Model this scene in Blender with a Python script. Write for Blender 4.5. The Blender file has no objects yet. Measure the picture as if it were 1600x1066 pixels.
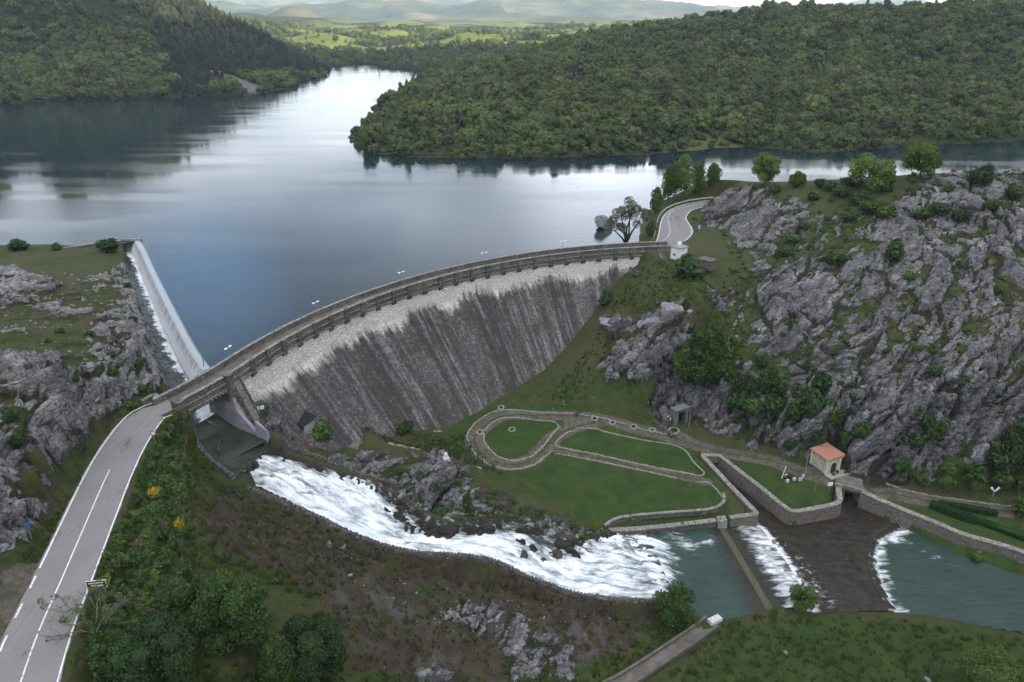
import bpy, bmesh, math, random
import numpy as np
from mathutils import Vector, Matrix
R_ = math.radians
SC = bpy.context.scene
COL = SC.collection
# ------------------------------------------------------------------ camera, sky, sun, exposure
EYE = 55.0                      # camera height over the reservoir, metres
FPX, PITCH = 1142.0, R_(23.8)
CP, SP = math.cos(PITCH), math.sin(PITCH)
cam_d = bpy.data.cameras.new('camera')
cam_d.sensor_width = 36.0
cam_d.lens = FPX / 1600.0 * 36.0
cam_d.clip_start, cam_d.clip_end = 0.5, 30000.0
cam = bpy.data.objects.new('camera', cam_d)
cam.location = (0, 0, EYE)
cam.rotation_euler = (R_(90) - PITCH, 0, 0)
COL.objects.link(cam)
SC.camera = cam

SUN_EL, SUN_AZ = 12.0, 118.0     # degrees; azimuth clockwise from +Y
world = bpy.data.worlds.new('World')
SC.world = world
world.use_nodes = True
WN, WL = world.node_tree.nodes, world.node_tree.links
WN.clear()
def wn(t, **kw):
    n = WN.new(t)
    for k, v in kw.items(): setattr(n, k, v)
    return n
w_out = wn('ShaderNodeOutputWorld')
w_bg = wn('ShaderNodeBackground')
w_bg.inputs['Strength'].default_value = 0.09
sky = wn('ShaderNodeTexSky', sky_type='NISHITA')
sky.sun_disc = False
sky.sun_elevation = R_(SUN_EL)
sky.sun_rotation = R_(SUN_AZ)
sky.altitude = 1000
sky.air_density, sky.dust_density, sky.ozone_density = 1.0, 1.2, 1.0
# a broken cloud deck: noise on the direction projected to a flat layer
w_tc = wn('ShaderNodeTexCoord')
w_sep = wn('ShaderNodeSeparateXYZ')
WL.new(w_tc.outputs['Generated'], w_sep.inputs[0])
def wmath(op, a, b=None):
    n = wn('ShaderNodeMath', operation=op)
    for i, v in enumerate((a, b)):
        if v is None: continue
        if isinstance(v, (int, float)): n.inputs[i].default_value = v
        else: WL.new(v, n.inputs[i])
    return n.outputs[0]
zz = wmath('MAXIMUM', wmath('ADD', w_sep.outputs['Z'], 0.06), 0.02)
cxn = wmath('DIVIDE', w_sep.outputs['X'], zz)
cyn = wmath('DIVIDE', w_sep.outputs['Y'], zz)
w_cmb = wn('ShaderNodeCombineXYZ')
WL.new(cxn, w_cmb.inputs['X']); WL.new(cyn, w_cmb.inputs['Y'])
w_no = wn('ShaderNodeTexNoise')
w_no.inputs['Scale'].default_value = 0.30
w_no.inputs['Detail'].default_value = 6
w_no.inputs['Roughness'].default_value = 0.55
WL.new(w_cmb.outputs[0], w_no.inputs['Vector'])
w_ramp = wn('ShaderNodeValToRGB')
w_ramp.color_ramp.elements[0].position = 0.34
w_ramp.color_ramp.elements[1].position = 0.54
WL.new(w_no.outputs['Fac'], w_ramp.inputs[0])
# clouds glow low over the horizon and overhead, with a slate band between
w_cr = wn('ShaderNodeValToRGB')
w_e = w_cr.color_ramp.elements
for _ in range(3): w_e.new(0.5)
for e_, (p_, c_) in zip(w_e, ((0.0, (1.0, 0.98, 0.97)), (0.11, (0.86, 0.86, 0.88)), (0.24, (0.46, 0.50, 0.58)), (0.44, (0.40, 0.43, 0.50)), (0.75, (0.80, 0.81, 0.85)))):
    e_.position = p_; e_.color = (*c_, 1)
WL.new(w_sep.outputs['Z'], w_cr.inputs[0])
w_cc = wn('ShaderNodeVectorMath', operation='SCALE')
w_cc.inputs['Scale'].default_value = 12.0
WL.new(w_cr.outputs[0], w_cc.inputs[0])
# billows, one bright bank low in the north and a blue gap in the north-west
w_n2 = wn('ShaderNodeTexNoise'); w_n2.inputs['Scale'].default_value = 1.0; w_n2.inputs['Detail'].default_value = 5
w_off = wn('ShaderNodeVectorMath', operation='ADD'); w_off.inputs[1].default_value = (3.7, 1.3, 0); WL.new(w_cmb.outputs[0], w_off.inputs[0]); WL.new(w_off.outputs[0], w_n2.inputs['Vector'])
def w_near(d, r0, r1, a, b):
    v = wn('ShaderNodeVectorMath', operation='DISTANCE'); v.inputs[1].default_value = d; WL.new(w_tc.outputs['Generated'], v.inputs[0])
    m = wn('ShaderNodeMapRange', interpolation_type='SMOOTHSTEP'); WL.new(v.outputs['Value'], m.inputs['Value'])
    for k_, x_ in (('From Min', r0), ('From Max', r1), ('To Min', a), ('To Max', b)): m.inputs[k_].default_value = x_
    return m.outputs[0]
w_gl = wmath('ADD', w_near((0.13, 0.968, 0.215), 0.02, 0.19, 20.0, 0.0), wmath('ADD', w_near((-0.22, 0.97, 0.09), 0.02, 0.20, 5.0, 0.0), w_near((0.66, -0.42, 0.62), 0.10, 0.95, 13.0, 0.0)))
w_br = wmath('ADD', wmath('MULTIPLY', wmath('POWER', w_n2.outputs['Fac'], 2.0), 34.0), 2.6)
WL.new(wmath('ADD', w_br, w_gl), w_cc.inputs['Scale'])
w_gap = w_ramp.outputs[0]
w_bl = wn('ShaderNodeMix', data_type='RGBA'); w_bl.inputs['B'].default_value = (3.4, 6.2, 10.5, 1); WL.new(w_near((-0.385, 0.87, 0.315), 0.02, 0.14, 0.7, 0.0), w_bl.inputs['Factor'])
w_mix = wn('ShaderNodeMix', data_type='RGBA')
WL.new(w_gap, w_mix.inputs['Factor'])
WL.new(sky.outputs[0], w_mix.inputs['A'])
WL.new(w_cc.outputs[0], w_mix.inputs['B'])
WL.new(w_mix.outputs['Result'], w_bl.inputs['A'])
WL.new(w_bl.outputs['Result'], w_bg.inputs['Color'])
WL.new(w_bg.outputs[0], w_out.inputs[0])

sun_d = bpy.data.lights.new('sun', 'SUN')
sun_d.energy = 5.0
sun_d.angle = R_(0.5)
sun_d.color = (1.0, 0.86, 0.66)
sun = bpy.data.objects.new('sun', sun_d)
sdir = Vector((math.sin(R_(SUN_AZ)) * math.cos(R_(SUN_EL)), math.cos(R_(SUN_AZ)) * math.cos(R_(SUN_EL)), math.sin(R_(SUN_EL))))
sun.rotation_euler = (-sdir).to_track_quat('-Z', 'Y').to_euler()
sun.location = (0, 0, 400)
COL.objects.link(sun)
SC.view_settings.view_transform = 'Standard'
SC.view_settings.look = 'None'
SC.view_settings.gamma = 1.0
SC.view_settings.exposure = 1.3
SC.view_settings.use_curve_mapping = False
SC.cycles.use_denoising = True
SC.cycles.max_bounces = 6
SC.cycles.diffuse_bounces = 2
SC.cycles.glossy_bounces = 3
SC.cycles.transmission_bounces = 3
SC.cycles.volume_bounces = 1
SC.cycles.caustics_reflective = False
SC.cycles.caustics_refractive = False

# ------------------------------------------------------------------ survey helpers
def ray(px, py):
    cx, cy = (px - 800) / FPX, (533 - py) / FPX
    return np.array([cx, CP + SP * cy, -SP + CP * cy])
def P(px, py, z):               # the spot at height z seen along a sight line
    d = ray(px, py); t = (z - EYE) / d[2]
    return np.array([t * d[0], t * d[1], z])
def PY(px, py, y):              # the spot at distance y seen along a sight line
    d = ray(px, py); t = y / d[1]
    return np.array([t * d[0], y, EYE + t * d[2]])
def Ps(lst, z): return [P(a, b, z) for a, b in lst]
rng = np.random.default_rng(7)
random.seed(7)
_perm = np.random.default_rng(3).permutation(256)
_perm = np.concatenate([_perm, _perm, _perm])
_g3 = np.random.default_rng(5).normal(size=(256, 3))
_g3 /= np.linalg.norm(_g3, axis=1)[:, None]
def pn(x, y, z=0.0):            # gradient noise, about -1..1
    x = np.asarray(x, float); y = np.asarray(y, float); z = np.zeros_like(x) + z
    xi, yi, zi = np.floor(x).astype(int), np.floor(y).astype(int), np.floor(z).astype(int)
    xf, yf, zf = x - xi, y - yi, z - zi
    fd = lambda t: t * t * t * (t * (t * 6 - 15) + 10)
    u, v, w = fd(xf), fd(yf), fd(zf)
    xi &= 255; yi &= 255; zi &= 255
    r = 0
    for dx in (0, 1):
        wx = u if dx else 1 - u
        for dy in (0, 1):
            wy = v if dy else 1 - v
            for dz in (0, 1):
                wz = w if dz else 1 - w
                g = _g3[_perm[_perm[_perm[xi + dx] + yi + dy] + zi + dz]]
                r = r + wx * wy * wz * (g[..., 0] * (xf - dx) + g[..., 1] * (yf - dy) + g[..., 2] * (zf - dz))
    return r * 1.6
def fbm(x, y, z=0.0, o=4, gain=0.5):
    a, s, r = 1.0, 1.0, 0
    for i in range(o):
        r = r + a * pn(x * s + 17.3 * i, y * s - 9.1 * i, z * s + 3.7 * i); a *= gain; s *= 2.03
    return r
def cells(x, y, seed=0):        # cellular noise: F1, F2-F1 and a random number per cell
    x = np.asarray(x, float); y = np.asarray(y, float)
    xi, yi = np.floor(x).astype(int), np.floor(y).astype(int)
    rr = np.random.default_rng(90 + seed).random((256, 3))
    f1 = np.full(x.shape, 9.0); f2 = np.full(x.shape, 9.0); cid = np.zeros(x.shape)
    for dx in (-1, 0, 1):
        for dy in (-1, 0, 1):
            h = _perm[_perm[(xi + dx) & 255] + ((yi + dy) & 255)]
            d = np.hypot(xi + dx + rr[h, 0] - x, yi + dy + rr[h, 1] - y)
            n1 = d < f1
            f2 = np.where(n1, f1, np.minimum(f2, d))
            cid = np.where(n1, rr[h, 2], cid)
            f1 = np.where(n1, d, f1)
    return f1, f2 - f1, cid
def sstep(a, b, x):
    t = np.clip((x - a) / (b - a), 0, 1); return t * t * (3 - 2 * t)
def seg_d(X, Y, pts):           # distance to a polyline and the height of its nearest point
    best = np.full(X.shape, 1e9); zb = np.zeros(X.shape)
    pts = [np.asarray(p, float) for p in pts]
    for a, b in zip(pts[:-1], pts[1:]):
        dx, dy = b[0] - a[0], b[1] - a[1]; L = dx * dx + dy * dy + 1e-9
        t = np.clip(((X - a[0]) * dx + (Y - a[1]) * dy) / L, 0, 1)
        d = np.hypot(X - a[0] - t * dx, Y - a[1] - t * dy)
        m = d < best; best = np.where(m, d, best)
        if len(a) > 2: zb = np.where(m, a[2] + t * (b[2] - a[2]), zb)
    return best, zb
def poly_sd(X, Y, pts):         # signed distance to a polygon, negative inside
    pts = [np.asarray(p, float)[:2] for p in pts]
    ins = np.zeros(X.shape, bool)
    n = len(pts)
    for i in range(n):
        a, b = pts[i], pts[(i + 1) % n]
        c = (a[1] > Y) != (b[1] > Y)
        with np.errstate(divide='ignore', invalid='ignore'):
            xx = (b[0] - a[0]) * (Y - a[1]) / (b[1] - a[1] + 1e-12) + a[0]
        ins ^= c & (X < xx)
    d, _ = seg_d(X, Y, pts + [pts[0]])
    return np.where(ins, -d, d)
def smooth_line(pts, n=8):      # Catmull-Rom through 3-D points
    p = [np.asarray(q, float) for q in pts]
    p = [2 * p[0] - p[1]] + p + [2 * p[-1] - p[-2]]
    out = []
    for i in range(1, len(p) - 2):
        for k in range(n):
            t = k / n
            out.append(0.5 * (2 * p[i] + (p[i + 1] - p[i - 1]) * t + (2 * p[i - 1] - 5 * p[i] + 4 * p[i + 1] - p[i + 2]) * t * t + (-p[i - 1] + 3 * p[i] - 3 * p[i + 1] + p[i + 2]) * t ** 3))
    out.append(p[-2]); return out
def resample(pts, step):
    p = np.array(pts, float); s = np.concatenate([[0], np.cumsum(np.linalg.norm(np.diff(p[:, :2], axis=0), axis=1))])
    n = max(2, int(round(s[-1] / step)) + 1); q = np.linspace(0, s[-1], n)
    return np.stack([np.interp(q, s, p[:, k]) for k in range(p.shape[1])], 1)
def normals2(p):                # left-hand normals in plan along a polyline
    d = np.gradient(p[:, :2], axis=0); d /= np.linalg.norm(d, axis=1)[:, None] + 1e-9
    return np.stack([-d[:, 1], d[:, 0]], 1)
class Rbf:                      # stretched interpolation through scattered heights
    def __init__(s, pts, smooth=0.05):
        p = np.array(pts, float); s.p = p[:, :2]; n = len(p)
        A = np.zeros((n + 1, n + 1)); A[:n, :n] = -np.hypot(p[:, None, 0] - p[None, :, 0], p[:, None, 1] - p[None, :, 1]) - smooth * np.eye(n)
        A[:n, n] = 1; A[n, :n] = 1
        s.w = np.linalg.solve(A, np.append(p[:, 2], 0))
    def __call__(s, X, Y):
        sh = X.shape; X = X.ravel(); Y = Y.ravel(); out = np.empty(len(X))
        for i in range(0, len(X), 40000):
            d = np.hypot(X[i:i + 40000, None] - s.p[None, :, 0], Y[i:i + 40000, None] - s.p[None, :, 1])
            out[i:i + 40000] = -d @ s.w[:-1] + s.w[-1]
        return out.reshape(sh)

# ------------------------------------------------------------------ object helpers
def tag(o, label=None, cat=None, group=None, kind=None):
    if label: o['label'] = label
    if cat: o['category'] = cat
    if group: o['group'] = group
    if kind: o['kind'] = kind
    return o
def link(name, me, parent=None):
    o = bpy.data.objects.new(name, me); COL.objects.link(o)
    if parent is not None: o.parent = parent
    return o
def empty(name, loc, rz=0.0):
    o = bpy.data.objects.new(name, None); COL.objects.link(o)
    o.location = tuple(loc); o.rotation_euler = (0, 0, rz); o.empty_display_size = 0.3
    return o
def copy_tree(o, parent=None):
    c = o.copy(); COL.objects.link(c)
    if parent is not None: c.parent = parent
    for ch in list(o.children): copy_tree(ch, c)
    return c
def np_mesh(name, V, Fq, mats=(), smooth=True, attrs=None, mi=None):
    V = np.asarray(V, np.float32); Fq = np.asarray(Fq, np.int32); k = Fq.shape[1]
    me = bpy.data.meshes.new(name)
    me.vertices.add(len(V)); me.vertices.foreach_set('co', V.ravel())
    me.loops.add(Fq.size); me.loops.foreach_set('vertex_index', Fq.ravel())
    me.polygons.add(len(Fq)); me.polygons.foreach_set('loop_start', np.arange(0, Fq.size, k, dtype=np.int32))
    me.polygons.foreach_set('loop_total', np.full(len(Fq), k, np.int32))
    if smooth: me.polygons.foreach_set('use_smooth', np.ones(len(Fq), bool))
    if mi is not None: me.polygons.foreach_set('material_index', np.asarray(mi, np.int32))
    me.update(calc_edges=True)
    for a, v in (attrs or {}).items():
        at = me.attributes.new(a, 'FLOAT_COLOR', 'POINT')
        c = np.ones((len(V), 4), np.float32); v = np.asarray(v); c[:, :v.shape[1]] = v
        at.data.foreach_set('color', c.ravel())
    for m in mats: me.materials.append(m)
    return me
def grid_faces(nu, nv):         # rows nu, columns nv
    i = np.arange(nu * nv).reshape(nu, nv)
    return np.stack([i[:-1, :-1], i[:-1, 1:], i[1:, 1:], i[1:, :-1]], -1).reshape(-1, 4)
class MB:                       # gathers simple solids into one mesh
    def __init__(s): s.v = []; s.f = []; s.m = []; s.cur = 0
    def add(s, V, Fs):
        b = len(s.v); s.v += [tuple(map(float, q)) for q in V]
        for f in Fs: s.f.append([b + i for i in f]); s.m.append(s.cur)
        return s
    def box(s, c, d, rz=0.0, taper=1.0):
        c = np.array(c, float); hx, hy, hz = np.array(d, float) / 2
        co, si = math.cos(rz), math.sin(rz); V = []
        for z, k in ((-hz, 1.0), (hz, taper)):
            for x, y in ((-hx, -hy), (hx, -hy), (hx, hy), (-hx, hy)):
                V.append((c[0] + k * (x * co - y * si), c[1] + k * (x * si + y * co), c[2] + z))
        return s.add(V, [(3, 2, 1, 0), (4, 5, 6, 7), (0, 1, 5, 4), (1, 2, 6, 5), (2, 3, 7, 6), (3, 0, 4, 7)])
    def tube(s, pts, r, n=8):
        p = [Vector(q) for q in pts]; rs = r if isinstance(r, (list, tuple)) else [r] * len(p); V = []; Fs = []
        for i, q in enumerate(p):
            d = (p[min(i + 1, len(p) - 1)] - p[max(i - 1, 0)]).normalized()
            a = d.cross(Vector((0.3, 0.9, 0.2))).normalized(); b = d.cross(a)
            V += [q + (a * math.cos(2 * math.pi * k / n) + b * math.sin(2 * math.pi * k / n)) * rs[i] for k in range(n)]
        for i in range(len(p) - 1):
            for k in range(n):
                Fs.append((i * n + k, i * n + (k + 1) % n, (i + 1) * n + (k + 1) % n, (i + 1) * n + k))
        Fs.append(tuple(range(n))[::-1]); Fs.append(tuple((len(p) - 1) * n + k for k in range(n)))
        return s.add(V, Fs)
    def prism(s, pts, z0, z1):
        n = len(pts); V = [(p[0], p[1], z0) for p in pts] + [(p[0], p[1], z1) for p in pts]
        return s.add(V, [tuple(range(n))[::-1], tuple(range(n, 2 * n))] + [(i, (i + 1) % n, n + (i + 1) % n, n + i) for i in range(n)])
    def loft(s, rings, closed=True, caps=True):
        n = len(rings[0]); V = [q for r in rings for q in r]; Fs = []
        for i in range(len(rings) - 1):
            for k in range(n if closed else n - 1):
                Fs.append((i * n + k, i * n + (k + 1) % n, (i + 1) * n + (k + 1) % n, (i + 1) * n + k))
        if caps and closed: Fs.append(tuple(range(n))[::-1]); Fs.append(tuple((len(rings) - 1) * n + k for k in range(n)))
        return s.add(V, Fs)
    def mesh(s, name, mats, smooth=False, fix=True):
        me = bpy.data.meshes.new(name); me.from_pydata(s.v, [], s.f)
        for m in (mats if isinstance(mats, (list, tuple)) else [mats]): me.materials.append(m)
        me.polygons.foreach_set('material_index', s.m)
        if smooth: me.polygons.foreach_set('use_smooth', [True] * len(s.f))
        me.update()
        if fix:
            b = bmesh.new(); b.from_mesh(me); bmesh.ops.recalc_face_normals(b, faces=b.faces); b.to_mesh(me); b.free()
        return me
    def build(s, name, mats, parent=None, smooth=False, bevel=0.0):
        o = link(name, s.mesh(name, mats, smooth), parent)
        if bevel:
            m = o.modifiers.new('bevel', 'BEVEL'); m.width = bevel; m.segments = 2; m.limit_method = 'ANGLE'
        return o
# ------------------------------------------------------------------ materials
class NT:                       # small node-tree writer
    def __init__(s, name):
        s.m = bpy.data.materials.new(name); s.m.use_nodes = True
        s.n, s.l = s.m.node_tree.nodes, s.m.node_tree.links; s.n.clear()
        s.out = s.n.new('ShaderNodeOutputMaterial')
    def node(s, t, ins=None, **kw):
        n = s.n.new(t)
        for k, v in kw.items(): setattr(n, k, v)
        for k, v in (ins or {}).items():
            if hasattr(v, 'is_output'): s.l.new(v, n.inputs[k])
            else: n.inputs[k].default_value = v
        return n
    def pos(s): return s.node('ShaderNodeNewGeometry').outputs['Position']
    def obj(s): return s.node('ShaderNodeTexCoord').outputs['Object']
    def mapping(s, v, scale=(1, 1, 1), rot=(0, 0, 0)):
        return s.node('ShaderNodeMapping', {'Vector': v, 'Scale': scale, 'Rotation': rot}).outputs[0]
    def noise(s, v, scale, detail=4, rough=0.55, dist=0.0):
        return s.node('ShaderNodeTexNoise', {'Vector': v, 'Scale': scale, 'Detail': detail, 'Roughness': rough, 'Distortion': dist}).outputs['Fac']
    def voro(s, v, scale, feature='DISTANCE_TO_EDGE', out='Distance', rand=1.0):
        return s.node('ShaderNodeTexVoronoi', {'Vector': v, 'Scale': scale, 'Randomness': rand}, feature=feature).outputs[out]
    def ramp(s, f, *stops):
        n = s.node('ShaderNodeValToRGB', {'Fac': f}); e = n.color_ramp.elements
        while len(e) < len(stops): e.new(0.5)
        for x, (p, c) in zip(e, stops):
            x.position = p; x.color = (*c, 1) if len(c) == 3 else c
        return n.outputs['Color']
    def mr(s, v, a, b, c=0.0, d=1.0, smooth=True):
        return s.node('ShaderNodeMapRange', {'Value': v, 'From Min': a, 'From Max': b, 'To Min': c, 'To Max': d}, interpolation_type='SMOOTHSTEP' if smooth else 'LINEAR').outputs[0]
    def mix(s, f, a, b, blend='MIX'):
        n = s.node('ShaderNodeMix', data_type='RGBA', blend_type=blend)
        for k, v in (('Factor', f), ('A', a), ('B', b)):
            i = n.inputs[k] if k == 'Factor' else [q for q in n.inputs if q.name == k and q.type == 'RGBA'][0]
            if hasattr(v, 'is_output'): s.l.new(v, i)
            else: i.default_value = v if k == 'Factor' else ((*v, 1) if len(v) == 3 else v)
        return [q for q in n.outputs if q.type == 'RGBA'][0]
    def math(s, op, a, b=0.0, c=0.0, clamp=False):
        n = s.node('ShaderNodeMath', operation=op, use_clamp=clamp)
        for i, v in enumerate((a, b, c)):
            if hasattr(v, 'is_output'): s.l.new(v, n.inputs[i])
            else: n.inputs[i].default_value = v
        return n.outputs[0]
    def attr(s, name, out='Color'): return s.node('ShaderNodeAttribute', attribute_name=name).outputs[out]
    def sep(s, c):
        n = s.node('ShaderNodeSeparateColor', {'Color': c}); return n.outputs
    def sepxyz(s, c): return s.node('ShaderNodeSeparateXYZ', {'Vector': c}).outputs
    def cmb(s, x, y, z=0.0): return s.node('ShaderNodeCombineXYZ', {'X': x, 'Y': y, 'Z': z}).outputs[0]
    def bump(s, h, strength=0.5, dist=0.1, normal=None):
        i = {'Height': h, 'Strength': strength, 'Distance': dist}
        if normal is not None: i['Normal'] = normal
        return s.node('ShaderNodeBump', i).outputs[0]
    def bsdf(s, color, rough=0.8, normal=None, spec=0.3, **kw):
        i = {'Base Color': color if hasattr(color, 'is_output') else (*color, 1), 'Roughness': rough, 'Specular IOR Level': spec}
        if normal is not None: i['Normal'] = normal
        i.update(kw)
        return s.node('ShaderNodeBsdfPrincipled', i).outputs[0]
    def done(s, sh): s.l.new(sh, s.out.inputs[0]); return s.m

def plain(name, c1, c2, scale=3.0, rough=0.8, bump=0.0, dist=0.03, detail=5, spec=0.3, metal=0.0):
    t = NT(name); v = t.obj(); f = t.noise(v, scale, detail, 0.6)
    c = t.mix(t.mr(f, 0.3, 0.7), c1, c2)
    nb = t.bump(t.noise(v, scale * 3, 4), bump, dist) if bump else None
    return t.done(t.bsdf(c, rough, nb, spec, Metallic=metal))

def stone_mat(name, c1, c2, mortar, scale=1.6, lich=(0.32, 0.31, 0.27), rough=0.9, bump=0.6):
    t = NT(name); v = t.pos()
    w = t.node('ShaderNodeMix', {'Factor': 0.12}, data_type='VECTOR')
    vv = t.mapping(v, (1, 1, 1.3))
    nz = t.node('ShaderNodeTexNoise', {'Vector': v, 'Scale': 2.0, 'Detail': 2.0}).outputs['Color']
    vv = t.node('ShaderNodeVectorMath', {0: vv, 1: t.node('ShaderNodeVectorMath', {0: nz, 1: (0.35, 0.35, 0.35)}, operation='MULTIPLY').outputs[0]}, operation='ADD').outputs[0]
    e = t.voro(vv, scale); cid = t.voro(vv, scale, 'F1', 'Color')
    n1 = t.noise(v, 0.35, 4); n2 = t.noise(v, 6, 4)
    c = t.mix(t.sep(cid)[0], c1, c2)
    c = t.mix(t.mr(n1, 0.45, 0.7), c, lich)
    c = t.mix(t.mr(n2, 0.35, 0.75, 0, 0.5), c, mortar)
    c = t.mix(t.mr(e, 0.02, 0.09, 1, 0), c, mortar)
    h = t.math('ADD', t.mr(e, 0.0, 0.15), t.math('MULTIPLY', n2, 0.4))
    return t.done(t.bsdf(c, rough, t.bump(h, bump, 0.12), 0.2))

def leaf_mat(name, dark, mid, light, trans=0.25, rnd=0.5, brown=False):
    t = NT(name)
    a = t.attr('tint', 'Fac')
    oi = t.node('ShaderNodeObjectInfo').outputs['Random']
    f = t.math('ADD', t.math('MULTIPLY', a, 1 - rnd), t.math('MULTIPLY', oi, rnd))
    c = t.ramp(f, (0.1, dark), (0.5, mid), (0.92, light))
    if brown:                   # a share of the plants leaf out late and stay brownish
        h = t.math('FRACT', t.math('MULTIPLY', oi, 23.7)); c = t.mix(t.mr(h, 0.70, 0.95, 0.0, 0.75), c, t.mix(a, (0.060, 0.050, 0.034), (0.125, 0.105, 0.062)))
        h2 = t.math('FRACT', t.math('MULTIPLY', oi, 41.3)); c = t.mix(t.mr(h2, 0.80, 0.97, 0.0, 0.6), c, t.mix(a, (0.060, 0.10, 0.022), (0.15, 0.22, 0.045)))
    d = t.bsdf(c, 0.65, None, 0.25)
    tr = t.node('ShaderNodeBsdfTranslucent', {'Color': c}).outputs[0]
    return t.done(t.node('ShaderNodeMixShader', {0: trans, 1: d, 2: tr}).outputs[0])

M = {}
M['bark'] = plain('bark', (0.09, 0.075, 0.06), (0.17, 0.15, 0.13), 5, 0.9, 0.5)
M['leaf_forest'] = leaf_mat('leaf_forest', (0.062, 0.082, 0.033), (0.118, 0.155, 0.050), (0.21, 0.238, 0.082), 0.25, 0.55, True)
M['leaf_pine'] = leaf_mat('leaf_pine', (0.028, 0.032, 0.022), (0.044, 0.048, 0.030), (0.07, 0.07, 0.04), 0.1, 0.6)
M['leaf_bush'] = leaf_mat('leaf_bush', (0.036, 0.068, 0.017), (0.066, 0.122, 0.028), (0.125, 0.185, 0.046), 0.25, 0.45)
M['leaf_dark'] = leaf_mat('leaf_dark', (0.024, 0.052, 0.016), (0.046, 0.088, 0.025), (0.085, 0.138, 0.038), 0.2, 0.4)
M['leaf_poplar'] = leaf_mat('leaf_poplar', (0.055, 0.11, 0.022), (0.11, 0.18, 0.036), (0.19, 0.27, 0.06), 0.35, 0.4)
M['leaf_willow'] = leaf_mat('leaf_willow', (0.09, 0.11, 0.06), (0.15, 0.175, 0.095), (0.23, 0.25, 0.14), 0.4, 0.3)
M['leaf_yellow'] = leaf_mat('leaf_yellow', (0.05, 0.07, 0.015), (0.30, 0.245, 0.02), (0.70, 0.52, 0.03), 0.2, 0.3)
M['leaf_dry'] = leaf_mat('leaf_dry', (0.05, 0.05, 0.025), (0.085, 0.075, 0.04), (0.13, 0.115, 0.06), 0.15, 0.5)
# ------------------------------------------------------------------ the dam's plan: an arc of a circle
DCX, DCY, DR = 47.56, 81.67, 99.66
def dam_off(z):                 # how far the downstream face stands from the lake face at height z
    d = max(0.0, 0.8 - z); return 4.0 + 0.2 * min(d, 4.0) + 0.85 * max(0.0, d - 4.0)
AK, KK = 163.0, 0.0066          # beyond AK the crest straightens and swings out to the road
def dam_pt(deg, off, z):
    a = R_(min(deg, AK)); p = np.array([DCX + (DR - off) * math.cos(a), DCY + (DR - off) * math.sin(a), z])
    if deg > AK:
        L = R_(deg - AK) * DR; p = p + np.array([-math.sin(a), math.cos(a), 0]) * L + np.array([math.cos(a), math.sin(a), 0]) * KK * L * L * (1 + 0.004 * off)
    return p
def dam_ang(deg): return R_(deg) if deg <= AK else R_(AK) - 2 * KK * R_(deg - AK) * DR
def toe_pt(px, py):
    best = None
    for z in np.arange(0, -30, -0.1):
        p = P(px, py, z); e = abs(DR - math.hypot(p[0] - DCX, p[1] - DCY) - dam_off(z))
        if best is None or e < best[0]: best = (e, p)
    return best[1]
TOE = [toe_pt(*q) for q in [(400, 640), (440, 655), (490, 665), (560, 668), (620, 672), (700, 668), (745, 645), (800, 612), (850, 577), (890, 535), (925, 492), (950, 457), (985, 420)]]

# ------------------------------------------------------------------ the lie of the land (surveyed heights)
CT = []                         # (x, y, z)
def zs(*rows):
    for a, b, z in rows: CT.append(P(a, b, z))
def ys(*rows):
    for a, b, y in rows: CT.append(PY(a, b, y))
CT += [q + np.array([0.4, -0.4, 0]) for q in TOE]
# left bluff and the verge of the road
zs((-60, 960, 2.2), (30, 905, 2.3), (85, 835, 2.3), (120, 770, 2.5), (150, 710, 2.5), (200, 645, 2.5), (245, 614, 2.6),
   (20, 830, 4.5), (60, 770, 5.5), (20, 760, 8), (95, 700, 7.5), (60, 690, 9.5), (140, 640, 7), (100, 640, 10), (185, 590, 6.5), (0, 640, 12.5), (60, 590, 12), (150, 560, 9), (225, 580, 5.5),
   (0, 560, 11.5), (100, 530, 9.5), (180, 510, 7.5), (228, 530, 5), (0, 480, 9), (90, 460, 7), (170, 440, 5.5), (210, 470, 3.5), (0, 410, 4), (90, 400, 3), (190, 395, 1.6), (190, 383, 0.8), (100, 387, 0.9), (0, 390, 1.2),
   (-200, 400, 2), (-200, 520, 10), (-200, 700, 16), (-200, 900, 10), (-100, 1066, 3), (247, 596, 4),
   (30, 350, -6), (120, 355, -6), (200, 355, -6), (-150, 370, -3), (-300, 380, -3))
# lake bed beside weir and dam
zs((300, 400, -8), (360, 480, -9), (330, 520, -8), (450, 430, -12), (600, 380, -14), (800, 350, -12), (940, 350, -7), (700, 300, -14), (400, 330, -14))
# road along the left, and its embankment
zs((50, 1066, 1.8), (-20, 1066, 2.0), (90, 1000, 1.9), (110, 900, 2), (145, 800, 2), (180, 720, 2), (215, 670, 2), (260, 630, 2),
   (165, 860, 1.5), (120, 1000, 1.3), (230, 720, 1.5), (285, 655, 0.8), (215, 800, 0.3), (190, 900, 0), (165, 1000, -0.5), (150, 1066, -1),
   (292, 700, -0.8), (290, 760, -1.2), (285, 850, -2), (280, 930, -3), (250, 1000, -4), (250, 1066, -5),
   (350, 760, -8), (288, 646, 0.4), (297, 677, -1.9), (310, 703, -4.0), (332, 728, -6.2), (356, 749, -7.9), (400, 800, -10.5), (350, 850, -5), (430, 850, -10), (500, 900, -13), (420, 900, -9.5), (560, 850, -17), (480, 825, -14), (520, 870, -15),
   (620, 885, -20.5), (700, 893, -22.5), (800, 918, -23.8), (900, 945, -25.2), (1000, 955, -25.8),
   (600, 950, -18.5), (500, 1000, -14), (420, 980, -11.5), (700, 1000, -22.5), (600, 1066, -18.5), (450, 1066, -13), (700, 1066, -23.5), (800, 1066, -25.5), (900, 1000, -25.8), (950, 1066, -26.5), (1050, 1000, -26.2), (700, 950, -22), (800, 960, -24),
   (300, 1150, -8), (600, 1180, -20), (900, 1180, -27))
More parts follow.
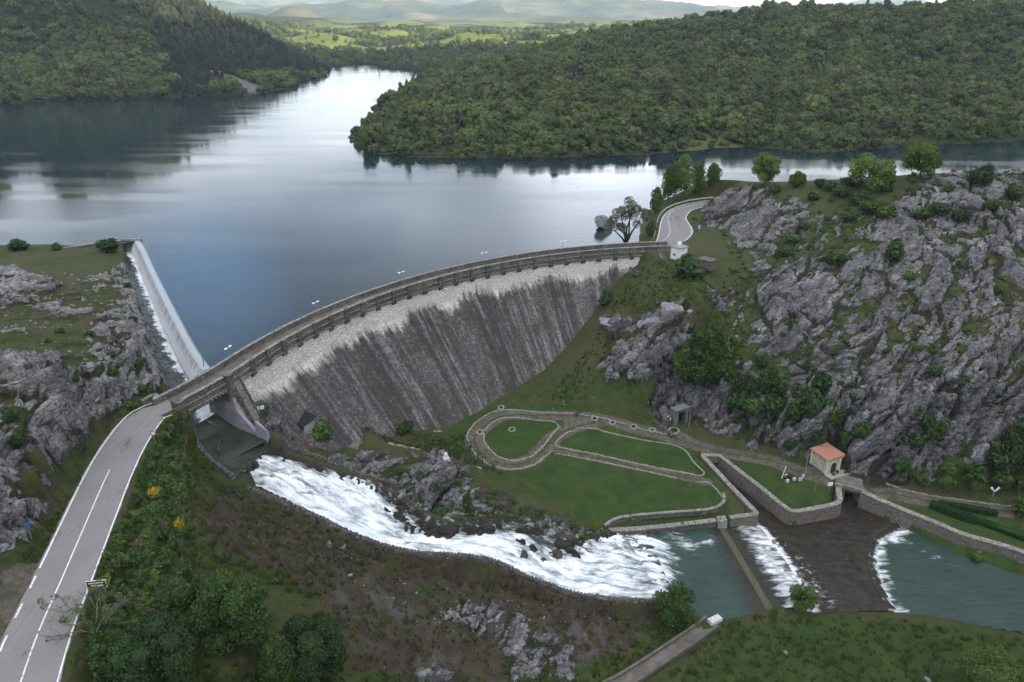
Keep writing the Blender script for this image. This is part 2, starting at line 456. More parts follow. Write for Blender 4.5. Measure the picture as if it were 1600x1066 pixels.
# meadow on the near bank
zs((1110, 975, -24.1), (1060, 1040, -25.2), (1200, 958, -24.6), (1300, 962, -24.9), (1450, 962, -25.3), (1600, 1000, -25.5), (1300, 1000, -24.6), (1200, 1066, -23.5), (1500, 1066, -23.5), (1640, 1066, -24), (1150, 1020, -25), (1400, 1180, -23), (1700, 1180, -23))
# river bed and chute
zs((320, 650, -7.5), (345, 690, -8.5), (385, 700, -9.3), (400, 735, -11.5), (470, 765, -13.5), (540, 790, -16.5), (620, 820, -19.5), (680, 845, -21.5), (770, 845, -23), (850, 875, -24.5), (930, 885, -26.5), (1050, 890, -27), (1150, 880, -27),
   (1250, 890, -27), (1350, 880, -27), (1450, 890, -28), (1600, 930, -28))
# ground between chute and lawn
zs((430, 672, -9.5), (440, 690, -10.8), (470, 690, -12), (500, 690, -14), (500, 705, -13.2), (560, 735, -16), (540, 700, -15.5), (600, 712, -16.5), (640, 730, -17), (690, 730, -18), (720, 770, -20), (760, 790, -21.2), (690, 790, -21.3), (640, 780, -19.5), (600, 760, -18), (850, 812, -23), (900, 836, -24.3), (930, 850, -25.4), (800, 752, -22),
   (560, 690, -17.5), (560, 680, -18.8), (620, 690, -20), (680, 700, -21.3), (740, 720, -21.8), (760, 740, -22), (820, 790, -22.9), (800, 810, -23.3), (700, 815, -22.6))
# lawns
zs((720, 690, -22), (800, 690, -22), (880, 670, -21.8), (820, 740, -22.2), (900, 790, -22.8), (1000, 790, -23), (1100, 770, -23), (950, 700, -22.2), (1100, 730, -22.6), (930, 815, -23.2), (1150, 795, -23.2), (1050, 700, -22.2), (780, 650, -21.8), (850, 640, -21.2),
   (1180, 735, -22.6), (1290, 745, -22.6), (1250, 780, -22.8), (1160, 700, -22), (1210, 720, -22), (1290, 733, -22.2), (1400, 770, -22.8), (1500, 782, -23), (1600, 790, -23), (1450, 800, -23.3), (1600, 840, -23.8), (1540, 830, -23.6))
# slope under the dam's far shoulder
zs((870, 605, -18.5), (900, 640, -20.2), (940, 610, -17.5), (930, 560, -14.2), (960, 530, -11.8), (900, 560, -15.6), (1000, 650, -20), (945, 500, -9.4), (960, 470, -6.6), (1000, 430, -1.8), (1000, 470, -4.2), (1030, 400, 1.2), (1060, 440, 0.2), (1040, 480, -1.6), (1080, 500, -2.2), (1000, 510, -7.5), (1100, 470, 0.2), (1060, 412, 2.0), (1100, 440, 1.4), (1045, 400, 2),
   (930, 575, -15), (1000, 535, -8.2), (1050, 530, -6.2), (980, 615, -17), (950, 600, -16), (1020, 600, -14), (1040, 635, -18.8), (1040, 560, -9), (1100, 520, -4), (1150, 545, -5))
zs((1000, 655, -20.8), (1060, 668, -21.4), (1150, 690, -21.6), (1200, 708, -21.6))
# right rock hill, from its foot to its ridge
ys((1100, 655, 132.5), (1100, 610, 136), (1100, 560, 143), (1140, 600, 133), (1140, 650, 128.5), (1200, 695, 122.5), (1200, 650, 125), (1200, 590, 132), (1180, 550, 141), (1200, 500, 150), (1200, 430, 164), (1200, 350, 188), (1200, 292, 210),
   (1140, 480, 157), (1140, 420, 170), (1140, 380, 186), (1110, 345, 206), (1100, 318, 214), (1110, 291, 222), (1150, 288, 219),
   (1300, 722, 116.2), (1300, 640, 121.5), (1300, 560, 130), (1300, 480, 144), (1300, 400, 163), (1300, 330, 183), (1300, 292, 196),
   (1400, 742, 112.6), (1400, 700, 114.5), (1400, 640, 118), (1400, 560, 127), (1400, 480, 139), (1400, 400, 156), (1400, 330, 173), (1400, 286, 186),
   (1500, 754, 110.3), (1500, 700, 113.5), (1500, 620, 119.5), (1500, 540, 129), (1500, 440, 145), (1500, 350, 162), (1500, 278, 180),
   (1600, 762, 109.4), (1600, 700, 113), (1600, 620, 119.5), (1600, 540, 129), (1600, 450, 142), (1600, 350, 158), (1600, 274, 173),
   (1750, 775, 107.5), (1750, 650, 116), (1750, 480, 134), (1750, 300, 158), (1900, 780, 106), (1900, 500, 129), (1900, 280, 150))
zs((1250, 722, -22), (1350, 745, -22.1), (1450, 760, -22.3), (1550, 768, -22.5), (1700, 780, -22.8))
# shore road beyond the dam, lake behind the ridge
zs((1025, 388, 2), (1045, 360, 2.3), (1060, 338, 2.8), (1080, 322, 3.2), (1020, 330, 0.6), (1010, 360, 0.4), (1075, 300, 1.5))
for q in [(50, 250), (80, 252), (110, 240), (140, 225), (170, 215), (200, 205)]: CT.append(np.array([q[0], q[1], -5.0]))
ys((1110, 280, 236), (1300, 281, 212), (1450, 274, 200))
print('control', len(CT))
RB = Rbf(CT, 0.3)

# ------------------------------------------------------------------ lines the ground is cut to
ROAD_C = smooth_line([P(10, 1140, 2.0), P(57, 1000, 1.95), P(100, 900, 2), P(143, 800, 2), P(165, 750, 2), P(188, 705, 2), P(215, 665, 2.0), P(236, 644, 2.0), dam_pt(172.6, 2.2, 2.0), dam_pt(171.0, 2.1, 2.0)], 10)
ROAD_C = resample(ROAD_C, 0.8)
def rn(px): 
    q = resample(smooth_line([P(x, y, 2.0 + 1.1 * max(0.0, min(1.0, (378 - y) / 60))) for x, y in px], 8), 0.5); t = np.linspace(0, 1, 90); u = np.linspace(0, 1, len(q)); return np.stack([np.interp(t, u, q[:, k]) for k in range(3)], 1)
RN_L = rn([(1014, 386.5), (1024, 378), (1028, 365), (1031, 349), (1035, 339), (1041, 332), (1052, 325), (1070, 319), (1090, 315), (1116, 312)])
RN_R = rn([(1041, 386), (1062, 381), (1076, 373), (1083, 364), (1082, 357), (1077, 349), (1073, 342), (1075, 335), (1086, 327), (1124, 319)])
RN_C = rn([(1025, 381), (1037, 375.6), (1044.7, 368), (1047, 361), (1046, 353), (1043.5, 342), (1047, 333), (1058, 327), (1078, 321), (1119, 315)])
ROAD_N = (RN_L + RN_R) / 2
# cross-sections of the water (edges by sight line at the water, or at the given height): near bank, far bank, height
A0, AB = 166.0, 171.9           # the dam ends at A0; its deck runs on over the race to AB
def XY(a, o): p = dam_pt(a, o, 0); return ('xy', p[0], p[1])
CH_A = [((200, 386), (205, 377), -3.0), ((196, 405), (222, 407), -3.1), ((212, 470), (254, 470), -3.3), ((232, 532), (282, 532), -3.5), ((247, 590), (313, 578), -3.8), (XY(AB - 1.3, 1.0), XY(A0 + 0.2, 1.0), -4.3)]
CH_B = [(XY(AB - 1.3, 1.0), XY(A0 + 0.2, 1.0), -4.3), ((291, 640, 0.0), XY(A0 + 0.2, 4.5), -6.2), ((302, 676, -2.2), XY(A0 + 0.2, 7.5), -7.0), ((314, 699, -4.0), XY(A0 + 0.2, 10.5), -7.7), ((337, 723, -6.2), (408, 692, -8.2), -8.3), ((362, 742, -7.9), (420, 700, -8.8), -8.8)]
CH_C = [((362, 742, -7.9), (420, 700, -8.8), -8.8), ((372, 748), (428, 711), -9.8), ((430, 771), (500, 735), -12.0), ((500, 806), (570, 758), -14.8), ((600, 850), (628, 790), -18.2), ((660, 862), (695, 825), -19.8), ((750, 869), (800, 818), -21.2), ((820, 897), (885, 850), -22.6), ((900, 926), (948, 840), -23.9), ((1035, 940), (975, 832), -24.65), ((1060, 948), (1010, 829), -24.70)]
CH_D = [((1035, 940), (975, 832), -24.70), ((1110, 968), (1060, 822), -24.70), ((1203, 952), (1126, 822), -24.70)]
def edge_pt(a, z):
    if a[0] == 'xy': return np.array([a[1], a[2], z])
    p = P(*a) if len(a) == 3 else P(*a, z); return np.array([p[0], p[1], z])
def strip(sec): return np.array([[edge_pt(a, z), edge_pt(b, z)] for a, b, z in sec])
def strip_grid(sec, du=0.5, nv=24, ext=0.8):
    s = strip(sec); L = np.array(smooth_line(s[:, 0], 12)); Rr = np.array(smooth_line(s[:, 1], 12))
    n = max(8, int(np.linalg.norm(np.diff((L + Rr) / 2, axis=0), axis=1).sum() / du))
    t = np.linspace(0, len(L) - 1, n)
    L = np.stack([np.interp(t, np.arange(len(L)), L[:, k]) for k in range(3)], 1); Rr = np.stack([np.interp(t, np.arange(len(Rr)), Rr[:, k]) for k in range(3)], 1)
    w = np.linalg.norm(Rr - L, axis=1)[:, None]; d = (Rr - L) / w
    L = L - d * ext; Rr = Rr + d * ext
    v = np.linspace(0, 1, nv)[None, :, None]
    return L[:, None, :] * (1 - v) + Rr[:, None, :] * v
def strip_poly(sec, ext=0.0):
    g = strip_grid(sec, 1.0, 2, ext); return list(g[:, 0]) + list(g[::-1, 1])
RIV_F = [P(*q) for q in [(1126, 822, -25.3), (1190, 822, -25.3), (1180, 800, -23), (1097, 712, -22.6), (1126, 713, -22.6), (1175, 752, -22.6), (1228, 795, -22.8), (1242, 808, -22.8), (1312, 787, -22.8), (1310, 762, -22.6), (1311, 750, -22.6), (1343, 758, -22.6), (1349, 772, -22.8), (1390, 800, -23), (1400, 822, -25.3), (1362, 842, -25.3), (1356, 880, -25.3), (1385, 948, -25.3), (1300, 953, -25.3), (1203, 952, -25.3)]]
RIV_G = [P(*q, -25.9) for q in [(1385, 950), (1356, 882), (1362, 840), (1395, 818), (1480, 862), (1600, 905), (1750, 960), (1800, 1080), (1600, 985), (1480, 965)]]
LAWN = [P(*q, -22.4) for q in [(700, 690), (760, 650), (830, 645), (1060, 690), (1095, 712), (1180, 802), (1110, 818), (940, 822), (860, 780), (780, 735)]]

# ------------------------------------------------------------------ the near ground as one fine sheet
GX0, GX1, GY0, GY1, GD = -160.0, 190.0, 28.0, 262.0, 0.42
gx = np.arange(GX0, GX1, GD); gy = np.arange(GY0, GY1, GD)
X, Y = np.meshgrid(gx, gy)
cxs, cys = np.arange(GX0, GX1 + 2, 1.4), np.arange(GY0, GY1 + 2, 1.4)
def bilin(Zc, x0, y0, d, X, Y):
    u = np.clip((X - x0) / d, 0, Zc.shape[1] - 1.001); v = np.clip((Y - y0) / d, 0, Zc.shape[0] - 1.001)
    i = u.astype(int); j = v.astype(int); fu = u - i; fv = v - j
    return (Zc[j, i] * (1 - fu) + Zc[j, i + 1] * fu) * (1 - fv) + (Zc[j + 1, i] * (1 - fu) + Zc[j + 1, i + 1] * fu) * fv
Zc = RB(*np.meshgrid(cxs, cys))
Z = bilin(Zc, GX0, GY0, 1.4, X, Y)
def zone(pix, feather=2.5, wob=1.6):
    """soft mask of a patch of ground whose outline was surveyed as sight lines with heights"""
    pts = [P(*q) for q in pix]; pad = feather + 4
    ax = np.array([p[0] for p in pts]); ay = np.array([p[1] for p in pts])
    i0, i1 = np.searchsorted(gx, [ax.min() - pad, ax.max() + pad]); j0, j1 = np.searchsorted(gy, [ay.min() - pad, ay.max() + pad])
    m = np.zeros(X.shape)
    xs, yy = X[j0:j1, i0:i1], Y[j0:j1, i0:i1]
    sd = poly_sd(xs, yy, pts) + wob * fbm(xs * 0.35, yy * 0.35, 4.0, 3)
    m[j0:j1, i0:i1] = sstep(feather / 2, -feather / 2, sd); return m
rock = np.zeros(X.shape); soil = np.zeros(X.shape); lawn = np.zeros(X.shape)
# rock zones
for pts, k in [
    ([(-200, 930, 4), (20, 880, 2.6), (70, 830, 2.6), (100, 780, 3), (128, 730, 3), (150, 690, 3), (200, 628, 3), (250, 606, 2.5), (262, 600, -1), (246, 530, -1), (222, 460, -1), (204, 405, 0), (150, 420, 4.5), (120, 460, 6), (0, 420, 4), (-200, 420, 3)], 1.0),
    ([(1085, 345, 2), (1100, 305, 5), (1115, 288, 9), (1200, 296, 10), (1300, 310, 14), (1400, 300, 15), (1450, 280, 16), (1600, 272, 19), (1900, 280, 22), (1900, 760, -20), (1600, 740, -20), (1500, 735, -20), (1400, 740, -20), (1330, 735, -20), (1240, 700, -20), (1060, 655, -20), (1035, 600, -14), (1040, 555, -9), (1095, 500, -3), (1110, 430, 1.5), (1150, 380, 1)], 1.0),
    ([(925, 560, -14.5), (960, 535, -10), (1060, 525, -6), (1110, 560, -8), (1060, 640, -19), (1030, 655, -20), (1010, 600, -15), (960, 600, -16), (935, 590, -16)], 1.0),
    ([(935, 500, -10), (955, 490, -8), (990, 500, -7), (1005, 520, -8.5), (940, 525, -12)], 0.9),
    ([(1000, 480, -4), (1030, 460, -0.5), (1080, 485, -2), (1075, 515, -4), (1030, 520, -6), (1000, 505, -7)], 1.0),
    ([(570, 705, -16), (640, 700, -18), (720, 715, -19), (760, 780, -21), (840, 805, -23), (940, 835, -24.5), (950, 860, -26), (900, 855, -25.5), (830, 840, -23.5), (700, 825, -22), (640, 790, -20), (560, 750, -16.5), (500, 720, -13.5)], 1.1),
    ([(410, 650, -7), (440, 645, -8), (455, 680, -11), (420, 690, -10)], 0.9),
    ([(690, 960, -22), (720, 930, -22), (790, 930, -23.3), (830, 980, -24.5), (920, 1010, -26), (900, 1066, -26), (800, 1066, -25.5), (760, 1010, -24.5)], 1.2),
    ([(640, 1040, -20.5), (690, 1030, -22.5), (720, 1066, -23.8), (660, 1080, -22)], 1.2),
    ([(500, 845, -14.5), (545, 830, -16), (600, 880, -20), (620, 920, -20), (560, 900, -17)], 0.35),
    ([(100, 600, 11), (180, 560, 8), (230, 560, 5), (250, 600, 4)], 1.0)]:
    rock = np.maximum(rock, zone(pts) * k)
# grassy benches inside the rock
for pts, k in [([(1095, 455, 0), (1140, 480, -2), (1200, 540, -6), (1240, 570, -8), (1215, 585, -9), (1150, 540, -6), (1100, 505, -3), (1060, 460, -0.5)], 0.95),
    ([(1330, 297, 14), (1440, 275, 16), (1560, 272, 19), (1460, 300, 15), (1360, 330, 12.5), (1250, 320, 11)], 0.75),
    ([(1000, 415, 0), (1100, 400, 2), (1150, 380, 2), (1180, 400, 2), (1120, 440, 0.5), (1060, 470, -1)], 0.7),
    ([(0, 560, 11.5), (100, 540, 10), (150, 500, 8), (180, 470, 6), (120, 500, 8.5), (40, 530, 10), (-100, 560, 13)], 0.65),
    ([(-100, 400, 2), (190, 390, 1.5), (160, 420, 4), (60, 425, 5), (-100, 430, 5)], 0.7),
    ([(60, 745, 6), (110, 700, 7), (100, 720, 6), (30, 790, 5), (0, 810, 5)], 0.6)]:
    rock *= 1 - zone(pts) * k
for pts, k in [([(310, 790, -4.5), (362, 760, -8.5), (430, 786, -11.8), (500, 816, -14.8), (600, 862, -18.5), (700, 880, -21.5), (820, 912, -23.8), (960, 948, -25.4), (1040, 960, -26), (1000, 1010, -26), (900, 1040, -26), (700, 1066, -23.5), (560, 1066, -18), (500, 950, -14.5), (400, 890, -9), (330, 860, -4.5)], 1.0),
    ([(560, 715, -16), (700, 735, -19), (790, 770, -22), (930, 830, -24.6), (940, 850, -25.4), (850, 855, -24.3), (740, 830, -22), (640, 790, -19)], 0.9),
    ([(0, 905, 2.2), (70, 860, 2.2), (60, 900, 2.1), (20, 975, 2), (-60, 1000, 2)], 0.8)]:
    soil = np.maximum(soil, zone(pts) * k)
lawn = np.maximum(zone([(q[0], q[1], -22.4) for q in [(640, 690), (700, 668), (760, 640), (850, 640), (1000, 675), (1100, 700), (1270, 745), (1600, 790), (1600, 870), (1400, 800), (1310, 790), (1240, 812), (1130, 812), (945, 815), (880, 790), (812, 752), (765, 728)]], 1.5, 0.5), 0)
lawn = np.maximum(lawn, 0.62 * zone([(1120, 978, -24.3), (1200, 960, -24.6), (1300, 963, -24.9), (1450, 966, -25.3), (1650, 1010, -25.5), (1700, 1200, -23.5), (1000, 1150, -26), (1060, 1060, -25.5)], 4, 3))
# natural relief
big = 0.7 * fbm(X * 0.06, Y * 0.06, 1.0, 3)
small = 0.22 * fbm(X * 0.33, Y * 0.33, 2.0, 4)
Z = Z + (big + small) * (1 - lawn) * (0.35 + 0.65 * np.maximum(rock, soil))
# crags: tilted beds and split blocks, pushed out along the slope
gyy, gxx = np.gradient(Z, GD); nrm = np.stack([-gxx, -gyy, np.ones_like(Z)], -1); nrm /= np.linalg.norm(nrm, axis=-1)[..., None]
slope = 1 - nrm[..., 2]
wx = 2.2 * fbm(X * 0.10, Y * 0.10, 7.0, 3); wy = 2.2 * fbm(X * 0.10, Y * 0.10, 9.0, 3)
def beds(deg, sd):
    """tilted beds striking at an angle in plan: ledges, split blocks, joints"""
    t = R_(deg); a = (X + wx) * math.cos(t) + (Y + wy) * math.sin(t); b = -(X + wx) * math.sin(t) + (Y + wy) * math.cos(t) + 0.9 * Z
    f1, e1, c1 = cells(a * 0.075 + sd, b * 0.18, 1 + sd); f2, e2, c2 = cells(a * 0.27 + 3, b * 0.55, 2 + sd); f3, e3, c3 = cells(a * 0.75 + 7, b * 1.25, 3 + sd)
    u = b * 0.20 + 0.9 * fbm(a * 0.05, b * 0.03, sd, 3); saw = u - np.floor(u); u2 = b * 0.55 + 0.8 * fbm(a * 0.12, b * 0.08, sd + 4, 3); saw2 = u2 - np.floor(u2)
    led = saw * sstep(1.0, 0.86, saw) - 0.45; led2 = saw2 * sstep(1.0, 0.8, saw2) - 0.42
    u3 = b * 1.15 + 0.7 * fbm(a * 0.2, b * 0.15, sd + 6, 3); saw3 = u3 - np.floor(u3); led3 = saw3 * sstep(1.0, 0.7, saw3) - 0.4
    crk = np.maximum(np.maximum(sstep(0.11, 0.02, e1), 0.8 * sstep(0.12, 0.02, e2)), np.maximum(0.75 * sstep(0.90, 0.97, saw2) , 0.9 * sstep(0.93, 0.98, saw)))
    rid = 1 - np.abs(fbm(a * 0.09, b * 0.40, 3.0 + sd, 4)) * 1.4
    return (2.5 * (c1 - 0.45) + 1.0 * (c2 - 0.5) + 0.30 * (c3 - 0.5) + 1.9 * led + 0.85 * led2 + 0.45 * led3 + 0.8 * (rid - 0.6)
            - 1.5 * sstep(0.12, 0.0, e1) - 0.75 * sstep(0.14, 0.0, e2) - 0.2 * sstep(.14, 0, e3)), crk
wR = sstep(85, 115, X + 0.25 * (Y - 150) + 10 * fbm(X * 0.03, Y * 0.03, 2, 2))
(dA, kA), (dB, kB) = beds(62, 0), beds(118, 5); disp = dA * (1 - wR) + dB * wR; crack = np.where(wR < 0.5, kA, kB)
disp = disp + 1.1 * fbm(X * 0.07, Y * 0.07, Z * 0.07, 4) + 0.18 * fbm(X * 0.9, Y * 0.9, Z * 0.9, 3)
steep = sstep(0.03, 0.26, slope)
patch = fbm(X * 0.13, Y * 0.13, 12.0, 4) * 0.5 + fbm(X * 0.5, Y * 0.5, 15.0, 3) * 0.42 + disp * 0.34 + (steep - 0.62) * 0.75
bluff = sstep(-40, -50, X) * sstep(0.14, 0.06, slope); rk = sstep(-0.16, 0.10, patch - 0.36 * bluff + (rock - 0.66) * 1.7) * sstep(0.05, 0.3, rock)
amp = np.maximum(rk, 0.35 * rock) * (0.60 + 0.65 * steep)
D3 = (disp + 0.15) * amp
offx, offy = nrm[..., 0] * D3 * 0.9, nrm[..., 1] * D3 * 0.9
Z = Z + D3 * (0.35 + 0.65 * nrm[..., 2])
# man-made levels
def flatten(mask, zt): 
    global Z, rk, offx, offy, soil, lawn
    Z = Z * (1 - mask) + zt * mask; rk = rk * (1 - mask); offx = offx * (1 - mask); offy = offy * (1 - mask)
path_m = np.zeros(X.shape); gravel = np.zeros(X.shape)
def near(pts, w, soft):
    p = np.array(pts); pad = w + soft + 1
    i0, i1 = np.searchsorted(gx, [p[:, 0].min() - pad, p[:, 0].max() + pad]); j0, j1 = np.searchsorted(gy, [p[:, 1].min() - pad, p[:, 1].max() + pad])
    m = np.zeros(X.shape); zt = np.zeros(X.shape)
    d, z = seg_d(X[j0:j1, i0:i1], Y[j0:j1, i0:i1], pts); m[j0:j1, i0:i1] = sstep(w + soft, w, d); zt[j0:j1, i0:i1] = z
    return m, zt
for pts, w in ((ROAD_C, 3.5), (ROAD_N, 4.9)):
    m, zt = near(pts, w, 1.6); flatten(m, zt - 0.10)
PATHS = [(resample(smooth_line([P(*q, -22.2) for q in [(1700, 806), (1600, 792), (1500, 781), (1400, 767), (1330, 754), (1250, 733), (1150, 707), (1050, 684), (950, 666), (860, 655), (800, 651), (766, 659), (744, 678), (744, 697), (763, 717), (798, 726), (832, 717), (852, 699), (866, 684), (895, 672), (930, 668)]], 8), 0.6), 1.75),
    (resample(smooth_line([P(*q, -22.3) for q in [(868, 701), (950, 718), (1030, 734), (1104, 749)]], 6), 0.6), 0.9)]
PATHS[0][0][:, 2] = [float(RB(np.array([q[0]]), np.array([q[1]]))[0]) for q in PATHS[0][0]]
PATHS[1][0][:, 2] = [float(RB(np.array([q[0]]), np.array([q[1]]))[0]) for q in PATHS[1][0]]
for pts, w in PATHS:
    m, zt = near(pts, w, 0.5); flatten(near(pts, w + 0.3, 1.2)[0], zt - 0.04); gravel = np.maximum(gravel, m * (1 - 0.6 * near(pts, 0.15, 0.5)[0])); lawn = lawn * (1 - m)
CHN = [P(935, 1085, -26.3), P(985, 1058, -26.0), P(1040, 1022, -25.6), P(1085, 992, -24.7), P(1112, 972, -24.2)]
m, zt = near(smooth_line(CHN, 8), 1.1, 0.7); flatten(m, zt - 0.45)
# bare verge beside the road, worn ground at the canal and the layby
for pts, k in [([(-90, 1066, 1.9), (-25, 960, 2), (28, 892, 2), (72, 868, 2), (60, 900, 2), (34, 955, 2), (-10, 1066, 2)], 1.0)]: gravel = np.maximum(gravel, zone(pts, 1.2, 0.5) * k)
for pts, k in [([(1100, 715, -22.6), (1120, 720, -22.6), (1182, 790, -22.9), (1180, 802, -23), (1140, 808, -23.1), (1135, 780, -23)], 0.6), ([(1330, 745, -22.4), (1480, 772, -22.6), (1440, 786, -23), (1350, 778, -22.8)], 0.7), ([(520, 670, -17), (720, 672, -21.5), (740, 690, -22), (600, 700, -19.5)], 0.55)]:
    m = zone(pts, 2, 0.8) * k; lawn = lawn * (1 - m); 
for pts, zt in (([P(1282, 746, -22.2), P(1262, 724, -22.2), P(1300, 708, -22.2), P(1325, 735, -22.2), P(1310, 748, -22.2)], -22.2), ([P(1040, 672, -21.4), P(1048, 655, -21.4), P(1080, 656, -21.4), P(1084, 675, -21.4)], -21.4)):
    i0, i1 = np.searchsorted(gx, [min(p[0] for p in pts) - 3, max(p[0] for p in pts) + 3]); j0, j1 = np.searchsorted(gy, [min(p[1] for p in pts) - 3, max(p[1] for p in pts) + 3]); m = np.zeros(X.shape)
    m[j0:j1, i0:i1] = sstep(0.8, -0.2, poly_sd(X[j0:j1, i0:i1], Y[j0:j1, i0:i1], pts)); flatten(m, zt)
# water beds: carve under every stretch of water, keep banks just above it
def carve(poly, zfun, depth=1.0, bank=0.35, reach=2.2, grow=0.0, raise_=False):
    global Z, offx, offy
    p = np.array([q[:2] for q in poly]); pad = 5
    i0, i1 = np.searchsorted(gx, [p[:, 0].min() - pad, p[:, 0].max() + pad]); j0, j1 = np.searchsorted(gy, [p[:, 1].min() - pad, p[:, 1].max() + pad])
    xs, yy = X[j0:j1, i0:i1], Y[j0:j1, i0:i1]; sd = poly_sd(xs, yy, poly) - grow; zw = zfun(xs, yy)
    z = Z[j0:j1, i0:i1]
    if raise_: z = np.where((sd > 0) & (sd < reach), np.maximum(z, zw + bank * np.minimum(1, sd / 0.5)), z)
    else: z = np.where(sd <= 0, np.minimum(z, zw - depth * sstep(0.0, -0.8, sd) - 0.1), z)
    Z[j0:j1, i0:i1] = z
    k = sstep(3.0, 1.0, sd); offx[j0:j1, i0:i1] *= 1 - k; offy[j0:j1, i0:i1] *= 1 - k
def strip_z(sec):
    g = strip_grid(sec, 1.0, 6, 0.0).reshape(-1, 3)
    def f(xs, yy):
        out = np.empty(xs.size); xr, yr = xs.ravel(), yy.ravel()
        for i in range(0, xs.size, 20000):
            d = (xr[i:i + 20000, None] - g[None, :, 0]) ** 2 + (yr[i:i + 20000, None] - g[None, :, 1]) ** 2
            out[i:i + 20000] = g[d.argmin(1), 2]
        return out.reshape(xs.shape)
    return f
for up in (True, False):
    for sec in (CH_A, CH_B, CH_C, CH_D): carve(strip_poly(sec), strip_z(sec), raise_=up)
    if not up:
        carve(RIV_F, lambda x, y: np.full(x.shape, -25.3), 0.6, grow=0.62); carve(RIV_G, lambda x, y: np.full(x.shape, -25.9), 0.9, grow=0.55)
# rock ledges standing out of the rapids on the lawn side
wet = np.zeros(X.shape)
gC = strip_grid(CH_C, 0.8, 14, 0.0); uu = np.repeat(np.linspace(0, 1, gC.shape[0])[:, None], 14, 1).ravel(); vv_ = np.repeat(np.linspace(0, 1, 14)[None], gC.shape[0], 0).ravel(); gf = gC.reshape(-1, 3)
i0, i1 = np.searchsorted(gx, [gf[:, 0].min() - 2, gf[:, 0].max() + 2]); j0, j1 = np.searchsorted(gy, [gf[:, 1].min() - 2, gf[:, 1].max() + 2])
xs, yy = X[j0:j1, i0:i1], Y[j0:j1, i0:i1]; sd = poly_sd(xs, yy, strip_poly(CH_C)); ii = np.zeros(xs.shape, int).ravel(); xr_, yr_ = xs.ravel(), yy.ravel()
for k in range(0, xs.size, 20000): ii[k:k + 20000] = ((xr_[k:k + 20000, None] - gf[None, :, 0]) ** 2 + (yr_[k:k + 20000, None] - gf[None, :, 1]) ** 2).argmin(1)
U_, V_, ZW = uu[ii].reshape(xs.shape), vv_[ii].reshape(xs.shape), gf[ii, 2].reshape(xs.shape)
side_w = sstep(0.42, 0.72, V_ + 0.10 * fbm(xs * 0.2, yy * 0.2, 2, 3)) * sstep(0.30, 0.42, U_) * sstep(0.86, 0.74, U_) + 0.55 * sstep(0.75, 0.95, V_) * sstep(0.08, 0.14, U_) * sstep(0.4, 0.3, U_)
_, eR, cR = cells(xs * 0.42 + 5, yy * 0.62, 11)
ledge = side_w * (cR * 1.7 - 0.25 + 0.5 * fbm(xs * 0.9, yy * 0.9, 6, 3)) - 0.9 * sstep(0.2, 0.0, eR)
wet[j0:j1, i0:i1] = np.where(sd < 0.2, 1.0, sstep(2.5, 0.3, sd) * 0.8)
Z[j0:j1, i0:i1] = np.where((sd < 0) & (side_w > 0.1), np.maximum(Z[j0:j1, i0:i1], ZW - 0.9 + 1.25 * np.minimum(1, side_w * 1.6) * np.clip(ledge + 0.35, -0.6, 1.3)), Z[j0:j1, i0:i1])
rk[j0:j1, i0:i1] = np.where(sd < 0.3, 1.0, rk[j0:j1, i0:i1])
GRID_Z = Z
def ground(x, y): return float(bilin(GRID_Z, GX0, GY0, GD, np.array([x], float), np.array([y], float))[0])
def hit(px, py, y0=45.0, y1=258.0):          # where a sight line meets the near ground
    d = ray(px, py); yv = np.arange(y0, y1, 0.25); t = yv / d[1]
    xv, zv = t * d[0], EYE + t * d[2]
    g = bilin(GRID_Z, GX0, GY0, GD, xv, yv); k = np.nonzero(zv <= g)[0]
    k = k[0] if len(k) else len(yv) - 1
    return np.array([xv[k], yv[k], g[k]])
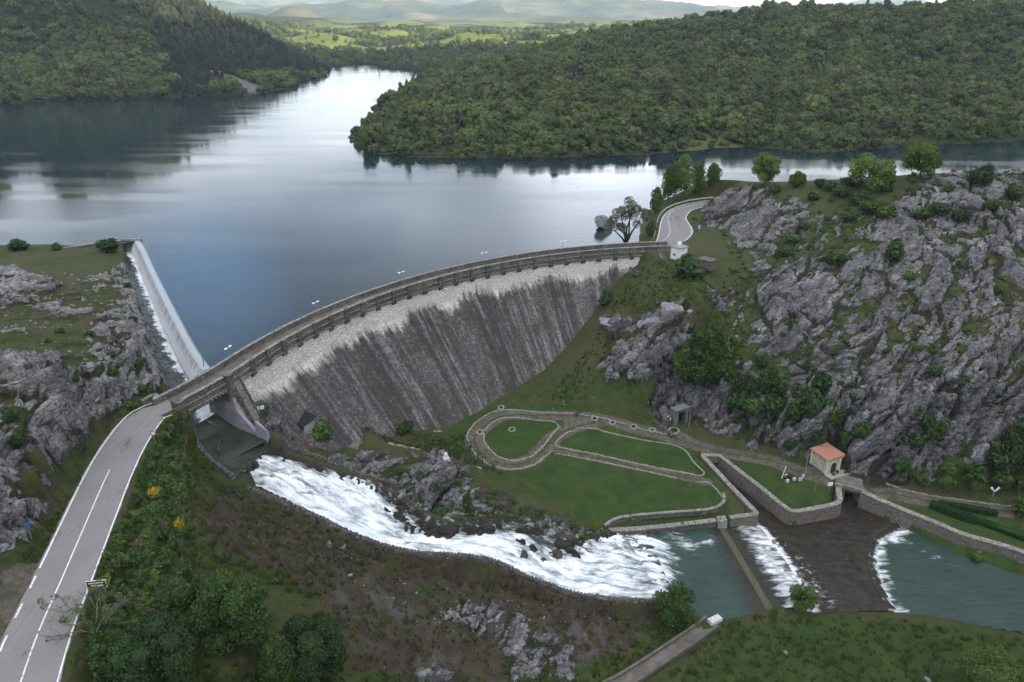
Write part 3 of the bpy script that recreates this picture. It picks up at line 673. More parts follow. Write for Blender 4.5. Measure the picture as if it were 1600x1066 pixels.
# ------------------------------------------------------------------ ground material and mesh
def ground_mat():
    t = NT('ground'); v = t.pos()
    a = t.sep(t.attr('zones')); rockA, soilA, lawnA = a[0], a[1], a[2]
    ea = t.sep(t.attr('extra')); gravA, wetA, crA = ea[0], ea[1], ea[2]
    n_big, n_mid, n_fine = t.noise(v, 0.07, 5, 0.6), t.noise(v, 0.6, 5, 0.65), t.noise(v, 4.0, 5, 0.7)
    # rock
    vs = t.mapping(v, (0.55, 1.5, 1.3), (R_(25), R_(10), R_(38)))
    nr = t.noise(vs, 0.9, 8, 0.66, 0.6); nr2 = t.noise(v, 3.2, 6, 0.7)
    ce = t.voro(t.mapping(v, (0.5, 1.0, 0.9), (R_(20), R_(15), R_(38))), 0.9)
    rc = t.ramp(nr, (0.28, (0.062, 0.060, 0.066)), (0.42, (0.15, 0.147, 0.155)), (0.58, (0.245, 0.24, 0.25)), (0.74, (0.40, 0.392, 0.39)))
    rc = t.mix(t.mr(nr2, 0.38, 0.72, 0.0, 0.7), rc, (0.085, 0.082, 0.085))
    # bedding lines: long thin bands across the tilted beds, two strikes
    def bands(deg, sd):
        a_ = R_(deg); p_ = t.sepxyz(v); w_ = t.math('MULTIPLY', t.noise(v, 0.12, 3), 9.0)
        b_ = t.math('ADD', t.math('ADD', t.math('MULTIPLY', p_[0], -math.sin(a_)), t.math('MULTIPLY', p_[1], math.cos(a_))), t.math('ADD', t.math('MULTIPLY', p_[2], 0.9), w_))
        l_ = t.math('ADD', t.math('MULTIPLY', p_[0], math.cos(a_)), t.math('MULTIPLY', p_[1], math.sin(a_)))
        return t.noise(t.cmb(t.math('MULTIPLY', l_, 0.10), b_, sd), 0.85, 7, 0.70)
    side_ = t.mr(t.sepxyz(v)[0], 85, 115)
    bn = t.node('ShaderNodeMix', {'Factor': side_, 'A': bands(62, 0.0), 'B': bands(118, 4.0)}).outputs[0]
    rc = t.mix(t.mr(bn, 0.50, 0.34, 0, 0.8), rc, (0.050, 0.048, 0.050)); rc = t.mix(t.mr(bn, 0.50, 0.66, 0, 0.65), rc, (0.45, 0.44, 0.445))
    rc = t.mix(t.math('MULTIPLY', t.mr(t.sepxyz(v)[0], -42, -55), t.mr(nr, 0.35, 0.6, 0.1, 0.5)), rc, (0.42, 0.41, 0.40))
    n_lich = t.noise(t.mapping(v, (1, 1, 0.5)), 0.09, 6, 0.68)
    rc = t.mix(t.mr(n_lich, 0.50, 0.66, 0, 0.62), rc, (0.075, 0.073, 0.08)); rc = t.mix(t.mr(n_lich, 0.46, 0.30, 0, 0.45), rc, (0.42, 0.41, 0.40))
    rc = t.mix(t.mr(n_big, 0.5, 0.72, 0, 0.35), rc, (0.19, 0.16, 0.125))
    rc = t.mix(t.mr(ce, 0.0, 0.05, 0.7, 0), rc, (0.05, 0.048, 0.045))
    # grass, dry grass, bare soil
    gr = t.ramp(n_mid, (0.28, (0.030, 0.044, 0.012)), (0.5, (0.056, 0.076, 0.021)), (0.72, (0.100, 0.108, 0.036)))
    gr = t.mix(t.mr(n_big, 0.40, 0.62, 0, 0.8), gr, (0.098, 0.084, 0.044))
    gr = t.mix(t.mr(n_fine, 0.3, 0.72, 0.55, 0), gr, (0.022, 0.036, 0.010))
    so = t.ramp(n_mid, (0.3, (0.028, 0.021, 0.016)), (0.52, (0.060, 0.044, 0.032)), (0.75, (0.105, 0.084, 0.068)))
    so = t.mix(t.mr(n_fine, 0.5, 0.62, 0, 0.75), so, (0.05, 0.05, 0.022))
    stones = t.voro(v, 2.6, 'F1', 'Distance'); scid = t.sep(t.voro(v, 2.6, 'F1', 'Color'))[0]
    sm = t.math('MULTIPLY', t.mr(stones, 0.22, 0.14), t.mr(scid, 0.62, 0.7))
    sm2 = t.math('MULTIPLY', sm, t.mr(t.noise(v, 0.35, 3), 0.45, 0.6))
    so = t.mix(t.mr(t.noise(v, 0.16, 6, 0.7), 0.52, 0.66, 0, 0.55), so, (0.12, 0.115, 0.115)); so = t.mix(sm2, so, (0.23, 0.22, 0.22))
    la = t.ramp(t.noise(v, 0.30, 7, 0.7), (0.3, (0.028, 0.054, 0.013)), (0.52, (0.047, 0.080, 0.019)), (0.72, (0.082, 0.105, 0.032)), (0.85, (0.095, 0.088, 0.045)))
    la = t.mix(t.mr(t.noise(v, 0.75, 5, 0.7), 0.56, 0.70, 0, 0.55), la, (0.095, 0.088, 0.042)); la = t.mix(t.mr(t.noise(v, 1.7, 4, 0.7), 0.58, 0.70, 0, 0.35), la, (0.020, 0.040, 0.010))
    la = t.mix(t.mr(n_fine, 0.3, 0.75, 0.35, 0), la, (0.016, 0.036, 0.008))
    pa = t.ramp(t.noise(v, 1.4, 6, 0.7), (0.3, (0.075, 0.062, 0.05)), (0.55, (0.145, 0.125, 0.108)), (0.8, (0.22, 0.195, 0.172)))
    pa = t.mix(t.mr(t.noise(v, 0.5, 5, 0.7), 0.46, 0.6, 0, 0.7), pa, (0.06, 0.07, 0.03))
    nn = t.math('MULTIPLY', t.math('SUBTRACT', n_fine, 0.5), 0.9)
    nm = t.math('MULTIPLY', t.math('SUBTRACT', n_mid, 0.5), 1.2)
    nb_ = t.math('MULTIPLY', t.math('SUBTRACT', t.noise(v, 0.22, 5, 0.62), 0.5), 2.6)
    def msk(x, lo, hi): return t.mr(t.math('ADD', t.math('ADD', x, nn), nm), lo, hi)
    c = t.mix(t.mr(t.math('ADD', t.math('ADD', soilA, nn), t.math('ADD', nm, t.math('MULTIPLY', nb_, soilA))), 0.45, 0.95), gr, so)
    c = t.mix(t.mr(t.math('ADD', lawnA, t.math('MULTIPLY', nn, 0.6)), 0.4, 0.6), c, la)
    rm = msk(rockA, 0.40, 0.58)
    c = t.mix(rm, c, rc)
    c = t.mix(t.mr(t.math('ADD', gravA, t.math('MULTIPLY', nn, 0.7)), 0.4, 0.6), c, pa)
    c = t.mix(t.mr(t.math('ADD', wetA, t.math('MULTIPLY', nm, 0.5)), 0.3, 0.8), c, t.mix(nr, (0.016, 0.014, 0.012), (0.075, 0.068, 0.058)))
    c = t.mix(t.mr(t.math('ADD', crA, t.math('MULTIPLY', nm, 0.6)), 0.35, 0.75, 0, 0.85), c, t.mix(n_fine, (0.018, 0.020, 0.012), (0.050, 0.060, 0.022)))  # dark soil and plants in cracks, deepened to stand in for weak crevice shade
    hr = t.math('ADD', t.math('ADD', t.math('MULTIPLY', nr, 1.1), t.math('MULTIPLY', bn, 1.5)), t.math('ADD', t.math('MULTIPLY', nr2, 0.45), t.mr(ce, 0, 0.12, 0, 0.35)))
    hg = t.math('ADD', t.math('MULTIPLY', n_fine, 0.5), t.math('MULTIPLY', t.noise(v, 12, 3, 0.6), 0.3))
    h = t.node('ShaderNodeMix', {'Factor': rm, 'A': hg, 'B': hr}).outputs[0]
    return t.done(t.bsdf(c, 0.92, t.bump(h, 0.95, 0.5), 0.15))
M['ground'] = ground_mat()
nz = np.stack([rk, soil, lawn], -1).reshape(-1, 3)
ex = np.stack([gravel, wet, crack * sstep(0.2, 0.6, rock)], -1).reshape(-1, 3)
Vg = np.stack([X + offx, Y + offy, GRID_Z], -1)
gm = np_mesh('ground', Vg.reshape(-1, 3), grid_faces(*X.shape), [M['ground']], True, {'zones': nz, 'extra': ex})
tag(link('ground', gm), kind='structure')

# ------------------------------------------------------------------ water
def lake_mat():
    t = NT('lake'); v = t.pos()
    w1 = t.noise(t.mapping(v, (0.5, 1.2, 1)), 0.9, 4, 0.6); w2 = t.noise(t.mapping(v, (0.012, 0.06, 1), (0, 0, R_(8))), 1.0, 3, 0.5)
    amp = t.mr(w2, 0.40, 0.62, 0.15, 1.0)
    b = t.node('ShaderNodeBump', {'Height': w1, 'Strength': t.math('MULTIPLY', amp, 0.13), 'Distance': 0.3}).outputs[0]
    return t.done(t.bsdf((0.010, 0.020, 0.028), 0.05, b, 0.5, **{'IOR': 1.33}))
M['lake'] = lake_mat()
weir_line = [P(*q, 0.0) for q in [(195, 377), (215, 377), (240, 430), (270, 490), (300, 545), (325, 575)]]
lk = [(-2600, 1250), (-2600, 150), (-140, 165), (-110, 186), (-103, 190)] + [tuple(p[:2]) for p in weir_line[1:]]
lk += [tuple(dam_pt(a, 0.6, 0)[:2]) for a in np.arange(160, 95, -2.5)]
lk += [(60, 190), (90, 200), (130, 195), (190, 180), (2600, 150), (2600, 1250)]
from mathutils.geometry import delaunay_2d_cdt
cv, _, cf, *_r = delaunay_2d_cdt([Vector(q) for q in lk], [], [list(range(len(lk)))], 1, 1e-4)
me = bpy.data.meshes.new('lake'); me.from_pydata([(q.x, q.y, 0.0) for q in cv], [], [list(f) for f in cf]); me.materials.append(M['lake'])
if me.polygons[0].normal.z < 0: me.flip_normals()
tag(link('lake_water', me), kind='structure')

def river_mat():
    """attribute 'flow': along, across (metres), foam amount; water shows its bed, foam is white"""
    t = NT('river'); v = t.attr('flow', 'Vector'); s = t.sep(t.attr('wet'))
    f = t.sepxyz(v); foamA, brown, speed = s[0], s[1], s[2]
    vv = t.cmb(t.math('MULTIPLY', f[0], 0.30), f[1], 0.0)
    n1 = t.noise(vv, 0.7, 5, 0.58, 1.0); n2 = t.noise(t.cmb(t.math('MULTIPLY', f[0], 0.35), f[1], 3.0), 2.2, 5, 0.65, 0.5)
    nf = t.math('ADD', t.math('MULTIPLY', t.math('SUBTRACT', n1, 0.5), 1.1), t.math('MULTIPLY', t.math('SUBTRACT', n2, 0.5), 0.7))
    foam = t.mr(t.math('ADD', foamA, nf), 0.30, 0.80)
    p = t.pos(); bed = t.ramp(t.noise(p, 0.5, 6, 0.7), (0.3, (0.012, 0.010, 0.007)), (0.6, (0.036, 0.027, 0.017)), (0.8, (0.065, 0.052, 0.034)))
    bs_ = t.voro(p, 0.9, 'F1', 'Distance'); bcid = t.sep(t.voro(p, 0.9, 'F1', 'Color'))
    bed = t.mix(t.math('MULTIPLY', t.mr(bs_, 0.42, 0.22), t.mr(bcid[0], 0.45, 0.8)), bed, t.mix(bcid[1], (0.008, 0.007, 0.006), (0.048, 0.039, 0.029)))
    deep = t.mix(t.noise(p, 0.15, 3), (0.020, 0.042, 0.036), (0.046, 0.076, 0.062))
    wc = t.mix(brown, deep, bed)
    fc = t.mix(t.mr(t.math('ADD', n1, t.math('MULTIPLY', n2, 0.6)), 0.55, 1.05), (0.42, 0.48, 0.53), (0.86, 0.875, 0.89))
    b = t.bump(t.math('ADD', t.math('MULTIPLY', n1, 1.2), t.math('MULTIPLY', n2, 0.6)), 0.65, 0.3)
    w = t.bsdf(wc, 0.08, b, 0.5, IOR=1.33)
    fo = t.bsdf(fc, 0.6, b, 0.2)
    return t.done(t.node('ShaderNodeMixShader', {0: foam, 1: w, 2: fo}).outputs[0])
M['river'] = river_mat()
def water_strip(name, sec, foam, brown, rough=0.15, nv=40, ext=0.7, du=0.35, speed=1.0):
    g = strip_grid(sec, du, nv, ext); n = g.shape[0]
    s = np.concatenate([[0], np.cumsum(np.linalg.norm(np.diff(g.mean(1), axis=0), axis=1))])
    sec_s = np.linspace(0, 1, len(foam)); u = np.linspace(0, 1, n)
    tt = s / s[-1]
    S_ = np.repeat(s[:, None], nv, 1); Tm = np.linspace(0, 1, nv)[None, :] * np.linalg.norm(g[:, -1] - g[:, 0], axis=1)[:, None]
    fo = np.interp(u, sec_s, foam)[:, None] + 0 * S_
    br = np.interp(u, sec_s, brown)[:, None] + 0 * S_
    ra = np.interp(u, np.linspace(0, 1, len(rough)) if hasattr(rough, '__len__') else [0, 1], rough if hasattr(rough, '__len__') else [rough, rough])[:, None]
    g = g.copy(); g[..., 2] += ra * (fbm(S_ * 0.32, Tm * 0.75, 3.0, 4) + 0.35 * fbm(S_ * 0.9, Tm * 1.9, 9.0, 3))
    return g, S_, Tm, fo, br
def water_obj(name, g, S_, Tm, fo, br):
    V = g.reshape(-1, 3); flow = np.stack([S_.ravel(), Tm.ravel(), np.zeros(S_.size)], 1)
    me = np_mesh(name, V, grid_faces(*S_.shape), [M['river']], True, {'flow': flow, 'wet': np.stack([np.clip(fo, 0, 1).ravel(), np.clip(br, 0, 1).ravel(), np.zeros(fo.size)], 1)})
    if sum(p.normal.z for p in me.polygons[:50]) < 0: me.flip_normals()
    return tag(link(name, me), kind='structure')
# below the side weir: a shallow dark race with a white fringe at the weir's foot
g, s1, t1, fo, br = water_strip('w', CH_A, [0.1] * 6, [0.55] * 6, 0.10)
wdt = t1[:, -1:]; br = 0.9 + 0 * br; fo = 0.0 + 1.1 * sstep(5.0, 1.8, wdt - t1 - 0.8 + 0.8 * fbm(s1 * 0.6, t1 * 0.1, 1, 3))
water_obj('spillway_water', g, s1, t1, fo, br)
g, s1, t1, fo, br = water_strip('w', CH_B, [0.25, 0.02, 0.0, 0.22], [0.2, 0.65, 0.75, 0.4], [0.03, 0.025, 0.03, 0.2])
br = 0.6 + 0 * br; fo = fo * 0.6 + 0.10 + 0.8 * sstep(3.2, 0.5, np.hypot(g[..., 0] - P(318, 625, -6)[0], g[..., 1] - P(318, 625, -6)[1])) * 0.9
water_obj('race_water', g, s1, t1, fo, br)
g, s1, t1, fo, br = water_strip('w', CH_C, [0.40, 0.55, 0.70, 0.76, 0.74, 0.76, 0.76, 0.72, 0.72, 0.56, 0.33], [0.35, 0.2, 0.1, 0, 0, 0, 0, 0, 0, 0, 0], [0.3, 0.45, 0.55, 0.6, 0.55, 0.5, 0.45, 0.5, 0.42, 0.3, 0.2], 64)
vR = t1 / t1[:, -1:]; uR = s1 / s1.max()
fo = fo - 0.34 * sstep(0.45, 0.8, vR + 0.1 * fbm(s1 * .2, t1 * .2, 2, 3)) * sstep(0.25, 0.42, uR) * sstep(0.88, 0.7, uR) - 0.3 * sstep(0.06, 0.0, vR) - 0.22 * sstep(0.80, 1.0, vR) * sstep(0.6, 0.3, uR) + 0.12 * fbm(s1 * 0.12, t1 * 0.35, 8, 3)
water_obj('rapids', g, s1, t1, fo, br + 0.5 * sstep(0.5, 0.8, vR))
g, s1, t1, fo, br = water_strip('w', CH_D, [0.7, 0.1, 0.02], [0, 0.0, 0.15], [0.18, 0.09, 0.05], 60)
g[..., 2] += 0.03
def blob(px, py, z, r): c = P(px, py, z); return np.exp(-((g[..., 0] - c[0]) ** 2 + (g[..., 1] - c[1]) ** 2) / (r * r))
fo = sstep(0, 1, (1 - s1 / s1.max()) * 2.0 - 0.95 + 0.25 * fbm(s1 * 0.2, t1 * 0.2, 2, 3)) * 0.75 + 0.40 * blob(1085, 850, -24.7, 2.6) + 0.35 * blob(1112, 846, -24.7, 1.4) + 0.22 * blob(1040, 850, -24.7, 4) + 0.10 * fbm(s1 * 0.5, t1 * 0.5, 4, 3)
br = np.maximum(br, 0.8 * sstep(4.0, 0.5, (s1.max() - s1) - 0.5)); water_obj('pool_water', g, s1, t1, fo, br)
def water_poly(name, poly, z, d, foamf, brown, rough):
    p = np.array(poly); xs = np.arange(p[:, 0].min() - 1, p[:, 0].max() + 1, d); yv = np.arange(p[:, 1].min() - 1, p[:, 1].max() + 1, d)
    xx, yy = np.meshgrid(xs, yv); sd = poly_sd(xx, yy, poly)
    zz_ = z + rough * (fbm(xx * 0.5, yy * 0.9, 5.0, 3))
    V = np.stack([xx, yy, zz_], -1).reshape(-1, 3); Fq = grid_faces(*xx.shape)
    keep = (sd.ravel()[Fq] < 0.9).all(1)
    Fq = Fq[keep]; used = np.unique(Fq); re = -np.ones(len(V), int); re[used] = np.arange(len(used))
    foam = foamf(xx, yy).ravel()[used]; V = V[used]; Fq = re[Fq]
    fl = np.stack([V[:, 0], V[:, 1], 0 * V[:, 0]], 1); br = np.full(len(V), brown) if not callable(brown) else brown(xx, yy).ravel()[used]
    me = np_mesh(name, V, Fq, [M['river']], True, {'flow': fl, 'wet': np.stack([np.clip(foam, 0, 1), br, 0 * foam], 1)})
    if me.polygons[0].normal.z < 0: me.flip_normals()
    return tag(link(name, me), kind='structure')
W1 = [P(1126, 822, -24.70), P(1203, 952, -24.70)]         # crest of the low weir
W1F = [P(1182, 822, -25.3), P(1225, 880, -25.3), P(1266, 950, -25.3)]   # foot of its white sheet
W2 = [P(*q, -25.3) for q in [(1395, 818), (1366, 832), (1357, 850), (1355, 880), (1365, 915), (1385, 948)]]
def foam_f(xx, yy):
    d, _ = seg_d(xx, yy, W1F); side = (xx - W1F[1][0])
    d2, _ = seg_d(xx, yy, [P(1195, 840, -25.3), P(1290, 935, -25.3)])
    return 0.75 * sstep(2.0, 0.2, d) + 0.30 * sstep(5, 0.5, d2) + 0.16 * fbm(xx * 0.8, yy * 1.2, 7, 3)
water_poly('river_water', RIV_F, -25.3, 0.4, foam_f, 0.95, 0.05)
def foam_g(xx, yy):
    d, _ = seg_d(xx, yy, W2); c, _ = seg_d(xx, yy, [P(1380, 835, -25.9), P(1420, 850, -25.9), P(1490, 885, -25.9)])
    return 0.80 * sstep(5.0, 0.2, d + 1.0 * fbm(xx * 0.5, yy * 0.5, 3, 3)) + 0.26 * sstep(1.8, 0.2, c)
water_poly('lower_river_water', RIV_G, -25.86, 0.45, foam_g, 0.12, 0.06)
# the sheet sliding down the low weir, and the small lip downstream
def sheet(name, top, foot, foam, brown, n=70, m=24, sag=0.35):
    a = resample([np.asarray(q) for q in top], 0.4); n = len(a); f = np.array(foot); q = np.linspace(0, 1, n)
    fs = np.concatenate([[0], np.cumsum(np.linalg.norm(np.diff(f, axis=0), axis=1))]); fs /= fs[-1]
    b = np.stack([np.interp(q, fs, f[:, k]) for k in range(3)], 1)
    v = np.linspace(0, 1, m)[None, :, None]; g = a[:, None] * (1 - v) + b[:, None] * v
    g[..., 2] += sag * np.sin(np.pi * v[..., 0]) * 0.5
    Tm = np.repeat(np.arange(n)[:, None] * 0.4, m, 1); S_ = np.linspace(0, 1, m)[None, :] * np.linalg.norm(b - a, axis=1)[:, None]
    g[..., 2] += 0.05 * fbm(S_ * 0.2, Tm * 1.2, 2.0, 3)
    fo = foam(Tm / Tm.max(), np.linspace(0, 1, m)[None, :] + 0 * S_)
    return water_obj(name, g, S_, Tm, fo, brown + 0 * fo)
w1t = [W1[0] + (W1[1] - W1[0]) * q for q in (0, 0.25, 0.5, 0.75, 1.0)]
sheet('weir_water', [p + np.array([0, 0, 0.04]) for p in w1t], [p + np.array([0.5, 0, 0.05]) for p in W1F], lambda t, u: 0.25 + 0.35 * sstep(0.2, 0.6, u) - 0.25 * sstep(0.35, 0.1, u) * sstep(0.05, 0.4, t), 0.8)
w2t = resample(W2, 0.6) + np.array([0, 0, 0.08]); w2d = np.array([p + np.array([1.5, -0.25, -0.5]) for p in w2t])
sheet('lip_water', w2t, w2d, lambda t, u: 0.15 + 0.4 * u, 0.7, 60, 10, 0.2)
# ------------------------------------------------------------------ far land: hills round the lake, mountains
HB = []
def hz(*rows):
    for a, b, z in rows: HB.append(P(a, b, z))
def hy(*rows):
    for a, b, y in rows: HB.append(PY(a, b, y))
TR = 5.0                                        # crowns stand this much over the ground line
SHORE_P = [P(*q, 0) for q in [(1750, 222), (1600, 222), (1500, 226), (1400, 232), (1300, 241), (1180, 243), (1090, 236), (1000, 244), (900, 247), (800, 249), (700, 250), (620, 246), (570, 240), (548, 228), (540, 215), (552, 203), (580, 182), (600, 165), (625, 150), (650, 133)]]
for p in SHORE_P: HB.append(p)
hy((660, 126, 800), (700, 118, 830), (720, 112, 780), (760, 98, 790), (850, 77, 790), (950, 58, 760), (1050, 41, 740), (1100, 32, 730), (1200, 25, 700), (1400, 22, 660), (1600, 20, 630), (1800, 20, 610))
hy((700, 205, 365), (800, 200, 368), (900, 197, 372), (1000, 196, 372), (1100, 197, 375), (1200, 196, 378), (1300, 194, 380), (1450, 186, 400), (1600, 182, 410), (1750, 182, 410),
   (640, 200, 385), (640, 175, 450), (700, 160, 470), (800, 150, 455), (900, 150, 452), (1000, 150, 450), (1100, 150, 450), (1250, 150, 450), (1400, 148, 455), (1600, 145, 470), (1750, 145, 470),
   (720, 130, 600), (800, 110, 560), (900, 108, 545), (1000, 108, 540), (1100, 108, 540), (1250, 105, 540), (1400, 105, 540), (1600, 102, 540), (1750, 102, 540),
   (860, 85, 660), (950, 72, 640), (1050, 66, 630), (1150, 58, 630), (1300, 52, 610), (1450, 50, 600), (1600, 48, 590), (1750, 48, 590),
   (620, 170, 470), (660, 145, 600), (1110, 220, 360), (1150, 220, 358), (1180, 230, 350))
for x, y, z in [(60, 930, 8), (250, 950, 28), (500, 900, 50), (800, 800, 60), (400, 1150, 25), (700, 1150, 40), (1100, 700, 85), (900, 400, 35), (700, 330, 10)]: HB.append(np.array([x, y, z]))
SHORE_L = [P(*q, 0) for q in [(-160, 188), (-60, 178), (0, 167), (70, 158), (130, 155), (250, 153), (330, 150), (400, 147), (430, 143), (470, 131), (505, 121), (515, 112), (520, 106)]]
for p in SHORE_L: HB.append(p)
hy((420, 66, 930), (460, 93, 940), (500, 112, 950), (380, 43, 910), (330, 22, 890), (300, 8, 870), (250, -15, 850), (200, -40, 830), (100, -80, 780), (0, -100, 740), (-150, -120, 700))
hy((60, 125, 600), (200, 125, 620), (330, 122, 650), (420, 122, 720), (0, 85, 680), (150, 85, 690), (280, 85, 720), (380, 88, 800), (0, 40, 740), (150, 40, 760), (250, 40, 790), (340, 52, 850), (-150, 85, 660), (-200, 30, 700))
# the far shore and the fields behind
hz((520, 104, 0), (560, 106, 0), (592, 107, 0), (610, 113, 0), (640, 122, 0))
hy((560, 92, 1100), (620, 96, 1060), (520, 97, 1060), (500, 84, 1180), (460, 74, 1330), (600, 74, 1280), (650, 82, 1150), (690, 78, 1140), (740, 84, 1050), (640, 70, 1260), (660, 58, 1450), (560, 60, 1480), (740, 60, 1450), (800, 57, 1350), (480, 50, 1750), (430, 49, 1700), (600, 49, 1850), (700, 50, 1850), (400, 45, 1900))
for x, y, z in [(-1500, 1500, 90), (-900, 1500, 120), (-1600, 600, 160), (-1000, 700, 150), (-700, 1100, 110), (-900, 300, 60), (-700, 200, 20), (-1500, 100, 80), (-1400, 2300, 80), (-600, 2300, 60), (0, 2300, 42), (600, 2300, 50), (1400, 2300, 90), (1200, 1500, 90), (1800, 900, 110), (1800, 300, 60)]: HB.append(np.array([x, y, z]))
# under the lake
for q in [(300, 250), (150, 200), (450, 180), (560, 160), (450, 300), (100, 300), (700, 300), (900, 300), (1100, 262), (1300, 262), (1500, 250), (1700, 250), (520, 128), (560, 125), (600, 125), (560, 112), (530, 150), (380, 190), (-100, 250)]:
    p = P(*q, 0); HB.append(np.array([p[0], p[1], -9.0]))
HRB = Rbf(HB, 0.5)
hx = np.arange(-1500, 1800, 9.0); hyv = np.arange(262, 2300, 9.0)
HX, HY = np.meshgrid(hx, hyv)
HZ = HRB(HX, HY)
onland = sstep(2, 26, HZ)
HZ = HZ + onland * (3.2 * fbm(HX * 0.006, HY * 0.006, 2, 4) + 1.0 * fbm(HX * 0.03, HY * 0.03, 5, 3))
HZ = HZ + sstep(1130, 1350, HY) * 16 * np.clip(fbm(HX * 0.0042, HY * 0.0036, 17, 3) + 0.1, 0, 1.2)
HZ = np.where(HZ < 0.3, np.minimum(HZ, HZ - 0.8), HZ)
def hground(x, y): return bilin(HZ, hx[0], hyv[0], 9.0, np.asarray(x, float), np.asarray(y, float))
meadow = np.zeros(HX.shape)                     # open grass
def hzone(pix, soft=10):
    pts = [P(*q) if len(q) == 3 else PY(q[0], q[1], q[3]) for q in pix]
    return sstep(soft, -soft, poly_sd(HX, HY, pts) + 6 * fbm(HX * 0.03, HY * 0.03, 8, 3))
meadow = np.maximum(meadow, hzone([(1050, 238, 0.5), (1060, 205, 4), (1100, 198, 6), (1180, 222, 3), (1250, 232, 1), (1180, 242, 0.3)], 4) * 0.42)
meadow = np.maximum(meadow, hzone([(1398, 226, 0.3), (1385, 200, 5), (1400, 200, 5), (1425, 222, 1)], 3) * 0.4)
far_f = sstep(1080, 1180, HY + 90 * fbm(HX * 0.004, HY * 0.004, 3, 3)) * sstep(-650, -350, HX) * sstep(750, 400, HX)
meadow = np.maximum(meadow, far_f * sstep(-0.15, 0.1, fbm(HX * 0.006, HY * 0.010, 6, 4) + 0.12))
outcrop = sstep(0.1, 0.25, fbm(HX * 0.02, HY * 0.02, 14, 4) - 0.15) * 0.75 * np.maximum(hzone([(160, 85, 30), (230, 90, 25), (400, 128, 6), (405, 146, 0.3), (380, 140, 2), (250, 110, 16), (160, 100, 22)], 8), hzone([(585, 165, 0.5), (640, 140, 3), (650, 150, 4), (600, 175, 3)], 5))
outcrop = np.maximum(outcrop, 0.8 * hzone([(330, 118, 9), (372, 124, 6), (402, 134, 3), (404, 147, 0), (392, 144, 1), (355, 130, 6)], 2))
pine = hzone([(165, -60, 110), (190, 20, 68), (260, 60, 42), (400, 95, 20), (500, 112, 4), (520, 100, 3, 950), (420, 40, 0, 960), (300, -20, 0, 900)], 14)
def hill_mat():
    t = NT('hills'); v = t.pos(); a = t.sep(t.attr('zones'))
    n = t.noise(v, 0.05, 6, 0.65); n2 = t.noise(v, 0.35, 5, 0.7)
    wood = t.mix(n2, (0.018, 0.028, 0.012), (0.045, 0.052, 0.024))
    gr = t.ramp(n, (0.3, (0.09, 0.13, 0.03)), (0.55, (0.16, 0.19, 0.04)), (0.75, (0.24, 0.22, 0.06)))
    ro = t.ramp(n2, (0.3, (0.09, 0.085, 0.085)), (0.7, (0.21, 0.20, 0.195)))
    c = t.mix(a[0], wood, gr); c = t.mix(a[1], c, ro)
    return t.done(t.bsdf(c, 0.95, t.bump(n2, 0.6, 1.2), 0.1))
M['hills'] = hill_mat()
hm = np_mesh('hills', np.stack([HX, HY, HZ], -1).reshape(-1, 3), grid_faces(*HX.shape), [M['hills']], True, {'zones': np.stack([meadow, outcrop, pine], -1).reshape(-1, 3)})
tag(link('hills', hm), kind='structure')
# mountains: ridges with spurs
mx = np.arange(-5200, 7200, 45.0); my = np.arange(2250, 9000, 45.0)
MX, MY = np.meshgrid(mx, my)
MZ = 40 + 18 * fbm(MX * 0.0012, MY * 0.0012, 1, 3)
def ridge(pix, y, back, front, rough, seed):
    global MZ
    q = np.array([PY(a, b, y) for a, b in pix]); h = np.interp(MX, q[:, 0], q[:, 2], left=q[0, 2] * 0.6, right=q[-1, 2] * 0.6)
    d = MY - (y + 140 * fbm(MX * 0.0018, MX * 0 + seed, 0.0, 3))
    spur = np.abs(fbm(MX * 0.0032 + 0.25 * MY * 0.0015, MY * 0.0011, seed, 4))
    f = np.where(d < 0, np.exp(-(d / front) ** 2), np.exp(-(d / back) ** 2))
    z = h * f * (1 - 0.62 * spur * sstep(0, -front * 0.8, d)) + rough * 1.5 * fbm(MX * 0.005, MY * 0.005, seed, 5) * f
    MZ = np.maximum(MZ, z)
ridge([(200, 20), (300, 26), (380, 30), (430, 27), (455, 14), (480, 11), (492, 16), (512, 30), (540, 41), (620, 44)], 3000, 350, 480, 7, 3.0)
ridge([(560, 44), (640, 38), (720, 30), (800, 28), (880, 26), (960, 30), (1060, 40)], 3700, 500, 700, 8, 21.0)
ridge([(180, -14), (250, -8), (310, 0), (345, 6), (380, 8), (420, 16), (440, 12), (500, 11), (530, 6), (570, 3), (610, 6), (640, 4), (680, 11), (705, 13), (740, 8), (790, 2)], 4600, 700, 950, 14, 9.0)
ridge([(640, 16), (705, 13), (760, 5), (800, 1), (830, 4), (860, 0), (890, -6), (915, -3), (960, 2), (1010, 5), (1040, 4), (1075, 9), (1110, 18), (1200, 30)], 5200, 800, 1100, 14, 15.0)
ridge([(300, 4), (420, -2), (520, -6), (620, -4), (740, -12), (800, -14), (860, -4), (960, 10), (1260, 14), (1300, 9), (1350, 3), (1400, 2), (1440, 4), (1480, 14)], 7600, 900, 1300, 18, 33.0)
MZ = MZ * 1.05 - 34 * sstep(2900, 2250, MY)
def mount_mat():
    t = NT('mountains'); v = t.pos()
    n = t.noise(v, 0.0035, 8, 0.68); n2 = t.noise(v, 0.012, 6, 0.7)
    c = t.ramp(n, (0.32, (0.020, 0.034, 0.018)), (0.46, (0.045, 0.062, 0.028)), (0.58, (0.12, 0.115, 0.055)), (0.75, (0.24, 0.20, 0.14)))
    c = t.mix(t.mr(n2, 0.6, 0.75), c, (0.28, 0.25, 0.22))
    return t.done(t.bsdf(c, 0.95, t.bump(n2, 0.4, 12.0), 0.1))
M['mountains'] = mount_mat()
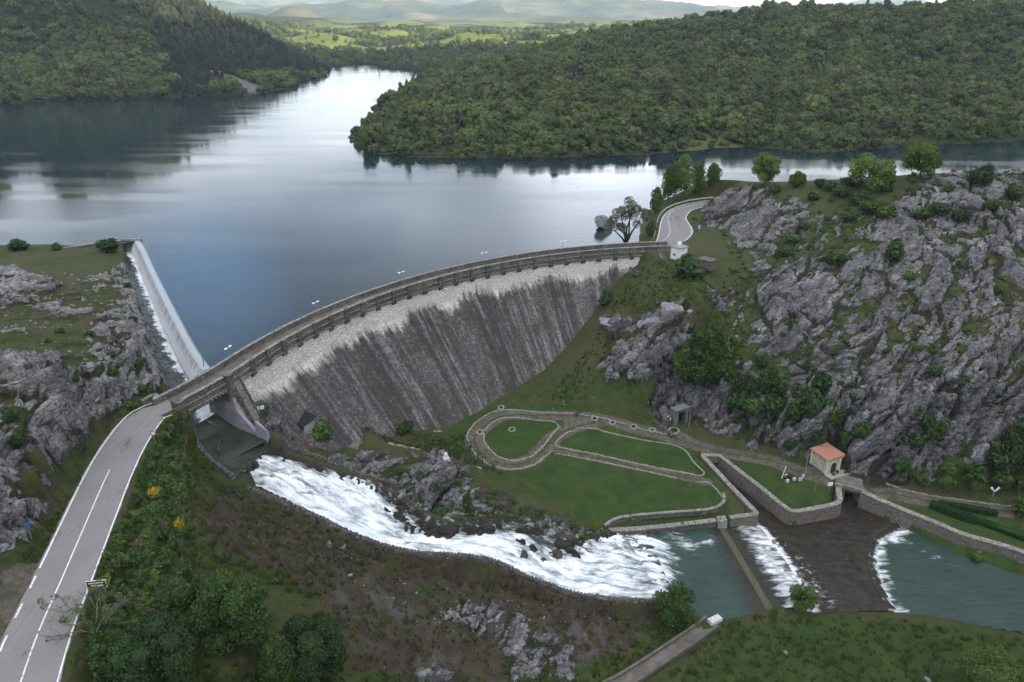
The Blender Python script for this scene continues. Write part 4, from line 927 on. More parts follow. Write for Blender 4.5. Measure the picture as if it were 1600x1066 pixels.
tag(link('mountains', np_mesh('mountains', np.stack([MX, MY, MZ], -1).reshape(-1, 3), grid_faces(*MX.shape), [M['mountains']], True)), kind='structure')
# unseen ridge added south-east to keep sun off the valley, plus surrounding land
ox = np.arange(-4000, 4200, 60.0); oy = np.arange(-3800, 2400, 60.0)
OX, OY = np.meshgrid(ox, oy)
ca, sa = math.cos(R_(118 - 90)), math.sin(R_(118 - 90))
dperp = OX * ca - OY * sa - 720; along = OX * sa + OY * ca
OZ = 430 * np.exp(-(np.abs(dperp) / 300) ** 2) * sstep(1120, 930, along + 120 * fbm(OX * .002, OY * .002, 1, 3)) * sstep(-3200, -2200, along) * (1 + 0.12 * fbm(OX * 0.0025, OY * 0.0025, 4, 4)) - 36
inner = (OX > GX0 - 130) & (OX < GX1 + 40) & (OY > GY0 - 50) & (OY < 330)
lowm = sstep(700, 300, np.abs(OX)) * sstep(1500, 900, np.abs(OY))
OZ = np.where(OY > 150, OZ - 60, OZ) + 6 * fbm(OX * 0.004, OY * 0.004, 7, 3)
OZ = np.where(inner, -60, OZ)
tag(link('terrain_and_shade_ridge', np_mesh('terrain_and_shade_ridge', np.stack([OX, OY, OZ], -1).reshape(-1, 3), grid_faces(*OX.shape), [M['hills']], True, {'zones': np.zeros((OX.size, 3))})), kind='structure')
# ------------------------------------------------------------------ roads
def asphalt():
    t = NT('asphalt'); v = t.pos()
    n = t.noise(v, 0.25, 5, 0.6); n2 = t.noise(v, 6, 4, 0.7); n3 = t.noise(t.mapping(v, (1.0, 0.28, 1), (0, 0, R_(-14))), 0.55, 5, 0.7, 0.4)
    c = t.mix(n, (0.185, 0.172, 0.172), (0.255, 0.24, 0.238))
    c = t.mix(t.mr(n2, 0.3, 0.7, 0.25, 0), c, (0.12, 0.11, 0.11))
    c = t.mix(t.mr(n3, 0.585, 0.66, 0, 0.6), c, (0.085, 0.08, 0.085))
    cr = t.voro(t.mapping(v, (0.6, 0.12, 1), (0, 0, R_(-14))), 0.5)
    c = t.mix(t.mr(cr, 0.0, 0.006, 0.5, 0), c, (0.06, 0.055, 0.055))
    return t.done(t.bsdf(c, 0.85, t.bump(n2, 0.25, 0.03), 0.25))
M['asphalt'] = asphalt()
def paint_mat():
    t = NT('road_paint'); v = t.pos(); n = t.noise(v, 3.0, 5, 0.7)
    return t.done(t.bsdf(t.mix(t.mr(n, 0.50, 0.66, 0, 0.85), (0.72, 0.72, 0.71), (0.27, 0.26, 0.26)), 0.7))
M['paint'] = paint_mat()
def ribbon(name, line, l0, l1, dz, mat, kind='structure', wob=0.0, taper=None):
    nn = normals2(line); n = len(line); cols = np.linspace(l0, l1, 6 if l1 - l0 > 1 else 2)
    tp_ = np.ones((n, 1)) if taper is None else taper[:, None]
    V = np.stack([np.c_[line[:, :2] + nn * (c * tp_ + (wob * fbm(line[:, 0] * 0.5, line[:, 1] * 0.5, c, 3)[:, None] if wob and c in (cols[0], cols[-1]) else 0)), line[:, 2] + dz] for c in cols], 1)
    me = np_mesh(name, V.reshape(-1, 3), grid_faces(n, len(cols)), [mat], True)
    if me.polygons[0].normal.z < 0: me.flip_normals()
    o = link(name, me)
    return tag(o, kind=kind) if kind else o
HWID = 3.05
rem = np.cumsum(np.full(len(ROAD_C), 0.8))[::-1] - 0.8
ribbon('road', ROAD_C, -HWID - 0.05, HWID + 0.05, 0.0, M['asphalt'], wob=0.12, taper=0.55 + 0.45 * sstep(1.5, 9.0, rem))
vv6 = np.linspace(0, 1, 7)[None, :, None]; me = np_mesh('shore_road', (RN_L[:, None] * (1 - vv6) + RN_R[:, None] * vv6).reshape(-1, 3), grid_faces(90, 7), [M['asphalt']], True)
if me.polygons[0].normal.z < 0: me.flip_normals()
tag(link('shore_road', me), kind='structure')
def dashes(name, line, off, w, pat=None, wob=0.0):
    """painted line at an offset; pat = list of (start, end) along the line in metres"""
    s = np.concatenate([[0], np.cumsum(np.hypot(*np.diff(line[:, :2], axis=0).T))]); nn = normals2(line); mb = MB()
    for a, b in pat or [(0, s[-1])]:
        q = np.linspace(a, b, max(2, int((b - a) / 0.9) + 1))
        c = np.stack([np.interp(q, s, line[:, k]) for k in range(3)], 1); m = np.stack([np.interp(q, s, nn[:, k]) for k in range(2)], 1)
        k = len(mb.v)
        for p, d in zip(c, m):
            mb.v.append((p[0] + d[0] * (off - w / 2), p[1] + d[1] * (off - w / 2), p[2] + 0.012)); mb.v.append((p[0] + d[0] * (off + w / 2), p[1] + d[1] * (off + w / 2), p[2] + 0.012))
        for i in range(len(c) - 1): mb.f.append([k + 2 * i, k + 2 * i + 1, k + 2 * i + 3, k + 2 * i + 2]); mb.m.append(0)
    o = mb.build(name, M['paint']); me = o.data
    if me.polygons[0].normal.z < 0: me.flip_normals()
    return tag(o, kind='structure')
def s_at(line, p):
    d = np.hypot(line[:, 0] - p[0], line[:, 1] - p[1]); s = np.concatenate([[0], np.cumsum(np.hypot(*np.diff(line[:, :2], axis=0).T))]); return s[d.argmin()]
SL = s_at(ROAD_C, (1e9, 1e9)); sA = lambda px, py: s_at(ROAD_C, P(px, py, 2)); send = np.hypot(*np.diff(ROAD_C[:, :2], axis=0).T).sum()
sx = sA(100, 880); dl = []
q = sx - 1.2
while q > 0: dl.append((max(0, q - 1.9), q)); q -= 4.1
dashes('road_marking', ROAD_C, HWID - 0.22, 0.20, [(sx, sA(160, 755)), (sA(160, 755) + 0.25, sA(246, 634))] + dl)
dashes('road_marking', ROAD_C, -HWID + 0.12, 0.15, [(0, sA(262, 650))])
c0 = sA(62, 985)
dashes('road_marking', ROAD_C, 0.10, 0.14, [(c0, sA(178, 735)), (c0 - 6.2, c0 - 0.4), (c0 - 10, c0 - 8), (c0 - 14, c0 - 12)])
nlen = lambda q: float(np.hypot(*np.diff(q[:, :2], axis=0).T).sum())
LNE, RNE = RN_L * 0.97 + RN_R * 0.03, RN_L * 0.03 + RN_R * 0.97
dashes('road_marking', LNE, 0.0, 0.16, [(4, nlen(LNE))]); dashes('road_marking', RNE, 0.0, 0.18, [(8, nlen(RNE))])
dashes('road_marking', RN_C, 0.0, 0.20, [(k, k + 0.85) for k in np.arange(0.6, nlen(RN_C) - 1.2, 1.6)])

# ------------------------------------------------------------------ the dam
def dam_face_mat():
    t = NT('dam_masonry'); f = t.sepxyz(t.attr('flow', 'Vector')); s, h = f[0], f[1]    # along the crest, down the face
    v = t.pos()
    sv = t.cmb(s, t.math('MULTIPLY', h, 0.045), 0.0); streak = t.noise(sv, 0.55, 6, 0.68, 0.3); st2 = t.noise(t.cmb(s, t.math('MULTIPLY', h, 0.10), 5.0), 1.7, 4, 0.7)
    st3 = t.noise(t.cmb(s, t.math('MULTIPLY', h, 0.10), 9.0), 0.13, 4, 0.6)
    patch = t.noise(t.cmb(s, t.math('MULTIPLY', h, 0.7), 2.0), 0.20, 6, 0.7)
    st = t.voro(t.cmb(t.math('MULTIPLY', s, 1.0), t.math('MULTIPLY', h, 1.35), 0.0), 1.75); cid = t.sep(t.voro(t.cmb(s, t.math('MULTIPLY', h, 1.35), 0.0), 1.75, 'F1', 'Color'))[0]
    fine = t.noise(t.cmb(s, h, 0.0), 3.0, 4, 0.7)
    base = t.ramp(cid, (0.0, (0.090, 0.081, 0.080)), (0.5, (0.138, 0.126, 0.124)), (1.0, (0.215, 0.198, 0.192)))
    # dark water stains and bare pale streaks running down the batter
    dk = t.math('ADD', t.math('MULTIPLY', streak, 0.8), t.math('ADD', t.math('MULTIPLY', st2, 0.25), t.math('MULTIPLY', st3, 0.75)))
    base = t.mix(t.mr(dk, 0.78, 1.04, 0.0, 0.75), base, (0.050, 0.043, 0.045))
    pale = t.mr(t.math('ADD', t.math('MULTIPLY', streak, -0.8), t.math('ADD', t.math('MULTIPLY', st2, -0.5), t.math('MULTIPLY', st3, 0.3))), -0.50, -0.34)
    base = t.mix(t.math('MULTIPLY', t.math('MULTIPLY', pale, t.mr(s, 25, 85, 0.40, 0.85)), t.mr(cid, 0.1, 0.6, 0.55, 1.0)), base, (0.40, 0.385, 0.38))
    base = t.mix(t.math('MULTIPLY', t.mr(patch, 0.50, 0.62), 0.7), base, (0.070, 0.066, 0.040))
    # lime-washed belt under the parapet, ragged along its lower edge
    edge = t.math('ADD', t.math('ADD', h, t.math('MULTIPLY', t.math('SUBTRACT', st2, 0.5), -5.0)), t.math('ADD', t.math('MULTIPLY', t.math('SUBTRACT', streak, 0.5), 3.0), t.math('MULTIPLY', t.math('ADD', t.math('MULTIPLY', t.math('SUBTRACT', st3, 0.5), 9.0), t.math('MULTIPLY', t.math('SUBTRACT', t.noise(t.cmb(s, t.math('MULTIPLY', h, 0.6), 8.0), 0.9, 5, 0.7), 0.5), 4.0)), 1.0)))
    belt = t.mr(t.math('ADD', edge, t.math('MULTIPLY', s, 0.014)), 4.0, 6.8, 1.0, 0.0)
    lime = t.mix(cid, (0.66, 0.61, 0.555), (0.84, 0.79, 0.735)); lime = t.mix(t.mr(fine, 0.5, 0.75, 0, 0.45), lime, (0.40, 0.34, 0.27))
    lime = t.mix(t.mr(st2, 0.60, 0.72, 0, 0.55), lime, (0.28, 0.23, 0.18))
    c = t.mix(t.math('MULTIPLY', belt, t.mr(fine, 0.2, 0.45, 0.88, 1.0)), base, lime)
    c = t.mix(t.math('MULTIPLY', t.mr(st, 0.0, 0.10, 0.6, 0.0), t.mr(belt, 0, 1, 0.8, 0.35)), c, (0.07, 0.06, 0.055))
    hgt = t.math('ADD', t.mr(st, 0.0, 0.2), t.math('MULTIPLY', fine, 0.5))
    return t.done(t.bsdf(c, 0.92, t.bump(hgt, 0.9, 0.22), 0.15))
M['dam_face'] = dam_face_mat()
M['dam_stone'] = stone_mat('parapet_stone', (0.10, 0.092, 0.085), (0.20, 0.185, 0.165), (0.075, 0.068, 0.06), 1.4, (0.26, 0.24, 0.20))
M['coping'] = stone_mat('coping_stone', (0.20, 0.185, 0.165), (0.34, 0.315, 0.28), (0.12, 0.11, 0.10), 1.1, (0.30, 0.29, 0.24), 0.9, 0.3)
M['deck'] = plain('deck_concrete', (0.085, 0.075, 0.062), (0.15, 0.135, 0.115), 0.8, 0.9, 0.3)
A1 = 95.0
M['pale_concrete'] = plain('pale_concrete', (0.20, 0.195, 0.22), (0.31, 0.30, 0.33), 0.35, 0.85, 0.2)
dam = empty('dam', dam_pt(130, 4, -10))
tag(dam, 'tall curved masonry dam with a pale lime belt under its parapet and dark streaks below', 'dam')
dinv = Matrix.Translation(-Vector(dam.location))
def dchild(o):
    o.parent = dam; o.matrix_parent_inverse = dinv; return o
def arc_grid(prof, a0, a1, da=0.25):
    """sweep an open profile [(offset, z)] round the crest"""
    an = np.linspace(a0, a1, max(2, int(abs(a1 - a0) / da) + 1)); g = np.array([[dam_pt(a, o, z) for o, z in prof] for a in an]); return an, g
def arc_solid(name, prof, a0, a1, mat, da=0.5):
    an, g = arc_grid(prof, a0, a1, da); mb = MB(); mb.loft([list(r) for r in g], True, True); return dchild(mb.build(name, mat))
zs_ = np.concatenate([np.linspace(0.85, -3.2, 10), np.linspace(-3.6, -27, 60)])
an, g = arc_grid([(dam_off(z), z) for z in zs_], A0, A1, 0.2)
hh = np.concatenate([[0], np.cumsum(np.hypot(np.diff([dam_off(z) for z in zs_]), np.diff(zs_)))])
Sarr = np.repeat(((A0 - an) * math.pi / 180 * (DR - 4))[:, None], len(zs_), 1); Harr = np.repeat(hh[None], len(an), 0)
rough = 0.10 * fbm(Sarr * 0.9, Harr * 0.9, 1, 4) + 0.12 * fbm(Sarr * 0.2, Harr * 0.05, 4, 3)
an_ = np.array([dam_ang(x) for x in an]); g[..., 0] += np.cos(an_)[:, None] * -rough; g[..., 1] += np.sin(an_)[:, None] * -rough
fme = np_mesh('face', g.reshape(-1, 3), grid_faces(len(an), len(zs_)), [M['dam_face']], True, {'flow': np.stack([Sarr.ravel(), Harr.ravel(), 0 * Sarr.ravel()], 1)})
dchild(link('downstream_face', fme))
# lake face, core under the roadway and the end wall above the race
mb = MB(); mb.loft([[dam_pt(a, o, z) for o, z in [(0.05, -14), (0.05, 1.9), (3.9, 1.9), (3.9, 0.6), (3.6, -3), (9, -14)]] for a in np.linspace(A0 + 0.02, A1, 140)], True, True); dchild(mb.build('core', M['dam_stone']))
mb = MB(); prof_end = [(0.05, -12)] + [(0.05, 1.9), (3.95, 1.9)] + [(dam_off(z) + 0.55, z) for z in np.linspace(0.6, -12, 14)]
mb.loft([[dam_pt(A0 + d, o, z) for o, z in prof_end] for d in (0.0, 0.35)], True, True); dchild(mb.build('end_wall', M['pale_concrete']))
arc_solid('roadway', [(0.4, 1.55), (0.4, 1.985), (3.8, 1.985), (3.8, 1.55)], AB, A1 - 0.5, M['deck'])
arc_solid('lake_parapet', [(0.0, 1.3), (0.0, 2.9), (0.42, 2.9), (0.42, 1.3)], AB, A1 - 0.5, M['dam_stone'])
arc_solid('lake_coping', [(-0.07, 2.9), (-0.07, 3.06), (0.5, 3.06), (0.5, 2.9)], AB, A1 - 0.5, M['coping'])
arc_solid('valley_parapet', [(3.82, 0.9), (3.82, 2.9), (4.25, 2.9), (4.25, 0.9)], AB, A1 - 0.3, M['dam_stone'])
arc_solid('valley_coping', [(3.74, 2.9), (3.74, 3.05), (4.36, 3.05), (4.36, 2.9)], AB, A1 - 0.3, M['coping'])
arc_solid('string_course', [(4.25, 1.75), (4.25, 1.95), (4.42, 1.95), (4.42, 1.75)], AB, A1 - 0.3, M['coping'])
arc_solid('cornice', [(4.0, 0.72), (4.0, 0.9), (4.62, 0.9), (4.5, 0.72)], AB, A1 - 0.3, M['coping'])
arc_solid('bridge_slab', [(0.3, 0.75), (0.3, 1.5), (4.2, 1.5), (4.2, 0.75)], AB, A0 + 0.1, M['dam_stone'])
def local_box(mb, a, o0, o1, w, z0, z1):
    c = dam_pt(a, (o0 + o1) / 2, (z0 + z1) / 2); mb.box(c, (abs(o1 - o0), w, z1 - z0), dam_ang(a))
pil_me = cor_me = None
ref = None
for k, a in enumerate(np.arange(162.6, A1 + 1.0, -2.58)):
    if pil_me is None:
        ref = a; mb = MB(); local_box(mb, a, 4.2, 4.62, 0.95, 0.95, 2.86); local_box(mb, a, 4.15, 4.74, 1.12, 2.86, 3.14)
        local_box(mb, a, 4.2, 4.72, 1.06, 1.72, 1.98)
        p = dchild(mb.build('pilaster', M['dam_stone'])); p0 = p
        mb = MB()
        for d in (-0.38, 0.0, 0.38):
            c = dam_pt(a, 4.0, 0.2); t_ = Vector((-math.sin(R_(a)), math.cos(R_(a)), 0)) * d
            q = [dam_pt(a, o, z) + np.array(t_) for o, z in ((3.95, 0.70), (4.75, 0.70), (4.72, 0.40), (3.98, -0.35))]
            tv = np.array((-math.sin(R_(a)), math.cos(R_(a)), 0)) * 0.11
            mb.loft([[x - tv for x in q], [x + tv for x in q]])
        c0_ = mb.build('corbel', M['dam_stone'], p0); c0_.parent = p0
        pil_me = p0
    else:
        p = p0.copy(); COL.objects.link(p); p.parent = dam
        c2 = c0_.copy(); COL.objects.link(c2); c2.parent = p
        T = Matrix.Translation((DCX, DCY, 0)); p.matrix_parent_inverse = Matrix(); 
        p.matrix_basis = dinv @ T @ Matrix.Rotation(R_(a - ref), 4, 'Z') @ T.inverted()
        p.matrix_parent_inverse = Matrix()
WG = resample(smooth_line([dam_pt(AB - 0.2, 0.2, 2.9), P(243, 616.5, 2.85), P(232, 621, 2.7), P(222, 627, 2.5)], 6), 0.5); wgn = normals2(WG)
mb = MB(); mb.loft([[(p[0] + n[0] * x, p[1] + n[1] * x, p[2] + z) for x, z in ((-.25, -2.2), (-.25, 0), (.25, 0), (.25, -2.2))] for p, n in zip(WG, wgn)]); dchild(mb.build('wing_wall', M['dam_stone']))
mb = MB(); mb.loft([[(p[0] + n[0] * x, p[1] + n[1] * x, p[2] + z) for x, z in ((-.32, 0), (-.32, .15), (.32, .15), (.32, 0))] for p, n in zip(WG, wgn)]); dchild(mb.build('wing_coping', M['coping']))
# end pier, and the row of little corbels under the bridge
mb = MB(); local_box(mb, A0 + 0.1, 3.6, 4.9, 1.3, -1.5, 2.95); local_box(mb, A0 + 0.1, 3.5, 5.0, 1.5, 2.95, 3.2); dchild(mb.build('end_pier', M['dam_stone']))
for a in np.arange(A0 + 0.8, AB - 0.5, 0.42):
    mb = MB(); q = [dam_pt(a, o, z) for o, z in ((4.0, 0.72), (4.75, 0.72), (4.7, 0.5), (4.05, 0.0))]; tv = np.array((-math.sin(dam_ang(a)), math.cos(dam_ang(a)), 0)) * 0.13
    mb.loft([[x - tv for x in q], [x + tv for x in q]]); dchild(mb.build('bridge_corbel', M['coping']))
mb = MB(); local_box(mb, AB - 0.2, 3.5, 4.9, 1.2, -4, 2.95); local_box(mb, AB - 0.2, 3.4, 5.0, 1.4, 2.95, 3.2); dchild(mb.build('abutment_pier', M['dam_stone']))

# ------------------------------------------------------------------ side weir
M['wet_concrete'] = plain('wet_concrete', (0.13, 0.14, 0.15), (0.24, 0.25, 0.26), 1.2, 0.45, 0.3)
M['concrete'] = plain('concrete', (0.20, 0.195, 0.185), (0.33, 0.32, 0.30), 0.6, 0.9, 0.3)
wcr = resample(smooth_line([P(*q, 0.12) for q in [(200, 377), (216, 379), (240, 430), (270, 490), (298, 543), (322, 578)]], 10), 0.7)[4:]
wnn = normals2(wcr)
weir = empty('spillway_weir', wcr[len(wcr) // 2]); tag(weir, 'long curved side weir of wet grey concrete with lake water sliding over its crest', 'weir')
winv = Matrix.Translation(-Vector(weir.location)); side = -1.0 if np.dot(wnn[20], np.array([-0.84, -0.54])) < 0 else 1.0
wprof = [(-1.2, -6), (-1.2, -0.12), (-0.6, 0.10), (0.0, 0.12), (0.45, 0.0), (1.05, -0.9), (1.6, -2.2), (2.05, -3.25), (2.1, -6)]
mb = MB(); mb.loft([[np.array([p[0] + n[0] * side * o, p[1] + n[1] * side * o, z]) for o, z in wprof] for p, n in zip(wcr, wnn)]); o = mb.build('weir_body', M['wet_concrete'], weir, True); o.matrix_parent_inverse = winv
def film_mat():
    t = NT('water_film'); f = t.sepxyz(t.attr('flow', 'Vector'))
    n = t.noise(t.cmb(t.math('MULTIPLY', f[0], 1.8), t.math('MULTIPLY', f[1], 0.12), 0), 1.2, 6, 0.65); 
    h = t.math('ADD', f[1], t.math('MULTIPLY', t.math('SUBTRACT', n, 0.5), 2.4))
    c = t.ramp(n, (0.3, (0.24, 0.235, 0.27)), (0.52, (0.42, 0.425, 0.47)), (0.68, (0.72, 0.75, 0.80)))
    c = t.mix(t.mr(f[1], 1.3, 0.8), c, (0.30, 0.335, 0.34))
    c = t.mix(t.mr(h, 1.5, 3.3), c, (0.86, 0.90, 0.95))
    return t.done(t.bsdf(c, 0.25, t.bump(n, 0.4, 0.1), 0.5))
M['film'] = film_mat()
fp = [(o + 0.04, z + 0.06) for o, z in wprof[2:8]]; fp = np.array(fp); fs = np.concatenate([[0], np.cumsum(np.hypot(*np.diff(fp, axis=0).T))]); fq = np.linspace(0, fs[-1], 18); fp = np.stack([np.interp(fq, fs, fp[:, k]) for k in (0, 1)], 1)
gg = np.array([[[p[0] + n[0] * side * o, p[1] + n[1] * side * o, z] for o, z in fp] for p, n in zip(wcr, wnn)])
SS = np.repeat(np.arange(len(wcr))[:, None] * 0.7, len(fp), 1)
gg[..., 2] += 0.03 * fbm(SS * 1.1, np.repeat(fq[None], len(wcr), 0) * 0.3, 2, 3)
fm = np_mesh('water_film', gg.reshape(-1, 3), grid_faces(len(wcr), len(fp)), [M['film']], True, {'flow': np.stack([SS.ravel(), np.repeat(fq[None], len(wcr), 0).ravel(), 0 * SS.ravel()], 1)})
if sum(p.normal.z for p in fm.polygons) < 0: fm.flip_normals()
tag(link('weir_film_water', fm), kind='structure')
mb = MB(); c = wcr[0]; mb.box((c[0] - 1.5, c[1] + 0.5, -1.2), (5.5, 0.7, 3.4), 0.0); mb.box((c[0] - 4.2, c[1] - 5, -1.0), (0.6, 11, 3.6), R_(14)); o = mb.build('end_block', M['concrete'], weir); o.matrix_parent_inverse = winv
c = wcr[-3]; mb = MB(); mb.tube([c, c + np.array([0, 0, 2.6])], 0.07, 8); mb.tube([c + np.array([0, 0, 0.4]), c + np.array([0.35, 0, 2.0])], 0.04, 6); o = mb.build('gauge_post', M['pale_concrete'], weir); o.matrix_parent_inverse = winv
# low stone wall from the weir's end along the lake side of the bluff
def wall(name, label, cat, top, depth, th, mat, cap=None, caph=0.14, capw=0.08, seed=0, rough=0.05, step=0.6, group=None):
    """a masonry wall following its top line; parts: face and coping"""
    ln = resample(smooth_line([np.asarray(q, float) for q in top], 6) if len(top) > 2 else [np.asarray(q, float) for q in top], step); nn = normals2(ln)
    root = empty(name, ln[len(ln) // 2] - np.array([0, 0, depth if not hasattr(depth, '__len__') else depth[0]])); tag(root, label, cat, group); inv = Matrix.Translation(-Vector(root.location))
    dp = np.interp(np.linspace(0, 1, len(ln)), np.linspace(0, 1, len(depth)), depth) if hasattr(depth, '__len__') else np.full(len(ln), depth)
    r = np.random.default_rng(seed); mb = MB(); rings = []
    for p, n, d in zip(ln, nn, dp):
        j = r.normal(0, rough, 4); jz = r.normal(0, rough)
        lv = [0, 0.25, 0.5, 0.75, 1.0]
        a = [(p[0] + n[0] * (th / 2 + j[0] + 0.12 * d * (q) * 0.5), p[1] + n[1] * (th / 2 + j[1] + 0.12 * d * q * 0.5), p[2] + jz - d * q) for q in lv]
        b = [(p[0] - n[0] * (th / 2 + j[2] + 0.12 * d * q * 0.5), p[1] - n[1] * (th / 2 + j[3] + 0.12 * d * q * 0.5), p[2] + jz - d * q) for q in lv[::-1]]
        rings.append(a + b)
    mb.loft(rings); o = mb.build('wall_face', mat, root); o.matrix_parent_inverse = inv
    if cap == 'slab':
        mb = MB(); w = th / 2 + capw
        mb.loft([[(p[0] + n[0] * x, p[1] + n[1] * x, p[2] + z) for x, z in ((w, 0.0), (w, caph), (-w, caph), (-w, 0.0))] for p, n in zip(ln, nn)])
        o = mb.build('coping', M['coping'], root); o.matrix_parent_inverse = inv
    elif cap == 'cobble':
        mb = MB(); L2 = resample(ln, 0.55); n2 = normals2(L2)
        for p, n in zip(L2, n2):
            sc = r.uniform(0.75, 1.2); mb.box((p[0], p[1], p[2] + caph * 0.5 * sc), (r.uniform(0.36, 0.5), th * r.uniform(0.85, 1.15), caph * sc * 1.6), math.atan2(-n[0], n[1]) + r.normal(0, 0.12), r.uniform(0.6, 0.85))
        o = mb.build('coping', M['rubble'], root, False, 0.04); o.matrix_parent_inverse = inv
    return root
M['rubble'] = stone_mat('rubble', (0.085, 0.078, 0.075), (0.21, 0.195, 0.185), (0.045, 0.04, 0.035), 2.0, (0.15, 0.15, 0.11))
M['ashlar'] = stone_mat('ashlar', (0.13, 0.115, 0.10), (0.25, 0.225, 0.20), (0.09, 0.08, 0.068), 2.2, (0.20, 0.175, 0.14))
M['kerb'] = stone_mat('kerb_stone', (0.27, 0.265, 0.25), (0.46, 0.45, 0.43), (0.15, 0.15, 0.13), 2.5, (0.36, 0.36, 0.32))
wall('lake_wall', 'low dry wall along the lake edge of the grassy bluff, ending at the weir', 'wall', [P(100, 388, 1.2), P(150, 381, 1.3), P(190, 376, 1.4)], 2.0, 0.5, M['rubble'], 'slab', seed=1)
# walls of the race and the rapids
TW = [dam_pt(A0 + 0.25, 8.5, -4.6), dam_pt(A0 + 0.25, 10.5, -6.2), P(412, 676, -7.2), P(425, 691, -8.3)]
wall('training_wall', 'smooth lilac grey concrete wall curving down from the dam end beside the race', 'wall', TW, [3.6, 2.6, 2.0, 1.6], 0.5, M['pale_concrete'], None, seed=2, rough=0.012)
wall('race_wall', 'mossy rubble wall between the fenced embankment and the dark race', 'wall', [P(291, 640, 0.0), P(300, 672, -2.0), P(313, 698, -4.0), P(336, 722, -6.2), P(362, 742, -7.9)], [6.0, 3.5, 2.2], 0.6, M['rubble'], 'cobble', seed=3)
NB = [P(362, 744, -8.0), P(378, 758, -9.4), P(430, 778, -11.3), P(498, 808, -14.1), P(545, 832, -15.9), P(600, 852, -17.4), P(655, 864, -18.9), P(700, 866, -19.6), P(750, 871, -20.3), P(785, 882, -21.2), P(820, 899, -22.1), P(860, 914, -22.7), P(900, 928, -23.3), P(960, 936, -23.8), P(1036, 941, -23.9)]
wall('rapids_wall', 'long cobble capped rubble wall holding the white rapids along the brown slope', 'wall', NB, [2.0, 2.5, 3.5, 4.5, 3.5, 3.0], 0.75, M['rubble'], 'cobble', 0.22, seed=4, rough=0.09)
wall('gorge_wall', 'cobble capped rubble wall above the start of the rapids, below the green shed', 'wall', [P(426, 690, -8.6), P(450, 698, -10.2), P(480, 707, -11.6), P(520, 722, -13.6), P(556, 738, -15.2), P(590, 748, -16.2), P(625, 757, -17.2)], [2.2, 3.0, 2.6], 0.8, M['rubble'], 'cobble', 0.2, seed=5, rough=0.08)
# terrace, canal and river walls
wall('pool_wall', 'rough rubble wall under the lawn edge at the green pool', 'wall', [P(905, 832, -24.6), P(945, 829, -24.1), P(1000, 826, -23.8), P(1060, 820, -23.7), P(1118, 813, -23.6)], 2.2, 0.8, M['rubble'], 'slab', 0.12, 0.1, seed=6, rough=0.1)
wall('terrace_wall', 'low mossy stone wall edging the big lawn above the pool', 'wall', [P(945, 821, -23.3), P(970, 808, -23.0), P(1040, 801, -22.9), P(1110, 795, -22.9), P(1131, 783, -22.8), P(1130, 770, -22.7)], 0.9, 0.5, M['rubble'], 'slab', 0.08, 0.04, seed=7)
wall('wall_pier', 'square concrete pier where the pool wall meets the weir', 'wall', [P(1121, 812, -23.4), P(1135, 811, -23.3)], 3.6, 1.4, M['concrete'], 'slab', seed=8)
wall('canal_wall', 'pale coped canal wall beside the big lawn, from culvert mouth to river', 'wall', [P(1097, 712, -22.5), P(1125, 742, -22.6), P(1152, 771, -22.7), P(1181, 801, -22.8), P(1178, 804, -23.0), P(1140, 809, -23.2)], 3.6, 0.8, M['ashlar'], 'slab', 0.15, 0.06, seed=9, rough=0.02)
wall('canal_wall', 'stone canal wall round the grass triangle with the signs, ending at the footbridge', 'wall', [P(1127, 714, -22.5), P(1150, 732, -22.5), P(1190, 763, -22.6), P(1227, 793, -22.7), P(1243, 799, -22.8), P(1275, 794, -22.8), P(1309, 786, -22.7), P(1311, 772, -22.6), P(1309, 757, -22.5)], 3.6, 0.8, M['ashlar'], 'slab', 0.15, 0.06, seed=10, rough=0.02)
wall('culvert_lintel', 'short stone lintel closing the canal where the gravel path crosses', 'wall', [P(1096, 711, -22.4), P(1128, 713, -22.4)], 1.3, 0.7, M['ashlar'], 'slab', 0.18, 0.1, seed=11, rough=0.02)
wall('river_wall', 'long tan rubble embankment wall below the hedges beside the lower river', 'wall', [P(1347, 768, -22.3), P(1370, 779, -22.5), P(1400, 792, -22.7), P(1432, 805, -23.0), P(1465, 818, -23.2), P(1505, 835, -23.5), P(1565, 852, -23.8), P(1610, 867, -24.0), P(1700, 900, -24.2)], [3.6, 3.2, 2.6], 1.0, M['ashlar'], 'slab', 0.16, 0.06, seed=12, rough=0.05)
wall('toe_wall', 'low stone wall along the foot of the dam behind the green terrace', 'wall', [P(516, 660, -14.4), P(560, 668, -17.1), P(620, 676, -20.0), P(690, 674, -21.9)], 1.0, 0.45, M['rubble'], 'slab', 0.08, 0.04, seed=13)
wall('ditch_wall', 'dark curved stone wall running from the flat concrete roof along the rocks', 'wall', [P(563, 692, -17.4), P(610, 694, -18.2), P(650, 703, -19.6), P(700, 716, -20.8), P(752, 734, -21.8)], 1.6, 0.6, M['rubble'], 'slab', 0.14, 0.08, seed=14)
wall('path_wall', 'rubble retaining wall stepping down from the rock face to the tunnel portal', 'wall', [P(975, 622, -18.0), P(1003, 637, -19.4), P(1022, 656, -20.6), P(1040, 670, -21.3), P(1052, 680, -21.6)], 1.2, 0.6, M['rubble'], 'cobble', 0.16, seed=15, rough=0.1)
wall('hillside_wall', 'short broken drystone wall on the grass shoulder beside the dam', 'wall', [P(985, 418, -0.8), P(1010, 432, -1.5), P(1035, 452, -1.0)], 1.2, 0.5, M['rubble'], 'cobble', 0.15, seed=16, rough=0.09)
wall('abutment_wall', 'tumbled white stone wall climbing from dam end to the white transformer house', 'wall', [P(1026, 390, 2.2), P(1036, 399, 1.9), P(1042, 412, 1.3)], 1.4, 0.6, M['kerb'], 'cobble', 0.15, seed=17, rough=0.1)
